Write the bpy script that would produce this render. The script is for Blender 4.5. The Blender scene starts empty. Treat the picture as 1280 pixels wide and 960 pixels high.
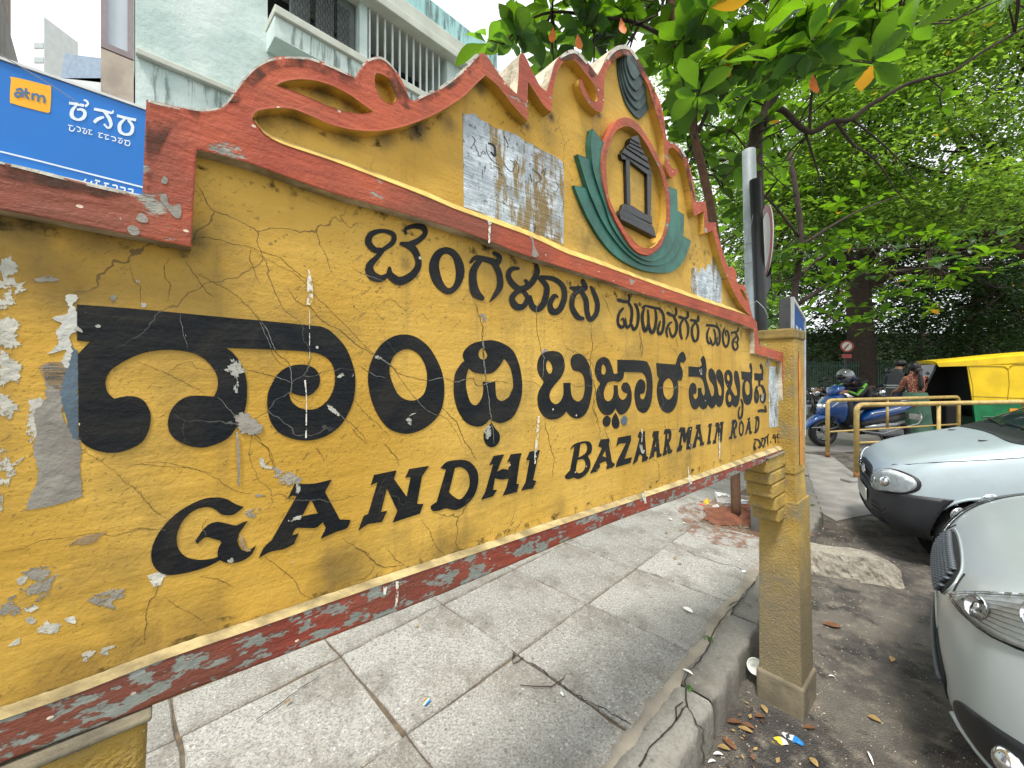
import bpy, bmesh, math, random
import numpy as np
from mathutils import Vector, Matrix, geometry
from mathutils.bvhtree import BVHTree
R = math.radians
random.seed(7); rng = np.random.default_rng(7)
SC = bpy.context.scene
COL = SC.collection

# ------------------------------------------------------------ camera, sky, sun, exposure
F, CX, HY, CZ = 500.0, 640.0, 467.0, 1.45
cam = bpy.data.objects.new('camera', bpy.data.cameras.new('camera')); COL.objects.link(cam)
cam.location = (0, 0, CZ); cam.rotation_euler = (R(90), 0, 0)
cam.data.sensor_width = 36; cam.data.lens = F/1280*36
cam.data.shift_y = -(480-HY)/1280
cam.data.clip_start = 0.02; cam.data.clip_end = 2000
SC.camera = cam
world = bpy.data.worlds.new("World"); SC.world = world; world.use_nodes = True
wn, wl = world.node_tree.nodes, world.node_tree.links
wn.clear()
wo = wn.new('ShaderNodeOutputWorld'); bg = wn.new('ShaderNodeBackground')
sky = wn.new('ShaderNodeTexSky'); sky.sky_type = 'NISHITA'; sky.sun_disc = False
SUN_EL, SUN_AZ = R(62), R(200)
sky.sun_elevation = SUN_EL; sky.sun_rotation = SUN_AZ
sky.air_density = 1.0; sky.dust_density = 4.0
cl = wn.new('ShaderNodeMix'); cl.data_type = 'RGBA'; cl.inputs[0].default_value = 0.88
cl.inputs[7].default_value = (13.5, 14.0, 14.2, 1)      # thin bright cloud cover over the blue
wl.new(sky.outputs[0], cl.inputs[6]); wl.new(cl.outputs[2], bg.inputs[0])
bg.inputs[1].default_value = 0.082
wl.new(bg.outputs[0], wo.inputs[0])
sun = bpy.data.objects.new('sun', bpy.data.lights.new('sun', 'SUN')); COL.objects.link(sun)
sun.data.energy = 3.0; sun.data.angle = R(11); sun.data.color = (1, .96, .9)
sd = Vector((math.sin(SUN_AZ)*math.cos(SUN_EL), math.cos(SUN_AZ)*math.cos(SUN_EL), math.sin(SUN_EL)))
sun.rotation_euler = sd.to_track_quat('Z', 'Y').to_euler()
SC.view_settings.view_transform = 'Standard'; SC.view_settings.look = 'None'
SC.view_settings.exposure = 0.55; SC.view_settings.gamma = 1
SC.render.engine = 'CYCLES'
SC.cycles.max_bounces = 8; SC.cycles.transparent_max_bounces = 8
SC.cycles.use_denoising = True

# ------------------------------------------------------------ helpers: colours and materials
def lin(r, g, b):
    f = lambda c: (c/255/12.92) if c/255 <= .04045 else ((c/255+.055)/1.055)**2.4
    return (f(r), f(g), f(b), 1)
class NT:
    """tiny node-graph helper"""
    def __init__(s, name):
        s.m = bpy.data.materials.new(name); s.m.use_nodes = True
        s.t = s.m.node_tree; s.t.nodes.clear()
        s.out = s.t.nodes.new('ShaderNodeOutputMaterial')
        s.b = s.t.nodes.new('ShaderNodeBsdfPrincipled')
        s.t.links.new(s.b.outputs[0], s.out.inputs[0])
        tc = s.t.nodes.new('ShaderNodeTexCoord'); s.co = tc.outputs['Object']
    def l(s, a, b): s.t.links.new(a, b)
    def mp(s, scale=(1,1,1), rot=0, co=None, loc=(0,0,0)):
        n = s.t.nodes.new('ShaderNodeMapping'); n.inputs['Scale'].default_value = scale
        r = s.t.nodes.new('ShaderNodeVectorRotate'); r.rotation_type = 'Z_AXIS'
        r.inputs['Angle'].default_value = -rot
        s.l(co or s.co, r.inputs['Vector']); s.l(r.outputs[0], n.inputs[0]); n.inputs['Location'].default_value = loc
        return n.outputs[0]
    def noise(s, scale, detail=4, rough=.55, co=None, dist=0, w=None):
        n = s.t.nodes.new('ShaderNodeTexNoise')
        n.inputs['Scale'].default_value = scale; n.inputs['Detail'].default_value = detail
        n.inputs['Roughness'].default_value = rough; n.inputs['Distortion'].default_value = dist
        s.l(co or s.co, n.inputs['Vector']); return n.outputs[0]
    def vor(s, scale, co=None, feature='F1', out=0, rnd=1, dim='3D'):
        n = s.t.nodes.new('ShaderNodeTexVoronoi'); n.voronoi_dimensions = dim; n.feature = feature
        n.inputs['Scale'].default_value = scale; n.inputs['Randomness'].default_value = rnd
        s.l(co or s.co, n.inputs['Vector']); return n.outputs[out]
    def flat2(s, rot, off=(0,0,0)):
        r=s.t.nodes.new('ShaderNodeVectorRotate'); r.rotation_type='Z_AXIS'; r.inputs['Angle'].default_value=-rot; s.l(s.co,r.inputs['Vector'])
        a=s.t.nodes.new('ShaderNodeSeparateXYZ'); s.l(r.outputs[0],a.inputs[0]); b=s.t.nodes.new('ShaderNodeCombineXYZ'); s.l(a.outputs[0],b.inputs[0]); s.l(a.outputs[2],b.inputs[1]); return b.outputs[0]
    def ramp(s, v, a, b, ca=(0,0,0,1), cb=(1,1,1,1)):
        n = s.t.nodes.new('ShaderNodeMapRange'); n.interpolation_type = 'SMOOTHSTEP'
        n.inputs[1].default_value = a; n.inputs[2].default_value = b
        s.l(v, n.inputs[0]); return n.outputs[0]
    def mix(s, f, a, b, mode='MIX'):
        n = s.t.nodes.new('ShaderNodeMix'); n.data_type = 'RGBA'; n.blend_type = mode
        for sock, v in ((n.inputs[0], f), (n.inputs[6], a), (n.inputs[7], b)):
            if hasattr(v, 'links'): s.l(v, sock)
            else: sock.default_value = v
        return n.outputs[2]
    def math(s, op, a, b=0.0):
        n = s.t.nodes.new('ShaderNodeMath'); n.operation = op
        for sock, v in ((n.inputs[0], a), (n.inputs[1], b)):
            if hasattr(v, 'links'): s.l(v, sock)
            else: sock.default_value = v
        return n.outputs[0]
    def col(s, v):
        if hasattr(v, 'links'): s.l(v, s.b.inputs['Base Color'])
        else: s.b.inputs['Base Color'].default_value = v
    def rough(s, v):
        if hasattr(v, 'links'): s.l(v, s.b.inputs['Roughness'])
        else: s.b.inputs['Roughness'].default_value = v
    def bump(s, h, strength=.3, dist=.01, bevel=0):
        n = s.t.nodes.new('ShaderNodeBump'); n.inputs['Strength'].default_value = strength
        n.inputs['Distance'].default_value = dist; s.l(h, n.inputs['Height'])
        if bevel:
            v = s.t.nodes.new('ShaderNodeBevel'); v.samples = 4; v.inputs[0].default_value = bevel
            s.l(v.outputs[0], n.inputs['Normal'])
        s.l(n.outputs[0], s.b.inputs['Normal'])
def simple(name, c, rough=.6, metal=0, var=.25, vs=6, bump=.15, bs=60, coat=0, bevel=0, spec=None):
    n = NT(name); a = n.noise(vs, 5)
    dark = tuple(x*(1-var) for x in c[:3])+(1,)
    n.col(n.mix(n.ramp(a, .3, .7), dark, c)); n.rough(rough)
    n.b.inputs['Metallic'].default_value = metal
    if coat: n.b.inputs['Coat Weight'].default_value = coat; n.b.inputs['Coat Roughness'].default_value = .05
    if spec is not None: n.b.inputs['Specular IOR Level'].default_value = spec
    if bump: n.bump(n.noise(bs, 4), bump, .004, bevel)
    return n.m

# ------------------------------------------------------------ helpers: objects
def meta(o, label=None, cat=None, group=None, kind=None):
    if label: o['label'] = label
    if cat: o['category'] = cat
    if group: o['group'] = group
    if kind: o['kind'] = kind
    return o
def thing(name, loc, label, cat, group=None):
    o = bpy.data.objects.new(name, None); COL.objects.link(o); o.location = loc
    o.empty_display_size = .1
    return meta(o, label, cat, group)
def wloc(o):
    v = Vector((0,0,0))
    while o is not None: v += o.location; o = o.parent
    return v
def mk(name, verts, faces, mats, parent=None, mi=None, smooth=False, origin=None):
    """verts are in world space; the object is parented without moving it"""
    me = bpy.data.meshes.new(name)
    base = wloc(parent) if parent else Vector((0,0,0))
    org = Vector(origin) if origin is not None else base
    vs = [(v[0]-org[0], v[1]-org[1], v[2]-org[2]) for v in verts]
    me.from_pydata(vs, [], faces)
    for m in (mats if isinstance(mats, (list, tuple)) else [mats]): me.materials.append(m)
    if mi is not None: me.polygons.foreach_set('material_index', mi)
    if smooth: me.polygons.foreach_set('use_smooth', [True]*len(me.polygons))
    me.validate(); me.update()
    o = bpy.data.objects.new(name, me); COL.objects.link(o)
    if parent: o.parent = parent
    o.location = org-base
    return o
class MB:
    def __init__(s): s.v=[]; s.f=[]; s.mi=[]
    def add(s, vs, fs, mi=0):
        b=len(s.v); s.v += [tuple(p) for p in vs]
        s.f += [tuple(i+b for i in f) for f in fs]; s.mi += [mi]*len(fs); return s
    def box(s, c, size, mi=0, rz=0, bev=0.0, M=None):
        x,y,z=[d/2 for d in size]
        if bev:
            b=min(bev,x*.9,y*.9,z*.9)
            bm=bmesh.new(); bmesh.ops.create_cube(bm,size=1)
            for v in bm.verts: v.co=Vector((v.co.x*2*x,v.co.y*2*y,v.co.z*2*z))
            bmesh.ops.bevel(bm,geom=bm.edges[:],offset=b,segments=2,affect='EDGES',profile=.5)
            vs=[v.co.copy() for v in bm.verts]; bm.verts.index_update()
            fs=[[v.index for v in f.verts] for f in bm.faces]; bm.free()
        else:
            vs=[Vector((sx*x,sy*y,sz*z)) for sx in(-1,1) for sy in(-1,1) for sz in(-1,1)]
            fs=[(0,1,3,2),(4,6,7,5),(0,4,5,1),(2,3,7,6),(0,2,6,4),(1,5,7,3)]
        rm = M if M is not None else Matrix.Rotation(rz,3,'Z')
        return s.add([rm@v+Vector(c) for v in vs], fs, mi)
    def tube(s, pts, rad, n=8, mi=0, cap=True):
        pts=[Vector(p) for p in pts]; m=len(pts)
        rad = rad if isinstance(rad,(list,tuple)) else [rad]*m
        rings=[]; up=None
        for i,p in enumerate(pts):
            t=(pts[min(i+1,m-1)]-pts[max(i-1,0)]).normalized()
            if up is None: up=Vector((0,0,1)) if abs(t.z)<.9 else Vector((1,0,0))
            a=t.cross(up).normalized()
            if a.length<.5: a=t.orthogonal().normalized()
            b=t.cross(a).normalized()
            rings.append([p+(a*math.cos(2*math.pi*k/n)+b*math.sin(2*math.pi*k/n))*rad[i] for k in range(n)])
        vs=[v for r in rings for v in r]; fs=[]
        for i in range(m-1):
            for k in range(n):
                fs.append((i*n+k,i*n+(k+1)%n,(i+1)*n+(k+1)%n,(i+1)*n+k))
        if cap: fs += [tuple(range(n))[::-1], tuple(range((m-1)*n,m*n))]
        return s.add(vs,fs,mi)
    def ball(s, c, r, nu=14, nv=9, mi=0, M=None):
        r=r if isinstance(r,(list,tuple)) else (r,r,r); vs=[];fs=[]
        for j in range(nv+1):
            th=math.pi*j/nv
            for i in range(nu):
                ph=2*math.pi*i/nu
                p=Vector((r[0]*math.sin(th)*math.cos(ph),r[1]*math.sin(th)*math.sin(ph),r[2]*math.cos(th)))
                vs.append((M@p if M else p)+Vector(c))
        for j in range(nv):
            for i in range(nu): fs.append((j*nu+i,(j+1)*nu+i,(j+1)*nu+(i+1)%nu,j*nu+(i+1)%nu))
        return s.add(vs,fs,mi)
    def torus(s, c, R_, r_, axis='Y', nu=28, nv=10, mi=0, squash=1):
        vs=[];fs=[]
        for i in range(nu):
            a=2*math.pi*i/nu
            for j in range(nv):
                b=2*math.pi*j/nv; d=R_+r_*math.cos(b); h=r_*math.sin(b)*squash
                p=(d*math.cos(a),h,d*math.sin(a))
                vs.append(Vector(c)+Vector(p))
        for i in range(nu):
            for j in range(nv): fs.append((i*nv+j,((i+1)%nu)*nv+j,((i+1)%nu)*nv+(j+1)%nv,i*nv+(j+1)%nv))
        return s.add(vs,fs,mi)
    def prism(s, poly, y0, y1, mi=0, T=None):
        """poly in (x,z), extruded along y"""
        n=len(poly); vs=[Vector((p[0],y0,p[1])) for p in poly]+[Vector((p[0],y1,p[1])) for p in poly]
        tri=geometry.tessellate_polygon([[Vector((p[0],p[1],0)) for p in poly]])
        fs=[tuple(t) for t in tri]+[tuple(i+n for i in t[::-1]) for t in tri]
        fs+=[(i,(i+1)%n,(i+1)%n+n,i+n) for i in range(n)]
        return s.add([T@v for v in vs] if T else vs, fs, mi)
    def xf(s, M): s.v=[tuple(M@Vector(v)) for v in s.v]; return s
    def mk(s, name, mats, parent=None, smooth=False, origin=None):
        return mk(name, s.v, s.f, mats, parent, s.mi, smooth, origin)
def clone(o, parent=None):
    c = o.copy(); COL.objects.link(c)
    if parent: c.parent = parent
    for ch in list(o.children): clone(ch, c)
    return c
def pip(x, y, poly):
    c=False; n=len(poly); j=n-1
    for i in range(n):
        xi,yi=poly[i][0],poly[i][1]; xj,yj=poly[j][0],poly[j][1]
        if (yi>y)!=(yj>y) and x < (xj-xi)*(y-yi)/(yj-yi)+xi: c=not c
        j=i
    return c

# street frame: k along the kerb, m away from the road
KD=Vector((.70,.714,0)).normalized(); MD=Vector((-KD.y,KD.x,0))
KA=math.atan2(KD.y,KD.x)
def W(s,m,z=0): return KD*s+MD*m+Vector((0,0,z))
def G(px,py,z=0.0):
    Y=F*(CZ-z)/(py-HY); return Vector(((px-CX)/F*Y, Y, z))
def RY(px,py,Y): return Vector(((px-CX)/F*Y, Y, CZ-(py-HY)/F*Y))
def sbox(mb,s0,s1,m0,m1,z0,z1,mi=0,bev=0):
    return mb.box(W((s0+s1)/2,(m0+m1)/2,(z0+z1)/2),(abs(s1-s0),abs(m1-m0),abs(z1-z0)),mi,KA,bev)

# sign plane: u along the panel, n away from the camera side
UD=Vector((.7557,.6549,0)); ND=Vector((-.6549,.7557,0)); UA=math.atan2(UD.y,UD.x)
UP=Vector((0,0,1))
N_FR, N_YE, N_BK = .542, .561, .640
def S(px,py,n=N_YE):
    a=(px-CX)/F; Y=n/(ND.x*a+ND.y); return Vector((a*Y,Y,CZ-(py-HY)/F*Y))
FR=dict(P=(0,0,1),A=(0,0,4),B=(280,0,4),C=(560,0,4),D=(0,240,4),L1=(60,360,4),L2=(320,360,4),L3=(440,260,4),
 L4=(640,360,16/3),N=(800,360,16/3),G1=(160,540,4),G2=(440,480,4),G3=(700,480,4),M1=(760,360,8),M2=(840,420,8),
 M3=(700,500,8),G4=(840,480,8),E1=(690,130,6.4),E2=(690,220,6.4),Q7=(820,160,8),Q8=(820,280,8),Z0=(0,480,4),R1=(570,130,8),R2=(570,210,8),Z9=(0,720,4),T3=(200,640,3))
def parse(txt, frame='P'):
    out=[]; fx,fy,fs=FR[frame]
    for t in txt.split():
        if t[0]=='@': fx,fy,fs=FR[t[1:]]; continue
        c=t.endswith('!'); q=t.rstrip('!').split(',')
        out.append((float(q[0])/fs+fx,float(q[1])/fs+fy,c,float(q[2])/fs if len(q)>2 else 0))
    return out
def cr(p0,p1,p2,p3,t):
    return [.5*((2*b)+(-a+c)*t+(2*a-5*b+4*c-d)*t*t+(-a+3*b-3*c+d)*t**3) for a,b,c,d in zip(p0,p1,p2,p3)]
def smooth(pts, closed=True, step=2.2):
    out=[]; n=len(pts); rngn = n if closed else n-1
    for i in range(rngn):
        p1=pts[i]; p2=pts[(i+1)%n]
        p0=pts[(i-1)%n] if (closed or i>0) else p1
        p3=pts[(i+2)%n] if (closed or i+2<n) else p2
        if p1[2]: p0=p1
        if p2[2]: p3=p2
        P=[(p[0],p[1],p[3]) for p in (p0,p1,p2,p3)]
        L=math.hypot(p2[0]-p1[0],p2[1]-p1[1]); k=1 if (p1[2] and p2[2]) else max(1,min(8,int(L/step)))
        for j in range(k): out.append(tuple(cr(*P,j/k)))
    if not closed: out.append((pts[-1][0],pts[-1][1],pts[-1][3]))
    return out
def stroke(pts):
    q=smooth(pts,False,1.5); L=[];Rr=[]
    for i,(x,y,w) in enumerate(q):
        a=q[max(i-1,0)]; b=q[min(i+1,len(q)-1)]
        dx,dy=b[0]-a[0],b[1]-a[1]; d=math.hypot(dx,dy) or 1; nx,ny=-dy/d,dx/d
        L.append((x+nx*w/2,y+ny*w/2)); Rr.append((x-nx*w/2,y-ny*w/2))
    return L+Rr[::-1], L, Rr
def extr(name, outer, holes, n1, n2, mats, parent, jit=0.0, sides=(1,2), tris=None):
    """outline traced on the plane n1, real thickness back to n2. materials: 0 front, sides[0] outer rim, sides[1] inner rims"""
    loops=[[S(p[0],p[1],n1) for p in lp] for lp in [outer]+list(holes)]
    flat=[[Vector((v.dot(UD),v.z,0)) for v in lp] for lp in loops]
    vs=[v for lp in loops for v in lp]; nv=len(vs)
    tri=[tuple(t) for t in geometry.tessellate_polygon(flat)]
    # orient: front faces toward -n
    f2=[p for lp in flat for p in lp]; out=[]
    for t in tri:
        a,b,c=[f2[i] for i in t]
        if (b-a).cross(c-a).z<0: t=t[::-1]
        out.append(t)
    faces=list(out); mi=[0]*len(out)
    allv=vs+[v+ND*(n2-n1) for v in vs]
    base=0
    for li,lp in enumerate(loops):
        m=len(lp)
        for i in range(m):
            a=base+i; b=base+(i+1)%m
            faces.append((a,b,b+nv,a+nv)); mi.append(sides[0] if li==0 else sides[1])
        base+=m
    faces+=[tuple(i+nv for i in t[::-1]) for t in out]; mi+=[0]*len(out)
    return mk(name, allv, faces, mats, parent, mi)

# ============================================================ THE STREET NAME SIGN
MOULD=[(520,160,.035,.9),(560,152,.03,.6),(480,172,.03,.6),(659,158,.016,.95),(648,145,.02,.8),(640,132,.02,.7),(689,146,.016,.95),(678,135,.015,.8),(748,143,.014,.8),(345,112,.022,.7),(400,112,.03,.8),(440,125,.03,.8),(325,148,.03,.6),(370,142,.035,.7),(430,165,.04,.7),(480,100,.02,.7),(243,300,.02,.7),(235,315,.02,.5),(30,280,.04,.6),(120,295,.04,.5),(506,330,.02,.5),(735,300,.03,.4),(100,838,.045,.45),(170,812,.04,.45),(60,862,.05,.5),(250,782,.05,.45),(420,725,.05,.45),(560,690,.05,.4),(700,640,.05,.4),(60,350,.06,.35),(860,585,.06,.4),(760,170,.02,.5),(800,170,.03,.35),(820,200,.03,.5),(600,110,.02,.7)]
def m_yellow():
    n=NT('weathered yellow paint'); c=n.mp((1,1,1),UA)
    a=n.noise(2.2,5,.6,c); st=n.noise(1,6,.6,n.mp((6,6,45),UA)); fine=n.noise(140,3,.6,c)
    base=n.mix(n.ramp(a,.35,.68), lin(186,144,46), lin(210,170,76))
    base=n.mix(n.math('MULTIPLY',n.ramp(st,.45,.75),.30), base, lin(160,122,36))
    g=n.noise(5.5,6,.65,n.mp((1,1,1),UA,loc=(3,1,2)))
    base=n.mix(n.math('MULTIPLY',n.ramp(g,.46,.70),.62), base, lin(134,112,54))       # grime stains
    drip=n.noise(1,5,.6,n.mp((26,26,1.6),UA))
    base=n.mix(n.math('MULTIPLY',n.ramp(drip,.52,.74),.38), base, lin(120,98,52))
    sp=n.vor(44,n.mix(.05,n.flat2(UA),n.noise(60,4)),'F1',0,1,'2D'); sm=n.ramp(n.noise(4,3,.5,c),.52,.6)
    base=n.mix(n.math('MULTIPLY',n.math('LESS_THAN',sp,.085),n.math('MULTIPLY',sm,.75)), base, lin(112,92,44))
    s2=n.vor(120,n.mix(.02,n.flat2(UA),n.noise(90,3)),'F1',0,1,'2D'); base=n.mix(n.math('MULTIPLY',n.math('LESS_THAN',s2,.12),n.math('MULTIPLY',n.ramp(n.noise(7,4,.6,n.mp((1,1,1),UA,loc=(6,1,1))),.42,.6),.6)), base, lin(120,96,48))
    # hairline crazing
    dn=n.t.nodes.new('ShaderNodeTexNoise'); dn.inputs['Scale'].default_value=9; dn.inputs['Detail'].default_value=5
    n.l(c,dn.inputs['Vector']); f2=n.flat2(UA); n.l(f2,dn.inputs['Vector']); cw=n.mix(.11,f2,dn.outputs[1])
    e=n.vor(8.5,cw,'DISTANCE_TO_EDGE',0,1,'2D'); cm=n.ramp(n.noise(3.1,3,.5,n.mp((1,1,1),UA,loc=(7,7,7))),.5,.62)
    crack=n.math('MULTIPLY',n.math('LESS_THAN',e,.006),cm)
    base=n.mix(n.math('MULTIPLY',crack,.75), base, lin(84,66,34))
    # flakes of grey plaster, mainly where the coordinate is low along u
    pl=n.noise(13,7,.62,n.mp((1,1,1.25),UA,loc=(1,5,0)))
    base=n.mix(n.ramp(pl,.735,.75), base, lin(176,172,158))
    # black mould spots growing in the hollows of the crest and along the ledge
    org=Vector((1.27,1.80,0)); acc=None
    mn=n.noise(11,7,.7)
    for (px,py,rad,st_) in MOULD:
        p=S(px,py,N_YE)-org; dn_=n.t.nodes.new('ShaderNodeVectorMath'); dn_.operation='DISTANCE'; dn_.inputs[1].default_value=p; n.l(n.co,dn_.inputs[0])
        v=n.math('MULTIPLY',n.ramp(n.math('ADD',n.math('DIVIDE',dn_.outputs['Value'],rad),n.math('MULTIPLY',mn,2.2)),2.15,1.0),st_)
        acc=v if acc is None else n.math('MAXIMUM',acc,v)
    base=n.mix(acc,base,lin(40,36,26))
    n.col(base); n.rough(.72)
    h=n.math('ADD',n.math('MULTIPLY',st,.8),n.math('MULTIPLY',fine,.5)); h=n.math('SUBTRACT',h,n.math('MULTIPLY',crack,1.2))
    h=n.math('ADD',h,n.math('MULTIPLY',a,1.5))
    n.bump(h,.36,.006,.003); return n.m
def m_red(name,base1,base2,grey,lo,hi,gs=9):
    n=NT(name); c=n.mp((1,1,1),UA)
    st=n.noise(1,7,.65,n.mp((9,9,60),UA)); a=n.noise(7,5,.6,c); fine=n.noise(160,3,.6,c)
    col=n.mix(n.ramp(a,.3,.7), base1, base2)
    col=n.mix(n.math('MULTIPLY',n.ramp(st,.45,.75),.5), col, lin(120,56,40))
    col=n.mix(n.math('MULTIPLY',n.ramp(n.noise(3.2,6,.65,n.mp((1,1,1),UA,loc=(9,2,4))),.46,.66),.65), col, lin(104,66,50))
    gp=n.noise(gs,9,.62,n.mp((1,1,2.2),UA,loc=(2,3,1)))
    gm=n.ramp(gp,lo,hi)
    gcol=n.mix(n.ramp(n.noise(40,4,.6,c),.3,.7),lin(118,124,116),grey)
    col=n.mix(gm,col,gcol)
    wv=n.vor(30,n.mp((1,1,1.6),UA)); col=n.mix(n.math('LESS_THAN',wv,.07),col,lin(206,190,170))
    n.col(col); n.rough(.7)
    h=n.math('ADD',n.math('MULTIPLY',st,1.),n.math('MULTIPLY',fine,.4)); h=n.math('SUBTRACT',h,n.math('MULTIPLY',gm,.8))
    n.bump(h,.5,.006,.0045); return n.m
def m_white(name='lime washed plaster'):
    n=NT(name); a=n.noise(14,6,.65); b=n.noise(5,4,.6)
    col=n.mix(n.ramp(a,.35,.7), lin(150,138,110), lin(228,220,200))
    col=n.mix(n.math('MULTIPLY',n.ramp(b,.5,.7),.6), col, lin(206,172,96))
    n.col(col); n.rough(.85); n.bump(n.noise(60,6,.7),.8,.01,.004); return n.m
def m_ink():
    n=NT('faded black sign paint'); c=n.mp((1,1,1),UA)
    a=n.noise(9,6,.6,c,1.5); st=n.noise(1,6,.6,n.mp((12,12,90),UA))
    n.b.inputs['Specular IOR Level'].default_value=.22
    col=n.mix(n.ramp(a,.35,.75), lin(14,19,24), lin(40,38,34))
    col=n.mix(n.math('MULTIPLY',n.ramp(st,.55,.85),.45), col, lin(70,64,52))
    dn=n.t.nodes.new('ShaderNodeTexNoise'); dn.inputs['Scale'].default_value=9; dn.inputs['Detail'].default_value=5
    n.l(c,dn.inputs['Vector']); f2=n.flat2(UA); n.l(f2,dn.inputs['Vector']); cw=n.mix(.11,f2,dn.outputs[1])
    e=n.vor(8.5,cw,'DISTANCE_TO_EDGE',0,1,'2D'); cm=n.ramp(n.noise(3.1,3,.5,n.mp((1,1,1),UA,loc=(7,7,7))),.5,.62)
    col=n.mix(n.math('MULTIPLY',n.math('LESS_THAN',e,.005),n.math('MULTIPLY',cm,.5)), col, lin(120,120,112))
    f=n.vor(26,c); col=n.mix(n.math('LESS_THAN',f,.06),col,lin(190,190,176))
    n.col(col); n.rough(.55); n.bump(n.math('ADD',st,n.noise(150,3,.6,c)),.3,.004); return n.m
def m_poster(name,seed):
    n=NT(name); c=n.mp((1,1,1),UA,loc=(seed,seed,0))
    a=n.noise(20,7,.7,c); s_=n.noise(1,7,.7,n.mp((24,24,5),UA,loc=(seed,0,0))); b=n.noise(1,6,.65,n.mp((40,40,7),UA,loc=(seed,2,0)))
    col=n.mix(n.ramp(a,.3,.7),lin(138,150,156),lin(206,216,222))
    col=n.mix(n.ramp(n.noise(90,5,.7,c),.56,.66),col,lin(92,100,104))
    col=n.mix(n.ramp(s_,.53,.60),col,lin(132,114,74))
    w_=n.noise(1,6,.65,n.mp((9,9,1.2),UA,loc=(seed*2,2,0))); col=n.mix(n.math('MULTIPLY',n.ramp(w_,.55,.62),n.ramp(n.noise(60,4,.7,c),.35,.6)),col,lin(122,100,58))
    col=n.mix(n.ramp(b,.62,.66),col,lin(48,44,36))
    n.col(col); n.rough(.6); n.bump(n.noise(1,6,.6,n.mp((20,20,170),UA)),.8,.004); return n.m
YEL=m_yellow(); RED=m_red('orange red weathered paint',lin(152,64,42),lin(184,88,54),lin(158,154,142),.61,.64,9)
REDB=m_red('flaking dark red paint over grey plaster',lin(114,46,34),lin(148,66,46),lin(134,138,130),.525,.565,34)
WHI=m_white(); INK=m_ink()
GRY=simple('bare grey plaster',lin(150,145,134),.85,0,.35,14,.7,70)
GRYL=simple('pale lime plaster chip',lin(206,206,196),.85,0,.25,30,.6,90)
BLU=simple('old blue grey paint',lin(88,106,118),.8,0,.35,20,.4,90)
GREEN=simple('dark green enamel paint',lin(44,108,92),.5,0,.45,18,.35,60,bevel=.004)
PETG=simple('dull grey green paint',lin(70,92,88),.6,0,.5,30,.4,70,bevel=.004)
BLK=simple('black gloss paint',lin(26,27,29),.35,0,.4,18,.3,50,bevel=.003)
CRK=simple('dark crack',lin(66,52,30),.95,bump=0)
CRW=simple('pale crack in black paint',lin(150,152,144),.9,bump=0)
TAN=simple('worn tan plaster',lin(168,142,104),.9,0,.4,24,.7,60)
def ragged(m,scale=70,lo=.40,hi=.43,stretch=(1,1,1)):
    t=m.node_tree; out=[n for n in t.nodes if n.type=='OUTPUT_MATERIAL'][0]; src=out.inputs[0].links[0].from_socket
    tc=t.nodes.new('ShaderNodeTexCoord'); mp=t.nodes.new('ShaderNodeMapping'); mp.inputs['Scale'].default_value=stretch; nz=t.nodes.new('ShaderNodeTexNoise'); nz.inputs['Scale'].default_value=scale; nz.inputs['Detail'].default_value=7; nz.inputs['Roughness'].default_value=.68
    mr=t.nodes.new('ShaderNodeMapRange'); mr.inputs[1].default_value=lo; mr.inputs[2].default_value=hi; tr=t.nodes.new('ShaderNodeBsdfTransparent'); mx=t.nodes.new('ShaderNodeMixShader')
    t.links.new(tc.outputs['Object'],mp.inputs[0]); t.links.new(mp.outputs[0],nz.inputs['Vector']); t.links.new(nz.outputs[0],mr.inputs[0]); t.links.new(mr.outputs[0],mx.inputs[0]); t.links.new(tr.outputs[0],mx.inputs[1]); t.links.new(src,mx.inputs[2]); t.links.new(mx.outputs[0],out.inputs[0]); return m
DROP=ragged(simple('white bird dropping',lin(226,224,210),.7,0,.15,30,.2,80),120,.43,.50)
CHG=ragged(simple('ragged grey plaster chip',lin(158,152,138),.85,0,.4,30,.8,90),55,.43,.46); CHW=ragged(simple('ragged pale plaster chip',lin(200,198,184),.85,0,.35,40,.7,90),55,.44,.47); CHS=ragged(simple('scuffed pale fleck in black paint',lin(176,176,164),.85,0,.3,40,.4,90),80,.46,.5)
DKFILM=ragged(simple('dark mottled film',lin(62,54,32),.95,0,.4,20,.3,60),46,.53,.72)

sign=thing('street_name_sign', S(985,872,.56)*Vector((1,1,0)) if False else Vector((1.27,1.80,0)),
  'yellow and red painted masonry street name sign on two posts reading Gandhi Bazaar Main Road','street sign')
ptr=lambda t,fr='P': smooth(parse(t,fr))
TOPO=("-334,124! 0,202 100,227 172,244! 178,243! 183,124! 200,128 225,134 250,138 268,137 283,130 295,113 306,98 318,85 331,76 347,71 380,71 400,76 420,84 437,93 444,98! "
 "449,88 456,78 466,71.5 476,71 486,79 495,88 502,100 508,113 512,123 517,126! 530,120 550,111 565,101 577,92 588,78 600,67 606,67 613,76 622,90 635,107 646,117! "
 "648,96 649,72 653,66 658,73 666,90 675,107 683,114! 688,98 693,80 700,70 711,63 722,64 735,78 747,94! 754,80 760,67 768,59 778,56 788,60 797,72 807,92 817,110 825,127 830,147 832,165 834,176! "
 "842,179 851,187 859,200 864,215 867.5,235 870,252! 882,252! 884,267 885,278! 895,278! 896,288 902,309 907,326 911,334! 915,333 920,339 921,350 923,356! 929,356 933,362 936,374 938,386 941,396 946,403! 949,432! 980,441! 983,450! 986,562!")
P1=TOPO+" 981,559! 977,452! 944,442! 942.5,412.5! 920,403 864,385 827,374 790,363 760,352 665,322 580,290 482,260 412,240 320,207 280,195 246,187! 239,309! 120,285 0,262 -334,198!"
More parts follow.
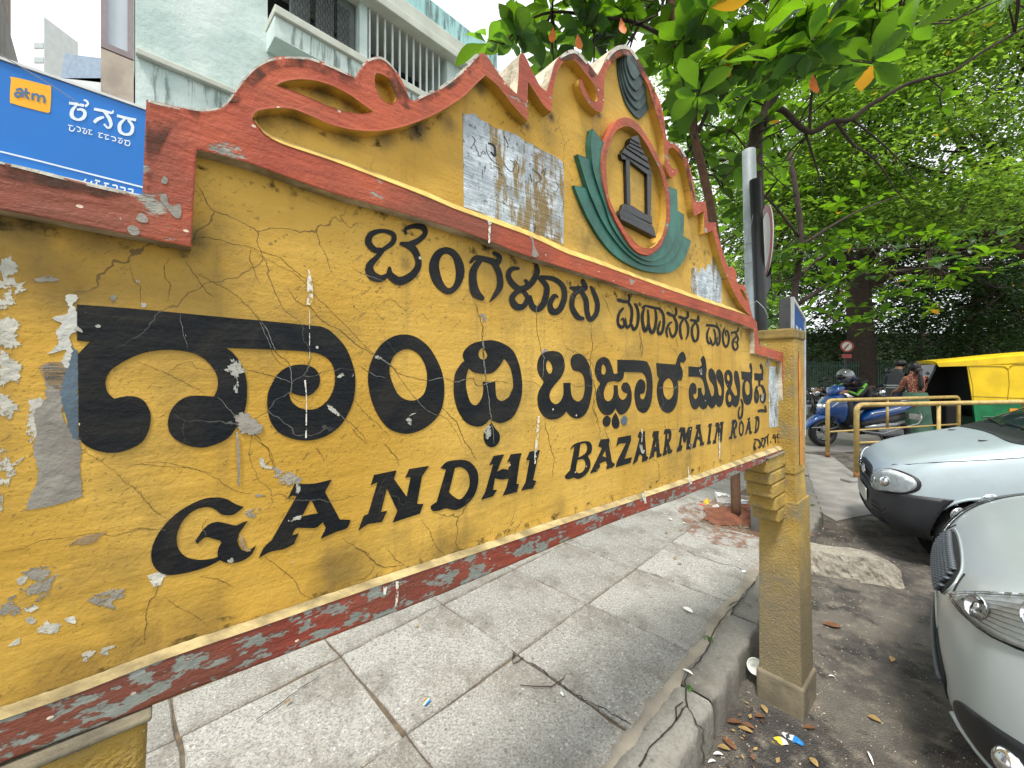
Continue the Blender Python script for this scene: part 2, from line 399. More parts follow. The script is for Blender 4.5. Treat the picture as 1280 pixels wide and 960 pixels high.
CREST=("315,148! 322,139 345,135 365,136 387,144 410,154 435,161 465,164 492,161 517,154 545,142 567,129 580,120 595,105 607,94! 622,107 640,130 659,151! 660,102! 670,117 680,132 689,140! 692,110 696,92 702,80 710,74 720,77 732,92 742,105 746,115 747,125 743,127 736,121 731,110 728,99! 724,99! 725,108 731,122 741,135 751,140 755,128 "
 "755,110 757,92 762,82 770,73 780,68 790,74 800,90 810,107 817,130 825,155 829,172 831,190 831,205 834,215 838,221 843,221 846,216 847,210! 843,212! 839,209 836,200 835,190 837,185 841,184 846,188 852,197 857,210 861,225 864,245 866,262 868,270! 880,264! 881,292! 891,288! 894,300 900,322 906,340 914,358 922,374 930,386 938,395! 920,389 885,378 835,361 752,331 706,315 665,296 617,278 570,261 520,240 420,202 355,180 330,166!")
LEAFH="345,107! 355,102 375,99 395,101 415,107 435,117 452,129 466,139! 455,142 435,140 410,132 385,121 362,112"
CIRH="470,92 480,94 490,102 495,115 494,127 485,129 475,120 469,105"
TINH="925,361 929,363 933,371 934,377 929,370"
body=ptr(TOPO+" 986,564! 855,620! 760,655! 605,720! 520,755! 320,832! 150,897! -334,1082!")
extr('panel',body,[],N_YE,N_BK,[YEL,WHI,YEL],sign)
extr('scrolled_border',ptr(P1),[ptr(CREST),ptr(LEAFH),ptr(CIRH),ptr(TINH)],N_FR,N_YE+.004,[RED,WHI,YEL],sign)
# bottom border: sloping cream ledge above a flaking red and grey strip
LT=parse("@P -334,998! 0,887 100,855 200,813 320,775 420,745 520,710 605,681 700,650 860,597 977,555 981,553.5"); LR=parse("@P -334,1014! 0,900 100,865 200,826 320,785 420,750 520,716 605,688 700,656 860,603 982,560")
LB=parse("@P -334,1082! 0,954 150,897 215,871 320,832 420,793 520,755 605,720 760,655 855,620 982,566")
lr=smooth(LR,False,12); lb=smooth(LB,False,12); lt=smooth(LT,False,12)
for i in range(1,len(lb)-1): lb[i]=(lb[i][0],lb[i][1]+random.uniform(-.7,.7),0)
extr('bottom_border',lr+lb[::-1],[],N_FR,N_YE+.004,[REDB,GRY,GRY],sign)
m=min(len(lr),len(lt)); mb=MB()
def resamp(q,k):
    x0,x1=q[0][0],q[-1][0]; xs=[x0+(x1-x0)*i/(k-1) for i in range(k)]
    return [(x,float(np.interp(x,[p[0] for p in q],[p[1] for p in q]))) for x in xs]
k=160; a=resamp(lt,k); b=resamp(lr,k); a=[(p[0],min(p[1],HY+(q_[1]-HY)*N_FR/N_YE-1.2)) for p,q_ in zip(a,b)]; vs=[]; 
for i in range(k):
    j1,j2=random.uniform(-.5,.5),random.uniform(-.4,.4)
    vs+= [S(a[i][0],a[i][1]+j1,N_YE-.001), S((a[i][0]+b[i][0])/2,(a[i][1]*.45+b[i][1]*.55)+j2,(N_YE+N_FR)/2-.002), S(b[i][0],b[i][1]+.4,N_FR-.001)]
mb.add(vs,[(3*i+j,3*i+j+1,3*i+3+j+1,3*i+3+j) for i in range(k-1) for j in (0,1)])
LEDGE=simple('cream weathered ledge',lin(190,172,124),.85,0,.6,26,.9,70); mb.mk('ledge',[LEDGE],sign,True)

CH=parse("@P 318,150,1 330,166,3 355,180,5 420,202,5 520,240,5 570,261,5 617,278,5 665,296,5 706,315,5 752,331,4.5 835,361,4 885,378,3.5 920,389,3 937,395,2")
q=smooth(CH,False,4); vs=[]
for x,y,w in q:
    w+=random.uniform(-.5,.5); vs+=[S(x+w*.3,y-w,N_YE-.0012),S(x,y+.6,N_FR-.0008)]
mb=MB(); mb.add(vs,[(2*i,2*i+1,2*i+3,2*i+2) for i in range(len(q)-1)])
mb.mk('ledge',[simple('pale yellow chamfer',lin(210,178,96),.8,0,.4,26,.6,70)],sign,True)
# ---- lettering
def glyph(outer, holes=(), n=N_YE-.0012, mat=None, name='letter', th=.0011):
    o=ptr(outer); hs=[ptr(h) for h in holes]
    INKP.append((o,hs)); return extr(name,o,hs,n,n+th,[mat or INK]*3,sign)
INKP=[]
glyph("@L1 145,82! 450,105 900,148 @L2 0,160 250,185 340,197 400,240 450,300 480,370 497,450 490,550 465,620 420,690 350,740 270,762 190,755 120,725 75,670 58,600 60,530 80,480 110,430 160,395 230,382 290,400 318,440 315,490 280,530 240,540 195,530 165,515! 175,560 210,595 260,608 310,600 360,560 390,500 395,430 375,370 330,335 260,318 100,308 @L1 890,298! 930,330 970,390 992,460 995,540 985,610 965,660 940,700 900,750 830,785 760,798 680,780 620,740 600,690 605,640 630,590 680,550 740,538 830,543! 848,500 845,440 810,380 760,340 700,318 600,308 500,318 420,345 340,390 300,430 287,480 300,525 330,553! 380,543 430,542 480,565 510,620 512,670 500,720 470,770 420,800 360,820 300,823 230,808 180,780 155,755! 150,330! 210,268! 145,262!")
glyph("@L2 740,232 800,245 860,290 900,350 930,420 942,500 935,580 910,640 860,690 800,720 740,728 670,705 620,650 585,580 565,500 562,430 580,360 620,290 680,245",
 ["@L2 750,305 800,320 835,360 855,420 855,480 840,530 800,560 750,558 710,530 685,480 668,420 675,370 700,330"])
glyph("@L3 555,740 565,710 600,680 650,665 710,662 770,685 810,720 838,790 850,860 @G2 851,10 848,60 830,120 800,170 750,195 720,190 690,175! 660,205 620,212 570,190 530,130 512,60 @L3 510,900 512,860 520,820 550,775 565,765!",
 ["@L3 655,698 670,715 678,740 665,757 645,755 632,735 638,710","@L3 585,800! 610,820 650,828 700,825 735,795 762,752! 790,790 805,850 807,900 @G2 800,35 785,65 750,85 725,70 718,30 @L3 717,870! 655,868! @G2 658,30 650,70 625,105 595,95 578,50 @L3 570,890 572,840"])
glyph("@G2 700,195! 715,220 738,250 735,290 710,315 685,312 665,290 660,250 680,215")
glyph("@L4 285,420 330,440 350,490 350,540 330,590 290,640 260,680 250,720 265,760 295,775 325,755 345,710 345,632! 390,632! 395,700 410,740 440,757 470,740 485,690 488,640 480,590 460,562 410,545 393,500 400,460 430,438 470,445 505,490 530,560 537,640 530,720 510,800 480,850 440,870 400,860 362,820! 340,850 300,872 250,875 210,850 180,800 172,740 180,690 205,645 212,620 190,590 172,550 172,500 190,450 230,425",
 ["@L4 240,480 262,500 272,540 262,570 245,570 230,540 228,500"])
glyph("@L4 610,460 645,475 665,520 680,572! 700,572 710,560! 748,560! 742,600 715,625 680,620 640,628! 618,670 612,710 622,745 645,755 668,740 680,700 680,648! 705,648! 708,700 720,735 745,745 765,725 772,700 755,698 735,680 732,655 745,632 765,628 785,650 798,700 795,760 775,810 745,840 715,840 692,800! 670,835 640,848 605,835 575,790 562,720 572,670 590,635 570,610 556,560 560,510 580,475",
 ["@L4 608,505 625,525 628,560 612,580 598,570 597,530"])
glyph("@L4 705,478! 880,485 910,510 930,560 938,640 935,720 920,790 890,830 860,828 835,800 820,740 820,680 835,630 860,607 885,625 890,660 880,700 855,705! 858,735 875,745 890,720 900,660 895,600 875,568 850,562 705,558!")
glyph("@L4 632,850 655,865 658,890 645,920 625,925 608,905 608,875"); glyph("@L4 692,830! 710,870 718,905 705,935 685,937 668,910 670,870"); glyph("@L4 750,850 768,868 768,895 750,917 732,905 728,875",mat=BLU)
glyph("@M1 485,750! 680,765! 692,720 710,670 745,635 770,660 782,712! 755,750 735,735! 720,760 745,820 747,890 725,928 700,915 678,882! @L4 1100,600 1108,640 1108,700 1098,770 1070,820 1035,832 1000,810 978,760 968,700 972,640 982,600 970,580!",
 ["@L4 1045,600 1070,625 1080,680 1070,725 1045,745 1020,725 1008,680 1012,630"])
glyph("@M2 168,303! 280,310 303,290 290,235 315,197 335,235 343,290 347,340 340,400 350,450 370,520 385,570 400,605 420,590 425,540 415,490 385,450 368,400 370,345 390,320 420,345 440,400 450,470 462,540 470,590 490,600 500,560 490,500 460,450 445,400 448,350 470,330 500,360 518,430 522,520 518,620 500,690 480,712 455,700 440,675! 425,710 400,725 375,705 362,680! 345,720 315,735 285,712 275,695! 255,725 225,735 195,700 175,620 172,540 185,490 210,465 235,480 247,530 240,575 215,580! 222,620 240,635 260,610 262,520! 295,518! 300,570 318,600 333,560 322,480 305,430 280,410 168,405!")
glyph("@M2 558,337 590,352 607,410 602,480 590,520 615,570 635,600 655,590 650,530 630,460 622,400 632,345 655,350 672,410 682,500 680,600 665,680 640,712 615,700 605,680! 590,710 570,713 545,680 537,620 545,560 562,525 545,490 528,430 530,370",
 ["@M2 560,375 575,395 580,430 570,455 555,440 550,400","@M2 577,575 595,600 595,640 580,665 565,645 562,600"])
glyph("@M2 695,352! 780,362 790,345 775,300 790,265 803,320 803,420 798,450 806,550 800,630 780,680 755,690 725,665 708,600 705,530 712,470 725,440 700,430!",
 ["@M2 755,445 775,470 780,530 775,580 757,595 738,570 730,520 735,465"])
glyph("@M2 825,370! 895,375 903,345 885,325 878,295 890,272 908,300 915,360 910,440! 885,448! 883,505! 865,500! 865,445! 827,440!")
def strokes(fr, lst, k=1.0):
    for t in lst:
        p=parse(t,fr); p=[(a,b,c,w*k) for a,b,c,w in p]
        poly,L,Rr=stroke(p); INKP.append((poly,[]))
        # ribbon mesh with rounded ends, one brush stroke each
        q=smooth(p,False,1.5); n0=N_YE-.0012-random.uniform(0,.0003); vs=[];fs=[]
        def cap(i,j):
            x,y,w=q[i]; x2,y2,_=q[j]; d=math.atan2(y-y2,x-x2)
            return [(x+math.cos(d+a)*w/2,y+math.sin(d+a)*w/2) for a in (1.05,.5,0,-.5,-1.05)]
        ring=L+cap(-1,-2)+Rr[::-1]+cap(0,1)
        ctr=len(L)
        vs=[S(a[0],a[1],n0) for a in L]+[S(a[0],a[1],n0) for a in Rr]
        m_=len(L); fs=[(i,i+1,m_+i+1,m_+i) for i in range(m_-1)]
        b0=len(vs); c1=cap(-1,-2); vs+=[S(x,y,n0) for x,y in c1]; fs.append((m_-1,*range(b0,b0+5),2*m_-1))
        b0=len(vs); c0=cap(0,1); vs+=[S(x,y,n0) for x,y in c0]; fs.append((m_,*range(b0,b0+5),0))
        STV.append((vs,fs))
def flush(name):
    mb=MB()
    for vs,fs in STV: mb.add(vs,fs)
    STV.clear(); return mb.mk(name,[INK],sign)
STV=[]
def word(fr,*gl,k=1.0):
    for g in gl: strokes(fr,g,k); flush('letter')
word('M2',["693,635,16 706,670,20 706,740,18 698,800,22 680,828,22 668,800,16 668,750,14 680,710,14"],
 ["850,508,22 836,560,22 836,630,26 848,665,22 862,620,18 858,560,18 845,530,14","885,490,14 905,505,24 925,560,26 928,620,26 912,665,22 893,640,18 885,590,14"],["868,750,26 905,745,32 938,752,26","934,700,16 940,750,20"])
word('L3',["160,205,22 205,170,26 205,130,24 152,114,20 98,130,30 82,170,34 112,208,30 150,212,24 130,240,24 88,290,38 100,335,46 145,352,34 182,330,16","188,300,16 192,335,36 238,365,42 298,338,38 332,285,32 320,225,34 290,190,36 248,178,20","270,128,12 268,105,18 310,90,24 355,97,30 366,128,24 335,160,28 290,184,36"],
 ["595,270,14 622,247,22 690,262,30 722,275,34 738,245,26 712,225,20","640,262,28 608,312,36 606,380,42 620,425,46 650,450,26","715,280,30 737,330,30 740,390,32 716,435,22 690,468,6"],
 ["868,362,16 880,385,24 840,405,30 800,375,30 782,335,26 798,305,24 832,302,14","922,290,20 926,322,28 902,370,30 872,400,24 822,422,26 800,455,30 822,492,36 858,490,28 878,450,24 858,415,20","890,445,20 902,490,30 932,505,30 962,468,32 975,400,28 950,360,24 930,348,14","945,345,18 1010,355,24 1055,392,26 1062,450,28 1038,508,30 1005,518,34 990,482,26 1012,440,24 1030,445,8"],
 ["1155,365,22 1166,400,28 1125,405,30 1095,398,14","1150,410,20 1112,432,24 1100,490,26 1128,543,28 1155,552,18","1145,412,22 1170,460,26 1176,520,26 1192,558,24 1220,530,24 1228,480,24 1210,422,22 1195,395,12"])
glyph("@L3 470,195 520,215 555,270 562,330 540,390 500,428 460,425 415,385 390,330 390,270 420,215",["@L3 475,228 505,250 520,310 515,370 490,400 465,385 445,340 435,280 450,240"])
word('M1',["208,68,20 216,110,26 190,138,30 108,120,36","205,140,24 235,200,28 240,270,28 228,330,24","150,205,24 115,250,26 100,310,26 105,360,28 135,392,34 162,370,22 152,300,14 132,322,12","175,300,12 180,350,22 192,395,28 225,365,26 240,300,24","240,370,22 260,415,30 290,380,26 305,300,28 300,220,26 275,160,22"],
 ["345,200,14 370,178,22 450,195,26 520,212,26 555,270,26 560,350,28 545,430,30 515,462,30 500,420,26 515,360,22 525,332,12","365,200,18 347,260,28 347,340,30 370,428,34 400,380,26 407,300,22 400,220,16","405,300,18 415,390,26 440,448,30 470,400,28 485,300,24 475,215,18"],
 ["680,205,20 685,250,24 662,278,28 600,250,32","650,275,20 685,340,26 685,430,26 650,488,26 625,450,20 618,400,14","640,340,14 610,362,24 585,430,24 597,485,16"],
 ["798,240,20 800,285,24 770,305,26 720,290,30","755,312,20 725,370,24 725,450,26 740,505,22","775,315,20 802,380,24 800,460,22 780,515,8"],
 ["905,282,16 898,330,30 835,320,26","875,345,20 845,390,22 842,460,24 865,530,24 895,510,24 905,430,22 895,370,20 877,348,14"],
 ["995,372,28 1060,378,26 1105,402,22 1120,470,20 1115,540,22 1096,572,20 1088,530,16 1100,490,10","1015,398,12 994,450,20 996,520,22 1015,558,20 1030,530,16 1020,490,8","1035,522,12 1046,572,20 1070,540,18 1075,470,18 1060,412,14"],
 ["1165,412,14 1150,460,18 1155,540,20 1180,590,20 1205,550,20 1210,480,18 1195,430,16 1183,422,14 1175,450,12 1185,480,10"])
word('N',["655,265,9 652,288,14 615,298,16","640,300,11 655,335,12 650,362,11","640,328,12 622,350,14 620,385,14 635,413,14 652,395,12 648,365,11 632,358,8"])
word('G4',["830,556,18 866,560,18 884,598,16 876,640,16 862,630,10","832,580,14 822,620,16 826,662,14","826,620,10 842,650,12"],["900,545,18 930,548,18 928,590,14 912,630,12","905,560,12 896,600,12 912,625,10"],["935,535,14 960,520,14 966,500,8","955,530,12 960,600,12"],["985,575,9 989,582,9"],
 ["1018,508,10 1010,540,12 1038,532,12","1030,505,10 1036,585,11"],["1060,498,10 1050,525,12 1062,545,11 1072,520,12 1062,498,10","1072,525,11 1074,560,12 1062,580,12"])
glyph("@G1 578,375! 555,395 520,415 470,412 440,390 400,375 340,388 290,425 255,480 243,540 255,590 290,625 350,640 420,635 460,620! 470,635! 400,672 330,695 260,710 200,715 150,695 120,650 118,590 140,530 180,470 240,410 310,365 380,335 440,328 490,335 540,362")
glyph("@G1 345,560! 338,545 352,525 375,490 410,460 450,450 500,460 540,468 570,455! 598,445! 575,480 555,510 548,550 570,590 600,595 638,570! 620,610 580,640 530,655 480,650 450,625 452,585 466,548 430,535 390,525 365,542")
glyph("@G1 800,332! 835,260! 930,258 1018,238! 985,300! 1060,438! 1113,440! 1095,480 1040,500 965,533! 990,480! 975,450! 940,478 890,480 840,482 820,520! 853,507! 830,560! 780,585 710,600 655,630! 680,580 720,540! 845,320! 820,318!",["@G1 915,335! 950,408! 905,415 868,425!"])
glyph("@G2 95,505! 112,455! 222,432! 210,475! 275,565! 295,465! 268,468! 288,425! 385,410! 350,462! 325,600! 357,600! 340,648! 205,692! 228,635! 175,520! 145,640! 175,635! 150,690! 80,700! 33,732! 60,660! 82,650! 130,490!")
glyph("@G2 445,420! 480,388 560,380 600,398 628,440 630,500 610,560 570,605 520,630 470,622 440,632 405,635 395,612 425,590! 472,428!",["@G2 515,420! 545,415 580,440 590,500 570,550 540,577 505,560 485,540!"])
glyph("@G2 688,405! 710,360! 760,352! 740,400! 725,440! 758,425 782,430! 795,388! 778,390! 795,352! 848,345! 838,385! 822,500! 835,500! 825,540! 755,558! 775,515! 785,472! 750,478 715,470! 705,530! 725,530! 705,562! 648,578! 668,540! 708,400!")
glyph("@G2 873,380! 890,338! 940,330! 930,365! 905,480! 922,485! 905,522! 848,532! 870,490! 890,380!")
glyph("@M3 105,495! 130,455 170,430 250,412 300,420 322,470 310,530 280,560 300,600 305,660 280,720 230,770 180,790 140,775 100,790 60,785 50,765 105,700! 150,460!",["@M3 205,440! 255,430 275,470 260,530 185,580!","@M3 175,600! 235,590 258,630 250,690 210,730 170,725 160,690"])
glyph("@M3 385,460! 410,395! 498,385! 490,440! 520,620! 552,640! 530,672! 465,692! 475,650! 462,610! 430,620! 395,640! 405,660! 370,715! 303,735! 325,690! 425,480!",["@M3 455,500! 465,575! 425,560!"])
glyph("@M3 565,460! 585,375! 710,352! 712,400! 645,590! 720,572! 705,630! 560,672! 580,600! 665,430! 600,435!")
glyph("@M3 780,370! 795,320! 852,312! 850,360! 865,560! 885,570! 870,605! 820,620! 828,560! 800,540! 785,570! 775,610! 730,645! 745,590! 800,380!",["@M3 825,420! 832,500! 808,500!"])
glyph("@M3 925,360! 938,312! 990,308! 985,360! 1000,530! 1020,540! 1010,565! 970,575! 968,510! 945,520! 940,565! 890,595! 905,550! 940,380!",["@M3 962,400! 965,465! 948,470!"])
glyph("@M3 1040,340! 1050,295! 1100,288 1115,330 1110,390 1090,430! 1110,500! 1128,495! 1115,530! 1080,540! 1073,440! 1062,500! 1075,510! 1065,545! 1025,560! 1040,510! 1060,340!",["@M3 1078,325 1092,345 1088,385 1074,395"])
glyph("@G4 68,480! 85,433! 130,432! 140,505! 165,430! 205,425! 197,470! 180,600! 202,603! 190,650! 145,655! 153,510! 137,585! 117,580! 105,505! 92,610! 107,620! 95,665! 48,680! 55,640! 70,620! 92,480!")
glyph("@G4 240,450! 245,408! 288,402! 285,440! 310,580! 325,580! 320,610! 280,618! 284,570! 262,550! 247,565! 240,630! 205,645! 215,600! 255,450!",["@G4 268,470! 278,525! 260,525!"])
glyph("@G4 362,430! 372,398! 402,393! 395,425! 380,565! 392,570! 385,600! 350,605! 358,575! 375,430!")
glyph("@G4 432,425! 440,388! 470,382! 485,470! 490,410! 478,412! 485,380! 520,375! 512,405! 500,560! 495,580! 475,580! 457,460! 440,560! 445,590! 408,600! 415,565! 428,555! 448,425!")
glyph("@G4 596,395! 605,362 640,355 655,385 650,430 630,460! 635,520! 648,520! 642,540! 622,545! 612,470! 603,530! 608,545! 570,553! 575,530! 590,520! 605,395!",["@G4 625,390 635,405 628,435 618,440"])
glyph("@G4 695,362 715,390 720,445 712,500 695,526 676,505 670,450 676,390",["@G4 696,385 707,410 709,450 703,490 694,503 684,485 681,445 686,405"])
glyph("@G4 755,350! 780,332! 790,470! 805,475! 795,500! 775,500! 770,450! 757,458! 752,490! 730,510! 738,480! 765,362!")
glyph("@G4 828,345! 845,318 870,325 877,380 868,450 845,490 820,492! 830,470! 842,345!",["@G4 853,350 862,380 856,440 844,460!"])

# ---- raised relief: emblem
MIDT="@E1 928,740 930,880 @E2 920,390 890,480 840,570 770,608 700,590 630,525 560,420 500,310 455,200 @E1 425,640 418,560 415,430 425,330"
L3_="@E1 175,650! @E2 205,150 235,225 300,360 400,520 500,630 620,710 750,760 870,775 960,765 1030,710 1080,620 1112,520! 1050,480! 1000,400 "+MIDT+" @E1 300,640 250,665!"
L2_="@E1 205,400! 240,520 290,680 340,800 400,930 @E2 480,480 580,600 680,680 760,712 850,715 920,690 980,640 1020,560 1050,470 1058,310! 1000,275! "+MIDT+" @E1 300,440!"
L1_="@E1 325,195! 310,300 315,400 330,520 370,660 420,800 470,950 @E2 560,520 650,620 740,670 800,680 880,650 930,600 970,520 990,430 1005,280 1000,110! 935,85! "+MIDT+" @E1 410,305!"
for t,h in ((L3_,.009),(L2_,.014),(L1_,.019)):
    extr('wing_layer',ptr(t),[],N_YE-h*.8,N_YE+.002,[GREEN,GREEN,GREEN],sign)
extr('emblem_ring',ptr("@E1 560,110 620,112 690,160 760,260 830,380 880,500 920,620 942,740 945,900 @E2 940,370 910,470 870,560 820,610 770,635 700,620 630,560 560,450 500,340 450,220 @E1 415,660 402,560 400,420 430,300 480,190 520,130"),
 [ptr("@E1 560,185 620,180 690,230 750,310 810,420 860,520 890,620 910,740 915,880 @E2 900,420 870,500 820,560 765,580 700,560 630,490 560,390 500,280 460,180 @E1 442,640 436,540 435,440 460,330 500,230")],
 N_YE-.019,N_YE+.002,[RED,RED,YEL],sign)
tw=[]
for k,t in enumerate(["@E1 550,400! 570,372! 800,530! 795,578! 770,570! 620,452! 560,440!","@E1 565,390! 582,352! 782,482! 784,520!","@E1 600,352! 607,328! 765,425! 770,465!","@E1 612,332! 630,305! 735,375! 738,402!","@E1 628,308! 632,282! 710,325! 714,352!","@E1 640,282! 645,262! 688,250! 705,300! 706,322!",
  "@E1 592,425! 622,445! 628,815! 600,800!","@E1 762,560! 795,575! 790,905! 765,895!","@E2 575,222! 640,236! 750,305! 798,320! 803,385! 560,268!","@E2 552,282! 560,265! 805,395! 818,430! 545,310!","@E2 545,310! 818,425! 835,492! 640,390! 548,345!"]):
    extr('tower_tier' if k not in (6,7) else 'tower_column',ptr(t),[],N_YE-.75*[.012,.0155,.018,.0205,.023,.0255,.012,.012,.014,.019,.023][k],N_YE+.002,[BLK]*3,sign)
pet=ptr("@C 852,270! 870,262 900,262 940,290 980,350 1010,400 1028,460 1015,510 990,560 960,588 930,570 890,510 862,420 850,340")
for i,f in enumerate((1,.86,.72,.56,.38)):
    cx,cy=560+925/4,(262+i*3)/4
    extr('petal_layer',[(cx+(x-cx)*f,cy+(y-cy)*f+1,0) for x,y,_ in pet],[],N_YE-.004-.0038*i,N_YE+.002,[PETG]*3,sign)

# ---- old notices, bare plaster and chips
def flat(name,txt,mat,n=N_YE-.0006,th=.001,fr='P'):
    q=ptr(txt,fr)
    if name in ('chip','bare_patch'):
        q2=smooth([(a,b,True,0) for a,b,_ in q],True,9) ; rr=random.Random(len(txt)); dense=[]
        for i in range(len(q)):
            a,b=q[i],q[(i+1)%len(q)]; L=math.hypot(b[0]-a[0],b[1]-a[1]); k_=max(1,int(L/.9))
            for j in range(k_): dense.append((a[0]+(b[0]-a[0])*j/k_,a[1]+(b[1]-a[1])*j/k_))
        xs=[p[0] for p in dense]; ys=[p[1] for p in dense]; sz=min(max(xs)-min(xs),max(ys)-min(ys)); cx_,cy_=sum(xs)/len(xs),sum(ys)/len(ys); out=[]
        from mathutils import noise as mnz
        for x,y in dense:
            f=1+.34*mnz.noise(Vector((x*.16,y*.16,1)))+.26*mnz.noise(Vector((x*.5,y*.7,5)))+rr.uniform(-.05,.05) if name=='chip' else 1
            jx=sz*.10*(mnz.noise(Vector((x*.12,y*1.1,3)))+.5*rr.uniform(-1,1)) if name=='chip' else 3.2*mnz.noise(Vector((3.1,y*.22,3)))+1.6*mnz.noise(Vector((1.1,y*.7,x*.02))); out.append((cx_+(x-cx_)*f+jx,cy_+(y-cy_)*f+(sz*.03*rr.uniform(-1,1) if name=='chip' else 0),0))
        q=out
    return extr(name,q,[],n,n+th,[mat]*3,sign)
flat('old_notice',"@R1 66,90! 120,105 180,95 240,150 320,190 400,240 480,262 560,290 640,330 700,380 760,400 880,470 1000,530 1070,590! @R2 1083,200! 1074,768! 1040,745 980,730 940,700 860,685 800,650 740,640 700,590 640,600 560,565 480,535 400,505 340,490 260,450 180,420 80,390! @R1 70,300",m_poster('peeling silver notice',1.3))
flat('old_notice',"@Q8 352,450! 400,430 430,500 460,430 500,470 520,400 545,420 570,320 600,350 635,430 655,560! 655,790! 610,795 560,780 500,755 450,740 400,700 355,680!",m_poster('flaking silver notice',4.1))
flat('old_notice',"@M2 972,300! 1062,312! 1088,560! 1096,905! 1030,910 975,915! 968,600",m_poster('stained grey notice',8.2))
# scribbled handwriting left on the big notice
SCRM=simple('dark handwriting ink',lin(40,44,46),.8,bump=0)
mb=MB()
for t in ["@R1 165,320,7 190,370,7 150,440,7","175,390,6 215,470,6 240,525,6 270,470,6 300,500,6","300,400,7 310,480,6 360,560,6 430,610,6","320,390,16 380,420,24 390,520,22 350,480,20","380,620,6 440,650,7 420,690,6 465,700,6 440,725,6","480,590,6 510,640,7 560,675,6 590,600,6 540,560,6","590,560,6 625,620,6 620,700,6","740,700,9 760,780,8","760,650,6 830,700,6 845,760,6 800,790,6","850,690,6 900,640,6 880,720,5","1000,780,6 1025,830,6 1000,880,6","480,320,12 520,400,7 510,440,7"]:
    q,L,Rr=stroke(parse(t,'R1')); nn=N_YE-.0009
    vs=[S(a[0],a[1],nn) for a in L+Rr]; m_=len(L); mb.add(vs,[(i,i+1,m_+i+1,m_+i) for i in range(m_-1)])
meta(mb.mk('handwriting',[SCRM],sign),kind='stuff')
NB=N_YE-.0005; NC=N_YE-.0019
flat('bare_patch',"@Z0 210,-90! 280,-100 340,-40 310,60 320,180 400,290 400,420 410,560! 300,600 130,632! 150,560 180,500 190,420 165,330 185,240 170,150 230,60",GRY)
flat('bare_patch',"@D 200,870 300,850 330,900 320,990 240,960",TAN)
flat('bare_patch',"@L1 150,330! 152,760! 120,740 90,640 65,560 75,470 90,400 100,320 120,290",BLU,N_YE-.0008)
flat('bare_patch',"@D 330,520 385,515 390,540 360,560 385,600 400,680 345,720 360,780 340,880 310,850 325,790 240,810 290,760 280,700 310,660 260,630 340,600",GRYL,N_YE-.0009)
for t,mm in [("@D 0,380 35,320 90,370 60,410 20,420 0,400",GRYL),("@D 0,440 90,450 120,490 60,520 80,560 30,600 0,610",GRYL),("@D 0,640 60,630 95,680 80,730 100,770 0,770",GRYL),("@D 0,780 60,840 100,880 80,950 20,960 0,930",GRYL),
 ("@Z0 0,60 50,70 85,110 60,160 20,165 0,150",GRYL),("@Z0 0,340 30,335 50,400 80,440 40,490 0,495",GRYL),("@Z9 0,180 60,110 180,40 290,0 280,60 200,120 100,175 0,195",GRY),("@Z9 85,20 140,-10 130,30 95,45",GRYL),
 ("@Z9 440,120 520,80 600,65 620,90 560,130 575,160 510,150",GRY),("@Z9 180,290 220,235 240,220 250,240 300,235 290,280 240,285",GRYL),("@Z9 120,165 160,135 190,160 150,180",GRYL),("@Z9 130,215 160,205 180,230 150,240",GRYL),("@Z9 320,220 370,205 375,240",GRYL),("@Z9 415,390 480,375 450,410 425,430",GRYL),("@Z9 505,365 580,350 530,400",GRYL),("@Z9 40,350 100,310 90,340",GRYL),
 ("@Z0 120,950 170,920 260,915 290,940 240,960 200,990",GRY),("@Z0 360,800 420,760 520,745 500,770 450,800",TAN),("@Z0 145,130 150,90 200,65 235,80 200,120 180,160 190,230 150,290 130,220",GRYL),("@Z0 50,410 120,365 90,400",GRYL),("@Z0 0,520 15,560 10,640 0,650",GRYL),("@G1 590,405 620,380 660,385 640,420 600,422",GRY),("@G1 730,180 790,200 840,215 860,250 800,262 745,240",GRY),("@G1 655,160 670,125 690,165 715,175 680,183",GRYL),("@G1 110,715 190,690 185,720 150,780 120,755",GRYL),("@G1 620,305 690,320 640,322",GRY),
 ("@L3 635,540 660,530 672,555 650,570",GRY),("@L3 945,720 970,700 985,730 960,750",GRY),("@D 170,435 250,420 290,440 210,452",GRY),("@D 675,460 690,435 705,470 690,490",GRYL),("@D 550,530 570,512 590,535 575,555",GRY),("@D 705,555 740,560 720,580",GRYL)]:
    flat('chip',t,{id(GRY):CHG,id(GRYL):CHW}.get(id(mm),mm),NB)
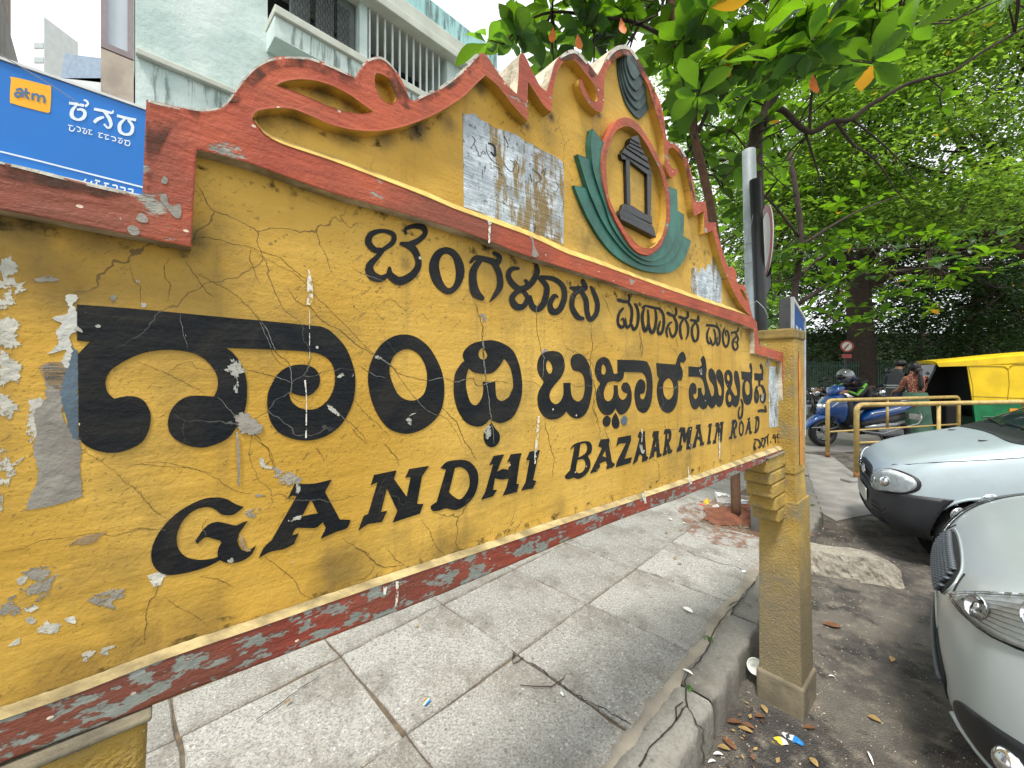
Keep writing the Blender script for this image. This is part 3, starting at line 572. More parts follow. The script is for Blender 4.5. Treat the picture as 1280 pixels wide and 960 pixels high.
for t,mm in [("@L1 940,650 980,625 1040,660 1072,710 1030,733 960,715",GRY),("@L1 905,390 930,350 985,410 975,425 950,430 945,520 930,520 930,440 880,410",GRYL),("@L1 235,190 255,183 270,195 245,200",GRYL),("@L1 178,125 195,120 200,133",GRYL),("@L1 678,240 688,232 696,243 686,250",GRYL),("@L1 152,765 165,715 168,760",GRYL),("@L1 150,190 170,220 130,205",GRYL),
 ("@L2 595,345 610,338 632,350 610,358",GRYL),("@L2 398,445 440,425 490,432 485,445 440,438 410,455",GRYL),("@L2 350,580 390,600 420,640 385,625 360,600",GRYL),("@L2 775,630 800,625 770,640",GRYL),("@L2 750,660 772,650 778,690",GRYL),
 ("@L2 1142,720 1165,690 1175,715 1170,745 1150,750",GRYL),("@G1 790,405 815,430 870,415 870,430 840,440 795,445",GRYL),("@G1 850,255 865,280 850,310 835,290",GRYL),("@G1 495,645 525,630 530,645 510,655",GRYL),("@G1 555,515 575,525 585,565 610,590 580,590 560,560",TAN),
 ("@N 838,515 858,470 870,500 865,520",GRYL),("@M2 275,335 295,330 300,385 285,390",GRYL),("@M2 890,590 920,580 915,640 900,660 890,630",GRYL),("@M3 800,440 830,470 850,500 830,530 805,500",GRYL),("@G4 170,600 195,605 185,640",GRYL)]:
    flat('chip',t,{id(GRYL):CHS}.get(id(mm),mm),NC,.001)
# mould films in the hollows, dark mottled films under the mouldings
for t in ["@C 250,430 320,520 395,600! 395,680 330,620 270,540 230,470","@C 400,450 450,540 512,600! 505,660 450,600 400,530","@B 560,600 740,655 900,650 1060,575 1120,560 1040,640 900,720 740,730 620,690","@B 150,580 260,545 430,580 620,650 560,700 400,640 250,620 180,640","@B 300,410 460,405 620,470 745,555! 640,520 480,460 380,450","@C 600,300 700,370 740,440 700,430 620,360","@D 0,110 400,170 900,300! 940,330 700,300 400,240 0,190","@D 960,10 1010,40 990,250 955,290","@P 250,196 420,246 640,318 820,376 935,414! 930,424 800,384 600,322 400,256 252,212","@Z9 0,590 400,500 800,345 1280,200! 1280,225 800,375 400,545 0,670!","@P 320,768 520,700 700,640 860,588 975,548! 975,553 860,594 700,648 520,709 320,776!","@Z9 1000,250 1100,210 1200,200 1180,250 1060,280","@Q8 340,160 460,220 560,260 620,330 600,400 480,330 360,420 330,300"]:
    flat('dark_film',t,DKFILM,N_YE-.0007)
BRW=ragged(simple('brown weathering on red paint',lin(86,62,50),.9,0,.4,20,.5,60),22,.44,.66)
for t in ["@P 286,128! 306,100 331,79 360,73 400,79 437,95 450,92 470,74 488,84 503,108 514,126! 540,116 575,95 600,70! 590,90 560,112 520,135 500,128 480,88 460,92 448,112 420,98 380,84 345,86 320,104 300,126","@P 183,125! 225,135 250,139! 245,150 215,160 195,200 184,235","@P 0,204 100,229 170,246! 172,258 100,240 0,220","@P 757,82 768,62 780,58 800,76 820,118 832,165! 826,160 812,118 796,84 778,68 764,80","@P 700,72 712,64 724,67 745,92! 740,96 722,74 708,76","@P 846,182 858,196 866,235 870,252! 864,240 856,205 846,190"]:
    extr('weathering',ptr(t),[],N_FR-.0006,N_FR+.0005,[BRW]*3,sign)
for t in ["@P 228,134,2 250,137.5,3 270,136,3 284,128,3 296,111,3 307,97,3 319,85,3 333,77,3 348,73,3 380,72.5,3 400,77.5,3 420,85.5,3 438,94.5,2","@P 450,87,2 458,77,3 468,73,3 478,73,3 488,81,2 497,92,2","@P 518,126,3 530,119,4 550,110,4 566,99,4 580,87,4 598,68,3","@P 185,126,3 200,130,3 225,136,2","@P 700,72,3 712,65,5 722,66,4 734,79,3","@P 757,78,3 762,69,4 770,61,5 780,58.5,5 788,62,4 797,74,3","@P 0,203,3 50,215,4 100,228,4 170,244,4","@P 838,178,3 848,182,3 857,196,2"]:
    q,L,Rr=stroke(parse(t)); vs=[S(a[0],a[1],N_FR-.0009) for a in L+Rr]; m_=len(L)
    mk('worn_rim',vs,[(i,i+1,m_+i+1,m_+i) for i in range(m_-1)],CHW,sign)
# white drips and scratches
for t in ["@L2 262,-90,8 268,-30,24 270,30,30 266,84,26","@L2 268,110,3 268,350,4","@L2 245,460,9 252,560,5 250,750,8","@G4 476,490,6 478,745,9","@G3 795,290,2 797,370,3","@G3 640,410,3 645,460,8 655,465,24 650,510,14","@G3 418,540,26 430,555,14","@G1 545,0,10 552,120,14 555,270,8","@G2 935,160,10 920,330,12 915,400,6","@M3 818,290,12 822,340,10 818,420,8"]:
    q,L,Rr=stroke(parse(t)); vs=[S(a[0],a[1],NC-.0004) for a in L+Rr]; m_=len(L)
    mk('drip',vs,[(i,i+1,m_+i+1,m_+i) for i in range(m_-1)],DROP if t[1:3]!='G1' else GRY,sign)
for t,nn in (("@R2 320,525,24 335,560,22 332,750,18",N_FR),("@R2 345,545,40 350,560,20",N_FR),("@G3 418,545,22 428,600,8",N_FR),("@G3 648,468,22 655,500,12",N_FR),("@T3 845,280,14 842,310,8",N_FR),("@T3 890,260,12 888,330,8 882,355,6",N_FR),("@D 600,130,8 625,160,6 632,190,14",N_FR)):
    q,L,Rr=stroke(parse(t)); vs=[S(a[0],a[1],nn-.0008) for a in L+Rr]; m_=len(L)
    mk('drip',vs,[(i,i+1,m_+i+1,m_+i) for i in range(m_-1)],DROP,sign)
for t in ["@D 800,30 830,10 850,70 900,60 905,120 880,130 840,90","@D 635,180 665,165 700,195 690,215 655,212","@D 680,130 700,105 730,120 740,150 700,150","@A 820,880 840,900 830,920 805,910"]:
    extr('chip',ptr(t),[],N_FR-.0006,N_FR+.001,[GRY]*3,sign)
extr('chip',ptr("@R2 755,700 770,700 790,790 830,880 800,895 760,875 770,800"),[],N_FR-.0006,N_FR+.001,[GRY]*3,sign)

# ---- cracks: thin dark ribbons on yellow, pale where they run through the black letters
CR=["@D 975,232 1050,228 1180,262 1250,275 1310,300 1400,330 1480,400 1600,470","@P 312,309 330,322 345,330 372,345 400,375 425,400 465,440 490,460 530,510 560,525 580,560","@D 1250,275 1255,350 1300,460",
"@P 230,325 240,338 248,350 256,362 268,372","@P 243,340 265,352 290,365 305,378 320,395 335,425 345,450 365,460","@L2 160,0 190,50 235,85 270,95 340,170 420,210 500,280 590,335 680,390 720,430 850,460 940,450 1000,470 1080,450 1110,490 1200,465 1280,480",
"@L2 0,130 60,220 100,320 170,390 180,540 240,570","@L2 1085,60 1130,180 1135,300 1150,460","@L3 650,590 655,690 668,830 690,1000 700,1080 712,1180","@L3 940,450 920,540 940,690 960,760 950,860","@L3 1195,580 1200,700 1190,800 1215,900","@L3 0,300 60,330 180,370",
"@G1 0,255 50,290 95,350 140,400 190,430","@G1 0,490 60,480 150,490","@G1 60,160 150,150 270,170 350,190 440,230 490,270 560,300 620,310","@G1 680,620 760,680 840,750 860,800 930,840","@G1 1070,530 1130,570 1200,610 1240,660 1280,680","@G1 1240,660 1200,720 1140,745","@G1 630,30 700,90 730,170 800,220","@G1 930,50 970,120 980,150",
"@Z0 400,320 460,360 520,400 580,440 620,490 680,530 730,590 780,640 830,670","@Z0 0,840 120,820 200,785 330,770 480,745 560,760 640,740 720,725 830,730","@Z0 440,600 420,650 400,670","@G2 0,220 40,270 75,300","@G2 165,300 200,345 240,385","@G2 450,120 520,190 550,260 600,340 620,380","@G2 0,815 60,840 110,890 170,915 260,905","@G2 180,820 210,870 270,910","@G2 340,670 390,740 420,810 470,860","@G2 960,170 980,260 1010,380 1000,470",
"@M3 340,0 360,150 395,290 400,370","@M3 440,280 480,370 520,470","@Z9 800,0 780,90 740,140 730,250 720,350","@Z9 820,100 880,150 960,190 1040,250","@Z9 1000,0 1100,20 1170,60","@L3 130,490 190,455 240,490 280,520","@L3 340,510 380,560","@L3 0,480 40,520","@L3 110,500 155,560","@L2 345,565 440,650 520,720 560,780","@L2 490,560 560,640 610,680 670,745","@L2 640,780 690,830 720,890","@L2 280,780 320,830 335,865","@L2 520,390 580,430 650,450","@L1 430,360 520,395 620,440 700,480 790,530","@L1 600,420 660,380 720,370 740,400 850,410","@L1 980,405 1080,430 1160,450 1230,480","@L1 520,650 570,640 620,600","@L1 850,545 900,600 950,650 1040,740 1110,820 1140,900","@L1 390,890 460,880 560,890 700,900 830,930","@L1 660,130 670,200 700,300","@L3 660,690 665,760","@L4 80,620 150,630 190,660","@L4 390,630 420,660 480,650 560,655","@L4 545,600 555,700 540,800 580,900","@L4 930,670 1000,665 1060,670 1120,660 1180,685","@L4 850,260 870,400 860,470","@L4 600,40 640,130 670,200","@N 400,370 410,420 415,450","@M1 320,410 325,550 340,700","@D 650,350 665,430 700,480 700,560","@D 845,330 820,400 850,470 835,550","@D 700,240 620,260","@G1 400,430 375,470 390,520","@M2 680,160 815,155","@M1 690,500 700,600"]
dark=MB(); pale=MB(); fcr=0
def infl(x,y): 
    for o,hs in INKP:
        if pip(x,y,o) and not any(pip(x,y,h) for h in hs): return True
    return False
BB=[(min(p[0] for p in o),max(p[0] for p in o),min(p[1] for p in o),max(p[1] for p in o)) for o,_ in INKP]
for t in CR:
    q=smooth([(a,b,False,0) for a,b,c,w in parse(t)],False,2.0)
    pts=[]; ph=random.random()*9
    for i,(x,y,_) in enumerate(q): pts.append((x+random.uniform(-.55,.55)+.6*math.sin(i*.9+ph),y+random.uniform(-.55,.55)))
    wd=random.uniform(.35,.68)
    for i in range(len(pts)-1):
        (x0,y0),(x1,y1)=pts[i],pts[i+1]; dx,dy=x1-x0,y1-y0; d=math.hypot(dx,dy) or 1; nx,ny=-dy/d,dx/d
        tp=min(1,.35+min(i,len(pts)-2-i)*.1); w=wd*tp*random.uniform(.6,1.2)*.55
        xm,ym=(x0+x1)/2,(y0+y1)/2
        ink=any(b[0]<=xm<=b[1] and b[2]<=ym<=b[3] for b in BB) and infl(xm,ym)
        tgt=pale if ink else dark; nn=N_YE-(.0017 if ink else .0004)
        tgt.add([S(x0+nx*w,y0+ny*w,nn),S(x1+nx*w,y1+ny*w,nn),S(x1-nx*w,y1-ny*w,nn),S(x0-nx*w,y0-ny*w,nn)],[(0,1,2,3)])
meta(dark.mk('crack',[CRK],sign),kind='stuff'); meta(pale.mk('crack',[CRW],sign),kind='stuff')

# ---- posts and stepped corbels
def m_post():
    n=NT('stained yellow post'); a=n.noise(9,6,.6); b=n.noise(4,6,.65)
    col=n.mix(n.ramp(a,.35,.7),lin(150,122,50),lin(176,146,70))
    col=n.mix(n.ramp(b,.5,.66),col,lin(128,116,86))
    sep=n.t.nodes.new('ShaderNodeSeparateXYZ'); n.l(n.co,sep.inputs[0])
    low=n.ramp(n.math('ADD',sep.outputs[2],n.math('MULTIPLY',n.noise(6,5,.6),.5)),1.25,.55)
    col=n.mix(n.math('MULTIPLY',low,.82),col,lin(106,100,84))
    sp=n.vor(60); col=n.mix(n.math('LESS_THAN',sp,.09),col,lin(206,196,170))
    n.col(col); n.rough(.8); n.bump(n.math('ADD',n.noise(30,6,.65),n.noise(120,3)),.55,.008,.005); return n.m
PST=m_post(); MOSS=simple('mossy weathered masonry',lin(132,112,62),.9,0,.55,12,.9,60,bevel=.006)
PLN=simple('dirty grey plinth plaster',lin(128,118,96),.9,0,.45,10,.8,60,bevel=.004); ORG=simple('orange groove paint',lin(214,128,34),.7,0,.3,20,.3); CRIM=simple('dark crimson groove paint',lin(150,34,30),.7,0,.3,20,.3)
def UW(u,n,z): return UD*u+ND*n+Vector((0,0,z))
def ubox(mb,u0,u1,n0,n1,z0,z1,mi=0,bev=0): return mb.box(UW((u0+u1)/2,(n0+n1)/2,(z0+z1)/2),(abs(u1-u0),abs(n1-n0),abs(z1-z0)),mi,UA,bev)
def frust(mb,u0,u1,a,b,z0,z1,mi=0):
    """a,b: (nfront,nback) at bottom and top"""
    vs=[UW(u,n,z) for z,(nf,nb) in ((z0,a),(z1,b)) for u,n in ((u0,nf),(u1,nf),(u1,nb),(u0,nb))]
    return mb.add(vs,[(0,3,2,1),(4,5,6,7),(0,1,5,4),(1,2,6,5),(2,3,7,6),(3,0,4,7)],mi)
def post(u0,u1,sgn):
    mb=MB(); frust(mb,u0,u1,(.472,.632),(.486,.632),.12,.90); mb.mk('post_base',[PST],sign)
    mb=MB(); frust(mb,u0+.012,u1-.012,(.494,.630),(.503,.632),.90,1.02); frust(mb,u0+.008,u1-.008,(.498,.634),(.505,.634),1.02,1.60); mb.mk('post',[PST],sign)
    mb=MB(); ubox(mb,u0-.002,u1+.002,.499,.642,1.60,1.645,0,.008); mb.mk('post_cap',[MOSS],sign)
    mb=MB(); ubox(mb,u0-.013,u1+.013,.461,.642,-.02,.13,0,.01); mb.mk('plinth',[PLN],sign)
    mb=MB(); um=(u0+u1)/2
    mb.add([UW(u,n,z) for u,n,z in ((um-.018,.4955,1.05),(um+.018,.4955,1.05),(um+.018,.5015,1.50),(um,.502,1.56),(um-.018,.5015,1.50))],[(0,1,2,3,4)]); mb.mk('groove',[ORG],sign)
    mb=MB(); mb.add([UW(u,n,z) for u,n,z in ((um-.02,.4835,.55),(um+.02,.4835,.55),(um+.02,.489,.84),(um-.02,.489,.84))],[(0,1,2,3)]); mb.mk('groove',[CRIM],sign)
    # corbel: five steps under the panel end
    zt=1.45-(565-HY)/F*2.62
    e=u0 if sgn<0 else u1
    prof=[(.205,.062),(.175,.052),(.15,.06),(.115,.06),(.075,.055)]; z=1.108
    for pr,h in prof:
        mb=MB(); lo,hi=(e-pr,e+.02) if sgn<0 else (e-.02,e+pr)
        ubox(mb,lo,hi,.534+.002*pr,.636,z-h+.004,z,0,.006); mb.mk('corbel_step',[PST],sign); z-=h
    mb=MB(); lo,hi=(e-.21,e+.0) if sgn<0 else (e-.0,e+.21)
    ubox(mb,lo,hi,.529,.640,1.1085,1.1145,0,.002); mb.mk('corbel_top',[COT],sign)
COT=simple('mossy grey corbel top',lin(126,118,98),.9,0,.5,20,.9,70)
post(2.02,2.20,-1); post(-.40,-.22,1)
mb=MB(); ubox(mb,2.00,2.03,.53,.645,1.06,1.108,0,.004); mb.mk('corbel_block',[PST],sign)

# ============================================================ GROUND, ROAD, PAVEMENT
def m_asphalt():
    n=NT('worn asphalt with dirt'); a=n.noise(2.4,7,.65); b=n.noise(11,6,.65); g=n.noise(1.1,4,.6)
    col=n.mix(n.ramp(a,.36,.62),lin(56,53,51),lin(112,106,97))
    col=n.mix(n.math('MULTIPLY',n.ramp(b,.5,.72),.7),col,lin(150,140,124))
    col=n.mix(n.math('MULTIPLY',n.ramp(g,.55,.7),.5),col,lin(96,76,60))
    st=n.vor(190); col=n.mix(n.math('MULTIPLY',n.math('LESS_THAN',st,.22),.35),col,lin(150,142,130))
    col=n.mix(n.math('MULTIPLY',n.ramp(n.noise(5.5,5,.6,n.mp((1,1,1),0,loc=(4,4,0))),.56,.64),.75),col,lin(40,38,38))
    n.col(col); n.rough(n.math('ADD',n.math('MULTIPLY',b,.5),.45))
    h=n.math('ADD',n.noise(45,6,.7),n.math('MULTIPLY',st,-.9)); n.bump(n.math('ADD',h,n.math('MULTIPLY',a,2)),.8,.012); return n.m
def m_granite(name,c1,c2,flk=.62,s=1.0,wht=.7):
    n=NT(name); a=n.noise(3.5,5,.6); b=n.noise(9,5,.6)
    oi=n.t.nodes.new('ShaderNodeObjectInfo'); rnd=oi.outputs['Random']
    col=n.mix(rnd,c1,c2)
    col=n.mix(n.math('MULTIPLY',n.ramp(a,.4,.68),.5),col,lin(134,128,116))
    col=n.mix(n.math('MULTIPLY',n.ramp(b,.56,.76),.5),col,lin(104,96,84))
    v=n.noise(100*s,4,.8); col=n.mix(n.math('MULTIPLY',n.ramp(v,.48,.58),flk),col,lin(84,86,86))
    v2=n.noise(80*s,4,.78,n.mp((1,1,1),0,loc=(5,3,2))); col=n.mix(n.math('MULTIPLY',n.ramp(v2,.56,.68),wht),col,lin(222,224,222))
    d_=n.noise(2.3,7,.7,n.mp((1,1,1),0,loc=(1,8,3))); col=n.mix(n.math('MULTIPLY',n.ramp(d_,.48,.66),.55),col,lin(96,90,80))
    sp=n.vor(13,n.mp((1,1,1),0,loc=(2,2,2))); col=n.mix(n.math('MULTIPLY',n.math('LESS_THAN',sp,.10),.5),col,lin(70,68,64))
    n.col(col); n.rough(.75); n.bump(n.math('ADD',n.noise(75*s,5,.7),n.math('MULTIPLY',n.noise(8,5,.6),1.5)),.65,.008,.004); return n.m
ASP=m_asphalt(); SLB=m_granite('rough dressed granite',lin(146,143,135),lin(172,169,161))
KRB=m_granite('worn granite kerb',lin(118,115,107),lin(134,131,122),.35,.7,.12)
CON=simple('dirty concrete screed',lin(154,145,130),.9,0,.35,7,.9,50); MORT=simple('sandy dirt in joints',lin(112,98,80),.95,0,.5,22,.9,80)
CONL=simple('pale road concrete',lin(150,146,140),.85,0,.3,5,.7,50); SOIL=simple('red laterite soil',lin(122,74,52),.95,0,.45,16,1,60)
mb=MB(); v=[(-250,-60,0),(250,-60,0),(250,400,0),(-250,400,0)]
ground=meta(mk('road',v,[(0,1,2,3)],ASP),kind='structure')
K1=Vector((2.915,3.757,0)); K2=Vector((4.67,6.44,0)); K3=Vector((5.0,7.2,0))
def sub2(a,b,d):   # inner offset
    t=(b-a).normalized(); return Vector((-t.y,t.x,0))*d
base=[W(-3,.69),K1+MD*.16,K2+sub2(K1,K2,.16),K3+Vector((-.16,0,0)),Vector((-3,14,0)),W(5,14),W(-3,14)]
poly=[(p.x,p.y) for p in base]; nb=len(poly)
pv=[(x,y,.139) for x,y in poly]+[(x,y,-.05) for x,y in poly]
tri=[tuple(t) for t in geometry.tessellate_polygon([[Vector((x,y,0)) for x,y in poly]])]
fx=[]
for t in tri:
    a,b,c=[Vector((*poly[i],0)) for i in t]
    fx.append(t if (b-a).cross(c-a).z>0 else t[::-1])
pave=meta(mk('pavement',pv,fx+[(i,i+nb,(i+1)%nb+nb,(i+1)%nb) for i in range(nb)],MORT,origin=(0,0,0)),kind='structure')
def slabmesh(mb,cs,z0,z1,inset=.006,jag=.004,mi=0,bevel=.008,seg=7):
    """a stone slab with a slightly uneven outline and rounded edge, cs = four corners"""
    out=[]
    for i in range(4):
        a,b=cs[i],cs[(i+1)%4]
        for j in range(seg):
            p=a.lerp(b,j/seg); out.append(p+Vector((random.uniform(-jag,jag),random.uniform(-jag,jag),0)))
    c=sum(cs,Vector())/4; n=len(out)
    ins=lambda p,d: p+(c-p).normalized()*d
    r0=[Vector((p.x,p.y,z0)) for p in out]
    r1=[Vector((p.x,p.y,z1-bevel)) for p in out]
    r2=[Vector((ins(p,bevel*.8).x,ins(p,bevel*.8).y,z1+random.uniform(-.0012,.0012))) for p in out]
    vs=r0+r1+r2; fs=[]
    for k in (0,1):
        for i in range(n): fs.append((k*n+i,k*n+(i+1)%n,(k+1)*n+(i+1)%n,(k+1)*n+i))
    fs.append(tuple(range(2*n,3*n))); return mb.add(vs,fs,mi)
SJ=.577; PIT=(4.17,4.75,1.02,1.56)
TR0=W(4.02,.90); 
def right_of_bend(p):
    d=(K2-K1); q=p-K1; return (d.x*q.y-d.y*q.x)<.20 and q.dot(d)>-.2
pit_c=Vector((2.05,3.62,0)); ps,pm=pit_c.dot(KD),pit_c.dot(MD)
for i in range(-5,15):
    for j in range(0,8):
        s0=1.34+SJ*i; m0=.705+SJ*j
        cs=[W(s0,m0),W(s0+SJ,m0),W(s0+SJ,m0+SJ),W(s0,m0+SJ)]
        c=sum(cs,Vector())/4
        if right_of_bend(c) or any(right_of_bend(q) for q in cs[:2]): continue
        if abs(c.dot(KD)-ps-.05)<.30 and abs(c.dot(MD)-pm-.05)<.3: continue
        if c.y>9.5: continue
        gap=random.uniform(.002,.006)
        ang=random.uniform(-.012,.012); tz=.150+random.uniform(-.005,.004)
        cs=[c+Matrix.Rotation(ang,3,'Z')@((q-c)*(1-2*gap/SJ)) for q in cs]
        mb=MB(); slabmesh(mb,cs,.10,tz); mb.mk('slab',SLB,pave,origin=c)
# one rough, cracked concrete strip between the slabs and the kerb
mb=MB(); vs=[]; N_=260; wa=wb=0
for i in range(N_+1):
    s0=-1.2+i*.024; wa=wa*.8+random.uniform(-.006,.006); wb=wb*.8+random.uniform(-.010,.010)
    vs+=[W(s0,.672+wa,.146),W(s0+random.uniform(-.006,.006),.69+wa*.3,.1535+random.uniform(-.002,.003)),W(s0,.716+wb,.1535+random.uniform(-.002,.003)),W(s0,.730+wb,.146)]
mb.add(vs,[(4*i+j,4*i+4+j,4*i+5+j,4*i+1+j) for i in range(N_) for j in range(3)])
meta(mb.mk('mortar_fillet',CON,pave,True),kind='stuff')
CRG=simple('deep crack in kerb',lin(46,40,32),.95,bump=0); mb=MB()
def gcrack(pts,z,w=.003):
    q=smooth([(x,y,False,0) for x,y in pts],False,6); prev=None
    P_=[G(x+random.uniform(-1.6,1.6),y+random.uniform(-1.4,1.4),z) for x,y,_ in q]
    for a_,b_ in zip(P_,P_[1:]):
        d=(b_-a_).normalized(); n_=Vector((-d.y,d.x,0))*w*random.uniform(.4,1.2); mb.add([a_+n_,a_-n_,b_-n_,b_+n_],[(0,1,2,3)])
for pts in [[(800,958),(812,935),(830,918),(845,900),(858,880),(856,858),(862,838),(878,820),(888,800)],[(858,880),(866,890),(872,905),(880,912)],[(845,900),(846,885),(853,878)],[(888,800),(898,780),(915,760),(935,740),(948,722)],[(880,912),(878,935),(880,958)],[(912,757),(925,752),(940,758)]]: gcrack(pts,.1575)
meta(mb.mk('kerb_crack',CRG,pave),kind='stuff')
mb=MB(); 
for pts in [[(640,812),(655,824),(690,846),(720,868),(758,888),(790,906)],[(642,815),(640,830),(655,822)]]: gcrack(pts,.1555,.0024)
for pts in [[(800,713),(812,716),(828,722)],[(320,900),(350,880),(400,845)],[(860,690),(890,700),(930,712)],[(700,668),(716,676),(738,683)]]: gcrack(pts,.1555,.0022)
meta(mb.mk('slab_crack',CRG,pave),kind='stuff')
kerb=meta(mk('kerb',[(0,0,-.02),(0,0.01,-.02),(.01,0,-.02)],[(0,1,2)],KRB,origin=(0,0,0)),kind='structure')
bpy.data.objects.remove(kerb)
kmb=MB(); path=[W(-2.2,.605),K1+MD*.08,K2+sub2(K1,K2,.08),K3+Vector((-.08,0,0))]
mb=MB()
for a,b in zip(path,path[1:]):
    t=(b-a).normalized(); nrm=Vector((-t.y,t.x,0)); mb.add([a-nrm*.07,b-nrm*.07,b+nrm*.07,a+nrm*.07],[(0,1,2,3)])
mb.v=[(x,y,.05) for x,y,z in mb.v]; kerb=meta(mb.mk('kerb',MORT,origin=(0,0,0)),kind='structure')
seg=0
for a,b in zip(path,path[1:]):
    L=(b-a).length; t=(b-a).normalized(); nrm=Vector((-t.y,t.x,0)); d=0
    while d<L-.05:
        l=min(random.uniform(.62,.95),L-d); 
        if L-d-l<.25: l=L-d
        c=a+t*(d+l/2); w0=.165; zt=.148+random.uniform(-.010,.004)
        # uneven, worn stone with a rounded road edge
        nx=14; prof=[(-.5,-.06),(-.5,.06),(-.5,zt-.022),(-.475,zt-.008),(-.42,zt-.001),(-.1,zt),(.2,zt),(.5,zt-.003),(.5,.0)]
        vs=[]; 
        for q in range(nx+1):
            e=.012 if q in (0,nx) else 0
            for (px_,pz) in prof:
                wob=.008*math.sin(q*1.7+d*9+px_*5)+random.uniform(-.003,.003)
                vs.append(a+t*(d+e*.6+(l-1.2*e)*q/nx)+nrm*(px_*(w0-e)+ (wob if px_<0 else 0))+Vector((0,0,pz-(e*.6 if pz>.05 else 0)+random.uniform(-.002,.002))))
        m_=len(prof); fs=[(q*m_+r,(q+1)*m_+r,(q+1)*m_+r+1,q*m_+r+1) for q in range(nx) for r in range(m_-1)]
        fs+=[tuple(range(m_))[::-1],tuple(nx*m_+r for r in range(m_))]
        mb=MB(); mb.add(vs,fs); mb.mk('kerb_stone',KRB,kerb,True,origin=c); d+=l
# pale concrete apron round the corner
ap=[G(1000,566),G(1042,572),G(1082,604),G(1105,640),G(1045,652),G(1024,640)]
mb=MB(); mb.add([Vector((p.x,p.y,.006)) for p in ap],[tuple(range(6))]); meta(mb.mk('concrete_apron',CONL,origin=(0,0,0)),kind='structure')
# far road surface is paler
mb=MB(); mb.add([(3,7.4,.004),(40,7.4,.004),(60,15.5,.004),(3,15.5,.004)],[(0,1,2,3)]); meta(mb.mk('cross_road',simple('pale dusty asphalt',lin(128,124,120),.85,0,.25,3,.5,60),origin=(0,0,0)),kind='structure')
mb=MB(); mb.box((30,18.4,.08),(70,6,.16),0,.0); meta(mb.mk('park_ground',simple('dark earth under trees',lin(84,76,62),.95,0,.4,3,.5,40)),kind='structure')
# planting square: red soil heap, spilled over the slabs
from mathutils import noise as mno
mb=MB(); nr,na=22,72; hc=Vector((pit_c.x+.06,pit_c.y+.03,0)); vs=[hc+Vector((0,0,.19))]
for r in range(1,nr+1):
    for q in range(na):
        a=2*math.pi*q/na; t=r/nr; rr=t*(.36+.08*math.sin(a*3+1)+.05*math.sin(a*5)+.05*mno.noise(Vector((math.cos(a)*4,math.sin(a)*4,1)))+.03*mno.noise(Vector((math.cos(a)*14,math.sin(a)*14,4))))
        p=hc+KD*rr*math.cos(a)+MD*rr*.85*math.sin(a); h=.045*(1-t**1.6)+(.022*mno.noise(p*9)+.014*mno.noise(p*26)+.008*mno.noise(p*60))*(1-t**4)*1.3
        vs.append(Vector((p.x,p.y,.1525+max(0,h)-(.006 if r==nr else 0))))
fs=[(0,1+q,1+(q+1)%na) for q in range(na)]+[(1+(r-1)*na+q,1+r*na+q,1+r*na+(q+1)%na,1+(r-1)*na+(q+1)%na) for r in range(1,nr) for q in range(na)]
mb.add(vs,fs); meta(mb.mk('soil_heap',SOIL,None,True,origin=pit_c),label='heap of red soil round the thin trunk set in the pavement',cat='soil',kind='stuff')
# thin film of the same soil washed over the slabs
f=ragged(simple('washed red soil film',lin(150,110,86),.95,0,.4,12,.4,60),16,.46,.66)
mb=MB(); n_=60; vs=[hc+Vector((0,0,.1562))]+[hc+KD*(.62+.12*math.sin(2*a+1)+.06*math.sin(5*a))*math.cos(a)+MD*.52*math.sin(a)+Vector((-.08,-.10,.1562)) for a in [2*math.pi*i/n_ for i in range(n_)]]
mb.add(vs,[(0,1+i,1+(i+1)%n_) for i in range(n_)]); meta(mb.mk('soil_film',f,pave),kind='stuff')

# rough granite block lying beside the road post
def rock(name,c,size,rz,seed,mat,nsub=3,amp=.06):
    rs=random.Random(seed); bm=bmesh.new(); bmesh.ops.create_cube(bm,size=1); bmesh.ops.subdivide_edges(bm,edges=bm.edges[:],cuts=7,use_grid_fill=True)
    from mathutils import noise as mn
    Mx=Matrix.Rotation(rz,3,'Z')
    vs=[]
    for v in bm.verts:
        p=v.co.copy(); q=Vector((max(-.47,min(.47,p.x)),max(-.44,min(.44,p.y)),max(-.44,min(.44,p.z))))
        p=Vector((p.x*size[0],p.y*size[1],p.z*size[2]))
        nn=mn.noise_vector(p*7+Vector((seed,0,0)))*amp*.35+mn.noise_vector(p*18+Vector((0,seed,0)))*amp*.16
        nn=nn+Vector((0,0,1))*(.012*round(mn.noise(Vector((p.x*9,p.y*3,p.z*5+seed)))*2.2))+Vector((mn.cell(p*14)-.5,mn.cell(p*14+Vector((9,0,0)))-.5,mn.cell(p*14+Vector((0,9,0)))-.5))*.012*(amp>.08)
        if abs(v.co.x)>.49: p.x-=math.copysign(.03,p.x)*abs(mn.noise(p*5))*2
        p=p+nn; p.z*=1-.18*(v.co.x>.3)
        if v.co.z>.3 and abs(v.co.y)>.35: p.z-=.012
        vs.append(Mx@p+Vector(c))
    bm.verts.index_update(); fs=[[v.index for v in f.verts] for f in bm.faces]; bm.free()
    return mk(name,vs,fs,mat,None,None,False,origin=c)
STN=m_granite('split granite',lin(156,148,132),lin(164,156,140),.4,.6,.25)
a,b=Vector((2.12,2.93,0)),Vector((2.64,2.69,0)); dd=(b-a).normalized(); nn=Vector((-dd.y,dd.x,0)); L_=(b-a).length
mb=MB(); NX,NP=30,26; vs=[]
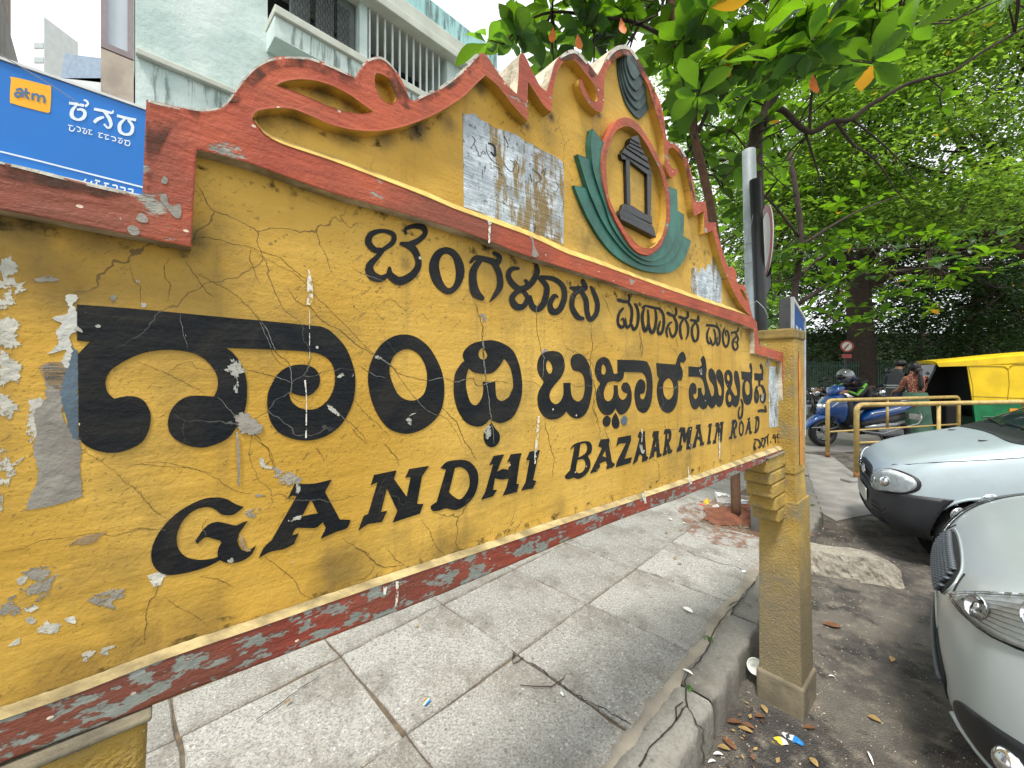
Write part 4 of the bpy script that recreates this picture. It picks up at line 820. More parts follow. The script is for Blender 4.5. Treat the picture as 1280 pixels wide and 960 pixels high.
def ringp(u):   # uneven four sided section of the split stone
    w=.25-.05*max(0,u-.75)/.25+.012*math.sin(u*7); h=.155-.035*max(0,u-.8)/.2+.008*math.sin(u*11+1)
    c4=[(-.012,-.01),(w,-.01),(w-.02,h-.012),(.03+.012*math.sin(u*9),h)]; out=[]
    for e in range(4):
        p,q=c4[e],c4[(e+1)%4]; m_=[6,5,9,6][e]
        for j in range(m_): out.append((p[0]+(q[0]-p[0])*j/m_,p[1]+(q[1]-p[1])*j/m_,e))
    return out
for i in range(NX+1):
    u=i/NX; sh=1-.10*(u<.001)-.12*(u>.999)
    for (y,z,e) in ringp(u):
        p=a+dd*(u*L_)+nn*(.12+(y-.12)*sh)+Vector((0,0,.0+z*sh)); amp_={0:.0,1:.012,2:.004,3:.020}[e]
        d_=mno.noise(p*14+Vector((3,0,0)))*amp_+mno.noise(p*38)*amp_*.6+mno.noise(p*90)*amp_*.3
        p=p+(nn*(-1 if e==3 else 1)*d_ if e in (1,3) else Vector((0,0,d_)))+dd*(mno.noise(p*11+Vector((7,0,0)))*.02 if i in (0,NX) else 0); vs.append(p)
M_=26; fs=[(i*M_+j,i*M_+(j+1)%M_,(i+1)*M_+(j+1)%M_,(i+1)*M_+j) for i in range(NX) for j in range(M_)]
ca=sum(vs[:M_],Vector())/M_-dd*.015; cb=sum(vs[-M_:],Vector())/M_+dd*.02; vs+=[ca,cb]; n0=len(vs)-2
fs+=[(n0,(j+1)%M_,j) for j in range(M_)]+[(n0+1,NX*M_+j,NX*M_+(j+1)%M_) for j in range(M_)]
mb.add(vs,fs); meta(mb.mk('stone_block',STN,None,False,origin=a),'long rough split granite block lying on the asphalt behind the yellow post','stone')

# ============================================================ STREET FURNITURE
STEEL=simple('galvanised pole paint',lin(176,186,190),.45,.2,.25,8,.2,40); BLKP=simple('black plastic pipe',lin(30,32,34),.45,0,.3,10,.2)
WPLT=simple('white sign face',lin(222,222,216),.5,0,.15,10,.1); RPLT=simple('red sign rim',lin(170,60,50),.5,0,.3,12,.2); GPLT=simple('dark grey sign back',lin(70,74,72),.6,.3,.3,10,.2); WIRE=simple('wire',lin(150,150,148),.5,.4,bump=0)
pb=Vector((2.035,3.3,.15)); pt=RY(936,188,3.3); pole=thing('sign_pole',pb,'pale grey steel pole with a black pipe and round traffic sign, behind the crest','pole')
d=(pt-pb)
mb=MB(); mb.tube([pb,pb+d*.5,pt],[.056,.054,.05],14); mb.mk('pole_shaft',STEEL,pole,True)
q0=RY(957,560,3.22); q1=RY(944,225,3.22)
mb=MB(); mb.tube([q0,(q0+q1)/2+Vector((.004,0,0)),q1],.042,12); mb.mk('black_pipe',BLKP,pole,True)
c=RY(957,302,3.35); face=Vector((.80,-.60,0)).normalized()
ax=Vector((c.x,c.y,0)).normalized(); face=(Matrix.Rotation(R(-80),3,'Z')@(-ax))
def disc(mb,c,r,nrm,th,mi=0,n=36,r0=0):
    q=nrm.to_track_quat('Z','Y').to_matrix(); vs=[];fs=[]
    for zz in (th/2,-th/2): vs+=[q@Vector((r*math.cos(2*math.pi*i/n),r*math.sin(2*math.pi*i/n),zz))+c for i in range(n)]
    if r0:
        for zz in (th/2,-th/2): vs+=[q@Vector((r0*math.cos(2*math.pi*i/n),r0*math.sin(2*math.pi*i/n),zz))+c for i in range(n)]
        for i in range(n):
            j=(i+1)%n; fs+=[(i,j,2*n+j,2*n+i),(n+i,3*n+i,3*n+j,n+j),(i,n+i,n+j,j),(2*n+i,2*n+j,3*n+j,3*n+i)]
    else: fs=[tuple(range(n)),tuple(range(n,2*n))[::-1]]+[(i,n+i,n+(i+1)%n,(i+1)%n) for i in range(n)]
    return mb.add(vs,fs,mi)
mb=MB(); disc(mb,c,.29,face,.008); rs=mb.mk('round_plate',WPLT,pole)
mb=MB(); disc(mb,c+face*.006,.29,face,.006,0,36,.235); mb.mk('red_rim',RPLT,rs)
mb=MB(); disc(mb,c-face*.007,.285,face,.004); mb.mk('plate_back',GPLT,rs)
c2=RY(959,345,3.36); qx=face.to_track_quat('Z','Y').to_matrix()
mb=MB(); mb.add([qx@Vector(p)+c2 for p in ((-.13,.15,0),(.13,.12,0),(.15,-.12,0),(0,-.16,0),(-.13,-.1,0),(-.13,.15,-.004),(.13,.12,-.004),(.15,-.12,-.004),(0,-.16,-.004),(-.13,-.1,-.004))],[(0,1,2,3,4),(9,8,7,6,5)]); mb.mk('lower_plate',GPLT,pole)
mb=MB()
for yy in (308,332):
    cc=RY(941,yy,3.28); mb.tube([cc+Vector((.085*math.cos(a),.06*math.sin(a),.01*math.sin(a*2))) for a in [i*.4 for i in range(17)]],.003,5)
mb.tube([RY(945,250,3.2),RY(935,300,3.22),RY(923,345,3.24)],.0022,5); mb.tube([RY(946,376,3.15),RY(955,385,3.1),RY(960,395,3.1)],.003,5); mb.tube([RY(946,376,3.15),RY(938,382,3.12),RY(942,400,3.1)],.003,5)
mb.mk('tie_wire',WIRE,pole)

def frame_on(c,ux,uz=Vector((0,0,1))): return ux
# blue advertisement panel seen almost edge-on
bp0=Vector((2.80,4.02,0)); bp1=Vector((4.02,5.52,0)); t=(bp1-bp0).normalized(); nr_=Vector((t.y,-t.x,0))
bb=thing('standing_board',bp0.lerp(bp1,.5)+Vector((0,0,.14)),'tall blue advertising board with white frame standing behind the yellow post','board')
BLUE=simple('printed blue sheet',lin(26,92,176),.35,0,.2,3,.05); WFR=simple('white metal frame',lin(216,218,216),.5,0,.15,12,.1); BACK=simple('grey steel sheet back',lin(96,96,94),.6,.3,.3,8,.2)
ang=math.atan2(t.y,t.x); L=(bp1-bp0).length
def bbox(mb,a0,a1,n0,n1,z0,z1,mi=0,bev=0):
    c=bp0+t*((a0+a1)/2)+nr_*((n0+n1)/2)+Vector((0,0,(z0+z1)/2)); return mb.box(c,(a1-a0,abs(n1-n0),z1-z0),mi,ang,bev)
mb=MB(); bbox(mb,.03,L-.03,0,.012,.64,2.18); mb.mk('blue_face',BLUE,bb)
mb=MB(); bbox(mb,0,L,-.10,-.002,.60,2.22,0,.01); mb.mk('back_box',BACK,bb)
mb=MB()
for a0,a1,z0,z1 in ((0,.035,.6,2.22),(L-.035,L,.6,2.22),(.036,L-.036,.6,.638),(.036,L-.036,2.182,2.22)): bbox(mb,a0,a1,-.0015,.03,z0,z1,0,.004)
mb.mk('white_frame',WFR,bb)
for a0 in (.08,L-.12): mb=MB(); bbox(mb,a0,a0+.04,-.06,-.02,.13,.61); mb.mk('leg',BACK,bb)
mb=MB()
for i in range(26):
    z=random.choice([.85,.95,1.12,1.3,1.36,1.75,1.95]); a0=random.uniform(.15,L-.5); bbox(mb,a0,a0+random.uniform(.05,.3),.0125,.0135,z,z+random.uniform(.03,.07))
meta(mb.mk('printed_lines',WFR,bb),kind='stuff')

# tubular steel guard rails
RAIL=simple('chipped cream yellow rail paint',lin(190,162,96),.5,0,.3,14,.3,50); RUST=simple('rusty rail foot',lin(140,96,52),.8,0,.4,30,.4)
def rail(P0,P1,h,mid,posts,label):
    o=thing('guard_rail',P0,label,'railing','steel guard rails at the corner')
    t=(P1-P0).normalized(); L=(P1-P0).length; up=Vector((0,0,1)); r=.032; rc=.09
    def arc(c,a0,a1,sx): return [c+t*(sx*rc*math.cos(a))+up*(rc*math.sin(a)) for a in [a0+(a1-a0)*i/6 for i in range(7)]]
    pts=[P0+up*.02]+arc(P0+t*rc+up*(h-rc),0,math.pi/2,-1)+arc(P1-t*rc+up*(h-rc),math.pi/2,0,1)+[P1+up*.02]
    mb=MB(); mb.tube(pts,r,12); mb.mk('top_rail',RAIL,o,True)
    mb=MB(); mb.tube([P0+up*mid+t*.02,P1+up*mid-t*.02],.016,10); mb.mk('middle_rail',RAIL,o,True)
    for k in posts:
        mb=MB(); b0=0 if k>1 else mid; k=k-2 if k>1 else k
        mb.tube([P0+t*L*k+up*(b0+.018),P0+t*L*k+up*(h-.02)],.022,10); mb.mk('upright',RAIL,o,True)
    for P in (P0,P1): mb=MB(); mb.tube([P+up*.0,P+up*.10],[.036,.034],12); mb.mk('rusty_foot',RUST,o,True)
    return o
rail(Vector((5.46,6.92,0)),Vector((8.93,8.0,0)),.985,.44,[.42],'yellow tube guard rail farther from the camera, in front of the blue scooter')
rail(Vector((4.72,5.48,0)),Vector((7.85,6.12,0)),1.02,.50,[2.46],'yellow tube guard rail nearer the camera, just behind the black bumper car')
mb=MB(); mb.box(G(1068,602)+Vector((0,0,.02)),(.3,.14,.03),0,.2,.004); meta(mb.mk('paving_offcut',CONL,None,origin=G(1068,602)),'flat pale concrete offcut lying at the foot of the nearer guard rail','slab')

# ============================================================ LEFT: BANK BOARD AND BUILDINGS
MBRD=4.2
def SB(px,py,off=0.0,M=None):
    M=(MBRD if M is None else M)-off; a=(px-CX)/F; Y=M/(MD.x*a+MD.y); return Vector((a*Y,Y,CZ-(py-HY)/F*Y))
BLUE2=simple('glossy blue shop board',lin(8,116,204),.35,0,.12,1.5,.03)
BLUE2.node_tree.nodes  # plain printed vinyl
br=thing('bank_name_board',W(-.3,MBRD+.1,2.82),'large blue bank name board with an orange atm mark and white Kannada lettering','sign board')
mb=MB(); sbox(mb,-1.7,1.2,MBRD,MBRD+.12,2.828,3.49,0,.006); mb.mk('blue_face',BLUE2,br)
mb=MB(); sbox(mb,-1.7,1.2,MBRD-.012,MBRD+.13,2.800,2.826); sbox(mb,-1.7,1.2,MBRD-.012,MBRD+.13,3.492,3.51); mb.mk('edge_trim',WFR,br)
ATMY=simple('orange yellow vinyl',lin(250,178,20),.4,0,.05,4,0); WVN=simple('white vinyl lettering',lin(226,236,244),.4,0,.05,4,0); BVN=simple('blue grey vinyl lettering',lin(70,110,150),.4,0,.05,4,0)
def bpoly(name,txt,mat,off=.003,par=br,fr='A',holes=()):
    q=ptr(txt,fr); vs=[SB(p[0],p[1],off) for p in q]; f2=[Vector((v.dot(KD),v.z,0)) for v in vs]
    tri=[tuple(t) for t in geometry.tessellate_polygon([f2])]; return mk(name,vs,tri,mat,par)
bpoly('atm_plate',"55,400 65,385 230,425 255,440 250,560 240,565 70,520 50,500",ATMY)
def bword(lst,mat,off,name,fr='A',par=br):
    for g in lst:
        mb=MB()
        for t in g:
            q,L,Rr=stroke(parse(t,fr)); vs=[SB(a[0],a[1],off+random.uniform(0,.0006)) for a in L+Rr]; m_=len(L); mb.add(vs,[(i,i+1,m_+i+1,m_+i) for i in range(m_-1)])
        mb.mk(name,mat,par)
bword([["80,450,10 100,444,12 112,456,13 112,485,12","110,468,8 85,462,12 75,472,12 85,482,12 110,478,10"],["130,440,12 131,480,12 145,492,10","120,458,8 150,466,8"],
 ["163,465,12 162,500,12","165,478,10 180,470,10 192,480,12 190,508,12","192,485,10 210,478,10 222,490,12 220,515,12"]],BVN,.006,'letter')
bword([["345,515,14 380,520,14 420,528,14","418,500,8 432,504,10 440,520,12 425,532,12","385,525,10 362,550,18 360,580,20 385,598,12 415,590,18 425,565,18 410,548,14 385,548,10"],
 ["470,545,14 520,555,14 560,565,12 565,552,8","520,558,12 545,590,18 555,625,16 540,640,10 520,620,10","520,585,10 490,595,18 470,612,16"],["585,578,14 630,590,14 680,600,14","625,595,10 600,620,18 600,655,18 625,672,12 655,665,18 662,630,16 640,600,12"]],WVN,.004,'letter')
bword([["340,625,5 365,630,5","350,632,6 348,650,6 365,655,6 375,640,5"],["382,632,5 400,640,6 400,658,6 385,655,5"],["410,640,5 430,645,5","425,648,5 415,662,6 430,668,6 434,652,5"],["440,648,5 460,652,5","450,655,6 445,670,6 462,672,5"],
 ["490,664,5 515,668,5","500,670,6 495,685,6 512,688,6"],["520,672,5 545,678,5","530,680,6 528,695,6 545,695,5"],["555,682,5 575,688,6 578,704,6 560,702,5"],["590,690,5 612,695,5","602,698,5 592,710,6 606,716,6 612,702,5"],["620,700,5 650,706,5","630,706,6 625,722,6 645,728,6 650,712,5"]],WVN,.004,'letter')
bword([["0,757,8 200,806,8 420,862,8 670,925,8 760,948,8"]],WVN,.004,'rule_line')
bword([["430,895,8 420,912,8 445,922,8 460,905,8"],["475,900,8 500,908,8","485,910,8 480,928,8 505,932,8"],["520,915,8 545,920,8","530,922,8 525,940,8 550,945,8"],["562,925,8 585,930,8 580,950,8 560,945,8"],["600,935,8 625,942,8 618,960,8"],["640,945,8 665,950,8 655,970,8"]],WVN,.004,'letter')
mb=MB(); mb.tube([SB(-10,62,.05),SB(60,104,.06),SB(100,130,.04)],.003,5); mb.mk('cable',WIRE,br)

TEAL=None
def m_wall():
    n=NT('pale teal lime wash wall'); a=n.noise(1.6,6,.6); b=n.noise(1,6,.6,n.mp((7,7,.7),KA))
    col=n.mix(n.ramp(a,.35,.7),lin(178,198,193),lin(208,221,217)); col=n.mix(n.math('MULTIPLY',n.ramp(b,.56,.74),.45),col,lin(120,132,126))
    n.col(col); n.rough(.85); n.bump(n.noise(9,7,.65),.6,.02); return n.m
WALL=m_wall(); CRM=simple('dirty cream trim',lin(196,200,188),.85,0,.2,4,.3,20); TURQ=simple('turquoise wash',lin(160,206,206),.8,0,.15,3,.3,20)
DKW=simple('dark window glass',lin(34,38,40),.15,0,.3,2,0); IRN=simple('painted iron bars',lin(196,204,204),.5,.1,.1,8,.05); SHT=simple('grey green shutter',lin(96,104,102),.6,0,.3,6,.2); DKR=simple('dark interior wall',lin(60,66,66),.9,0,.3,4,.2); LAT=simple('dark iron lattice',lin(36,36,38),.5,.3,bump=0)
bl=thing('apartment_building',W(2.3,6.5,0),'pale teal plastered building with barred balcony and turquoise parapet above the sign','building')
mb=MB(); sbox(mb,.2,4.45,5.0,9,0,5.1); sbox(mb,.2,1.26,5.0,9,5.1,8.2); mb.mk('wall',WALL,bl)
mb=MB(); sbox(mb,.2,1.27,4.94,4.998,4.34,4.40,0,.01); sbox(mb,1.27,4.45,4.94,4.998,4.34,4.40,0,.01); mb.mk('ledge',CRM,bl)
mb=MB(); sbox(mb,1.25,4.45,4.70,5.3,4.98,5.20); mb.mk('balcony_front',WALL,bl)
mb=MB(); sbox(mb,1.24,4.47,4.66,5.6,5.203,5.29,0,.008); mb.mk('balcony_slab',CRM,bl)
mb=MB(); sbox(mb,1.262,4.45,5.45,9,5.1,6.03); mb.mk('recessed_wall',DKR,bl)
mb=MB(); sbox(mb,1.20,4.60,4.62,9,6.03,6.14,0,.01); mb.mk('roof_slab',CRM,bl)
mb=MB(); sbox(mb,1.22,4.56,4.70,9,6.143,6.38,0,.01); mb.mk('cornice',CRM,bl)
mb=MB(); sbox(mb,1.22,4.52,4.76,9,6.382,6.72,0,.01); mb.mk('parapet',TURQ,bl)
for q in range(11):
    s_=2.32+q*.105; mb=MB(); sbox(mb,s_,s_+.022,4.78,4.802,5.292,6.028); mb.mk('balcony_bar',IRN,bl)
for s0,s1 in ((1.45,1.66),(1.72,1.93),(1.97,2.18)):
    mb=MB(); sbox(mb,s0,s1,4.88,4.92,5.292,6.028,0,.004); mb.mk('shutter',SHT,bl)
mb=MB(); sbox(mb,2.20,2.30,4.78,5.44,5.292,6.028); mb.mk('balcony_pier',WALL,bl)
mb=MB(); sbox(mb,3.5,4.45,4.76,5.44,5.292,6.028); mb.mk('end_pier',WALL,bl)
mb=MB(); sbox(mb,2.5,3.4,5.42,5.448,5.4,5.95); w_=mb.mk('window',DKW,bl)
mb=MB()
for q in range(12):
    for r_ in range(6):
        cc=W(1.48+q*.055,4.86,5.35+r_*.1); mb.tube([cc+KD*(.022*math.cos(a))+Vector((0,0,.045*math.sin(a))) for a in [k*math.pi/3 for k in range(7)]],.004,4)
meta(mb.mk('lattice_grille',LAT,bl),kind='stuff')
for s0,s1,z0,z1 in ((2.6,3.3,2.0,3.1),):
    mb=MB(); sbox(mb,s0,s1,4.97,4.998,z0,z1); f_=mb.mk('window',DKW,bl)
STK=ragged(simple('black rain streak',lin(140,152,148),.9,0,.3,10,.2),5,.50,.80,(3,3,.35))
for a0,a1,z0,z1 in ((.3,1.1,3.3,4.33),(.5,1.2,6.0,8.0),(1.3,2.2,3.4,4.3),(2.6,3.6,3.5,4.3)): 
    mb=MB(); sbox(mb,a0,a1,4.996,4.999,z0,z1); mb.mk('rain_streak',STK,bl)
mb=MB(); sbox(mb,1.4,4.3,4.696,4.6995,4.99,5.19); mb.mk('rain_streak',STK,bl)
mb=MB(); sbox(mb,1.3,4.5,4.756,4.7595,6.39,6.7); mb.mk('rain_streak',STK,bl)
# drain pipe / window bay left edge
mb=MB(); sbox(mb,-.02,.19,5.02,5.3,0,4.3); mb.mk('side_pier',simple('tan plastered pier',lin(190,176,160),.85,0,.3,6,.3,30),bl)
wf=MB(); 
for a0,a1,z0,z1 in ((-.02,.02,4.32,6.1),(.15,.19,4.32,6.1),(.02,.15,4.32,4.37),(.02,.15,5.95,6.1)): sbox(wf,a0,a1,5.03,5.10,z0,z1)
f_=wf.mk('window_frame',simple('mauve grey window frame',lin(150,138,140),.7,0,.2,10,.1),bl); mb=MB(); sbox(mb,.02,.15,5.06,5.075,4.37,5.95); mb.mk('pane',simple('pale sky-lit glass',lin(196,206,214),.1,0,.1,3,0),f_)
# narrow building at the frame's left edge, set back across the lane
lb=thing('corner_building',W(-2.6,5.2,0),'brown and dark blue shop building at the left edge behind the bank board','building')
BRN=simple('brown timber cladding',lin(150,132,122),.8,0,.3,6,.3,30); DBL=simple('dark blue painted column',lin(44,66,104),.6,0,.3,6,.2); 
mb=MB(); sbox(mb,-4,-.92,5.2,9,0,9); mb.mk('wall',BRN,lb)
mb=MB(); sbox(mb,-1.35,-1.14,5.0,5.198,0,9); mb.mk('column',DBL,lb)
mb=MB(); sbox(mb,-.98,-.70,4.6,5.19,5.15,5.45,0,.02); mb.mk('awning_box',simple('dark metal awning',lin(84,76,78),.5,.2,.3,6,.2),lb)
mb=MB(); sbox(mb,-.918,-.80,5.3,9,0,5.6); mb.mk('side_wall',simple('pale pink plaster',lin(206,196,190),.85,0,.2,4,.3),lb)
tw=thing('tall_block',RY(70,300,40)*Vector((1,1,0)),'slim pale tower block far away in the white sky','building')
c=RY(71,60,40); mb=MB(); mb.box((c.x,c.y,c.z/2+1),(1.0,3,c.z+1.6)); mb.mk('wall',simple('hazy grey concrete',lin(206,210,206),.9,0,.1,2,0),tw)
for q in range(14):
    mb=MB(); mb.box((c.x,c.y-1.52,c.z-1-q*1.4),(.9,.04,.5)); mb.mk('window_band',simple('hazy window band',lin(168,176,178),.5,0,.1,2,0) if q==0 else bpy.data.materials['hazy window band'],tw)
c=RY(132,92,26); sh=thing('distant_roof',Vector((c.x,c.y,0)),'low blue grey roofed house between the bank board and white sky','building')
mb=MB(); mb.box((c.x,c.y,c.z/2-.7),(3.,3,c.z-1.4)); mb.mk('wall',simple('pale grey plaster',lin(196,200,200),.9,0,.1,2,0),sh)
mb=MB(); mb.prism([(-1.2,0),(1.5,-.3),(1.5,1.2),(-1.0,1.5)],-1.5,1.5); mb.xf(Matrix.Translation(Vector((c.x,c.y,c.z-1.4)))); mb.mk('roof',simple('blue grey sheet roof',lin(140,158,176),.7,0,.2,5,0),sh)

# ============================================================ SMALL DEBRIS
DRY=simple('dry brown leaf',lin(120,82,54),.8,0,.4,30,.4,60); DRY2=simple('dry yellow leaf',lin(164,136,84),.8,0,.4,30,.4,60); PAP=simple('white paper scrap',lin(226,226,220),.7,0,.1,30,.1); 
def leafmesh(L=.05,w=.022,curl=.012,nseg=5):
    mb=MB(); vs=[]
    for i in range(nseg+1):
        t=i/nseg; ww=w*math.sin(math.pi*min(1,t*.92+.06))**.8; z=curl*math.sin(t*3)*1.2
        vs+=[Vector((t*L-L/2,-ww/2,z+curl*.5)),Vector((t*L-L/2,0,z)),Vector((t*L-L/2,ww/2,z+curl*.6))]
    mb.add(vs,[(3*i+j,3*i+3+j,3*i+4+j,3*i+1+j) for i in range(nseg) for j in (0,1)]); return mb
def litter(name,px,py,z,L,w,mat,label,cat,group=None,rz=None,tilt=.12,curl=.005):
    p=G(px,py,z); mb=leafmesh(L,w,curl); rz=random.uniform(0,6.28) if rz is None else rz
    M=Matrix.Translation(p+Vector((0,0,.006)))@Matrix.Rotation(rz,4,'Z')@Matrix.Rotation(random.uniform(-tilt,tilt),4,'X')
    mb.xf(M); return meta(mb.mk(name,mat,None,True,origin=p),label,cat,group)
lv=[(1040,783,.10,.07,DRY,'curled reddish brown leaf lying alone on the asphalt right of the post'),(1040,848,.035,.012,PAP,'pale sliver of leaf on the asphalt below the post'),(1115,826,.06,.03,DRY2,'small yellow leaf in the middle of the asphalt'),(918,905,.07,.035,DRY,'brown leaf against the kerb under the paper cup'),(935,910,.055,.03,DRY,'reddish leaf right of the brown one by the kerb'),(932,915,.06,.03,DRY2,'yellowish leaf in the heap below the plinth'),
 (912,932,.07,.035,DRY,'large tan leaf in the litter at the kerb foot'),(955,888,.05,.03,DRY2,'orange leaf in front of the concrete plinth'),(950,898,.05,.03,DRY,'pinkish leaf under the orange one before the plinth'),(905,938,.05,.03,DRY2,'golden leaf near the bottom of the photo by the kerb'),(898,946,.04,.018,PAP,'folded white scrap at the kerb foot near the photo bottom'),(890,955,.035,.012,PAP,'narrow white scrap lowest by the kerb'),
 (1088,950,.07,.010,PAP,'long thin white strip on the asphalt at the bottom'),(1012,912,.06,.03,DRY,'dull brown leaf among grit below the plinth'),(1017,955,.04,.03,DRY2,'cream chip of leaf at the bottom edge of the asphalt'),(1093,901,.05,.035,DRY2,'pale beige leaf on the asphalt near the silver bumper')]
for (px,py,L,w,mt,lab) in lv: litter('fallen_leaf' if mt is not PAP else 'paper_scrap',px,py,.0,L*.85,w*.8,mt,lab,'leaf' if mt is not PAP else 'paper scrap')
for (px,py,L,w,mt,lab,cat) in [(860,764,.06,.03,PAP,'crumpled white tissue on the last slab before the kerb','tissue'),(860,842,.045,.014,PAP,'white strip stuck at the kerb joint','paper scrap'),(930,716,.03,.025,PAP,'round white scrap on the paving near the post','paper scrap'),(702,870,.02,.012,PAP,'tiny white butt on the nearest grey slab','litter'),(844,699,.03,.02,DRY2,'yellow leaf on the paving right of centre','leaf'),(833,666,.04,.02,DRY2,'small yellow leaf on the paving near the soil','leaf'),(851,663,.04,.02,DRY2,'yellow leaf nearest the soil heap','leaf'),(855,655,.035,.02,PAP,'pale scrap between the yellow leaves and the soil','paper scrap'),(838,650,.035,.02,PAP,'cream scrap farthest along the paving','paper scrap'),(521,785,.02,.01,DRY2,'small yellow leaf under the sign near the slab joint','leaf'),(360,880,.03,.012,DRY2,'thin yellow leaf on the nearest pale slab','leaf'),(850,706,.03,.02,DRY2,'yellow chip on the slab beside the post','leaf')]:
    litter('fallen_leaf' if cat=='leaf' else 'paper_scrap',px,py,.152,L,w,mt,lab,cat,curl=.004)
# sweet wrapper
def quadlit(name,px,py,z,cols,size,rz,label,cat):
    p=G(px,py,z); o=thing(name,p,label,cat); Mx=Matrix.Rotation(rz,3,'Z')
    n=len(cols)
    for i,m_ in enumerate(cols):
        x0,x1=-size[0]/2+size[0]*i/n,-size[0]/2+size[0]*(i+1)/n; mb=MB(); vs=[Mx@Vector((x,y,.003+.006*math.sin(x*90+y*60)))+p for x in (x0,(x0+x1)/2,x1) for y in (-size[1]/2,0,size[1]/2)]
        mb.add(vs,[(3*a+b,3*a+3+b,3*a+4+b,3*a+1+b) for a in (0,1) for b in (0,1)]); mb.mk('printed_band',m_,o)
WB=simple('wrapper blue',lin(40,130,200),.35,bump=0); WY=simple('wrapper yellow',lin(236,196,60),.35,bump=0); WR=simple('wrapper red',lin(206,84,70),.35,bump=0); WV=simple('wrapper pale',lin(220,222,226),.35,bump=0); WG=simple('wrapper green',lin(120,180,110),.35,bump=0)
quadlit('sweet_wrapper',531,878,.153,[WY,WR,WG,WV,WB],(.04,.03),-.6,'small rainbow printed wrapper on the nearest granite slab','wrapper')
quadlit('sweet_wrapper',991,924,.0,[WV,WB],(.07,.03),-.9,'blue and silver torn wrapper on the asphalt at the bottom','wrapper')
quadlit('sweet_wrapper',974,927,.0,[WY,WY,WV],(.055,.03),-.3,'yellow torn wrapper left of the blue one on the asphalt','wrapper')
# paper cup
c=G(945,852,0)+Vector((.0,.0,.065)); cup=MB(); ax=Vector((-.45,-.62,.64)).normalized(); q=ax.to_track_quat('Z','Y').to_matrix(); vs=[]
for (r_,h) in ((.022,-.03),(.0335,.035),(.0355,.036),(.0345,.0385),(.032,.035),(.021,-.027)):
    vs+=[q@Vector((r_*math.cos(2*math.pi*i/28),r_*math.sin(2*math.pi*i/28),h))+c for i in range(28)]
fs=[(k*28+i,k*28+(i+1)%28,(k+1)*28+(i+1)%28,(k+1)*28+i) for k in range(5) for i in range(28)]+[tuple(range(28))[::-1],tuple(range(140,168))]
cup.add(vs,fs); meta(cup.mk('paper_cup',simple('white paper cup',lin(226,228,222),.6,0,.08,20,.05),None,True,origin=c),'white paper cup tipped between the kerb and the yellow post','cup')
# twig
mb=MB(); mb.tube([G(650,856,.156),G(668,858,.16),G(690,858,.158),G(704,848,.16),G(707,842,.165)],[.0015,.0022,.0025,.002,.001],6); meta(mb.mk('twig',simple('dark twig',lin(66,56,50),.8,bump=0),None,True),'thin curved dark twig lying on the nearest granite slab','twig')
# rubbish pile by the trunk
pc=Vector((2.05,3.95,.15)); 
for i,(dx,dy,sx,sy,sz,mt,lab) in enumerate([(.10,.12,.16,.12,.09,PAP,'crumpled white plastic bag in the rubbish behind the thin trunk'),(.22,-.02,.14,.09,.05,simple('translucent bag',lin(206,216,222),.3,0,.1,9,.4,20),'flattened pale bag below the white one by the corbel'),(-.12,.05,.07,.05,.03,WY,'yellow packet in the rubbish left of the thin trunk'),(-.17,.0,.05,.04,.02,WR,'red scrap in the rubbish left of the thin trunk'),(-.07,-.06,.09,.05,.02,PAP,'white paper left of the thin trunk')]):
    o=rock('litter_bag' if i<2 else 'packet',(pc.x+dx,pc.y+dy,.15+sz/2),(sx,sy,sz),random.random()*3,i+11,mt,amp=.08); meta(o,lab,'bag' if i<2 else 'packet')
# grit and crumbs (nobody could count them)
mb=MB(); 
def crumb(p,r):
    a=random.random()*6; vs=[p+Vector((r*math.cos(a+k*2.1)*random.uniform(.6,1.2),r*math.sin(a+k*2.1)*random.uniform(.6,1.2),0)) for k in range(3)]+[p+Vector((0,0,r*.9))]
    mb.add(vs,[(0,1,3),(1,2,3),(2,0,3)],random.choice([0,0,1,2]))
for i in range(2600):
    s_=random.uniform(-.9,5); m_=.515-abs(random.gauss(0,.35)); 
    if m_<-2.2: continue
    crumb(W(s_,m_,0),random.uniform(.0015,.0055))
for i in range(500):
    s_=random.uniform(-.5,5); m_=.60+random.random()*.25; crumb(W(s_,m_,.149),random.uniform(.001,.004))
for i in range(900):
    a=random.random()*6.28; r_=random.uniform(.15,.62); crumb(Vector((pit_c.x+.05+r_*math.cos(a),pit_c.y+r_*.8*math.sin(a),.152)),random.uniform(.002,.007))
for i in range(1100):
    px_=random.uniform(1010,1240); py_=random.uniform(640,960); crumb(G(px_,py_,0),random.uniform(.001,.004))
meta(mb.mk('grit',[simple('grey grit',lin(140,134,122),.9,bump=0),simple('brown grit',lin(110,80,56),.9,bump=0),simple('pale grit',lin(196,186,166),.9,bump=0)],None),'loose grit and crumbs of soil along the kerb and asphalt','grit',kind='stuff')
mb=MB()
for i in range(420):
    s_=random.gauss(1.0,.4); m_=.50-abs(random.gauss(0,.05)); p=W(s_,m_,.004+random.random()*.012); a=random.random()*6.28; l=random.uniform(.01,.035)
    d=Vector((math.cos(a),math.sin(a),random.uniform(-.1,.3)))*l; w=Vector((-math.sin(a),math.cos(a),0))*l*random.uniform(.1,.35)
    mb.add([p-d*.5,p+w,p+d*.5,p-w],[(0,1,2,3)],random.choice([0,1,1,2]))
meta(mb.mk('leaf_litter',[DRY,DRY2,simple('dark litter',lin(70,52,38),.9,bump=0)],None),'dry leaf fragments gathered at the foot of the kerb','leaf litter',kind='stuff')
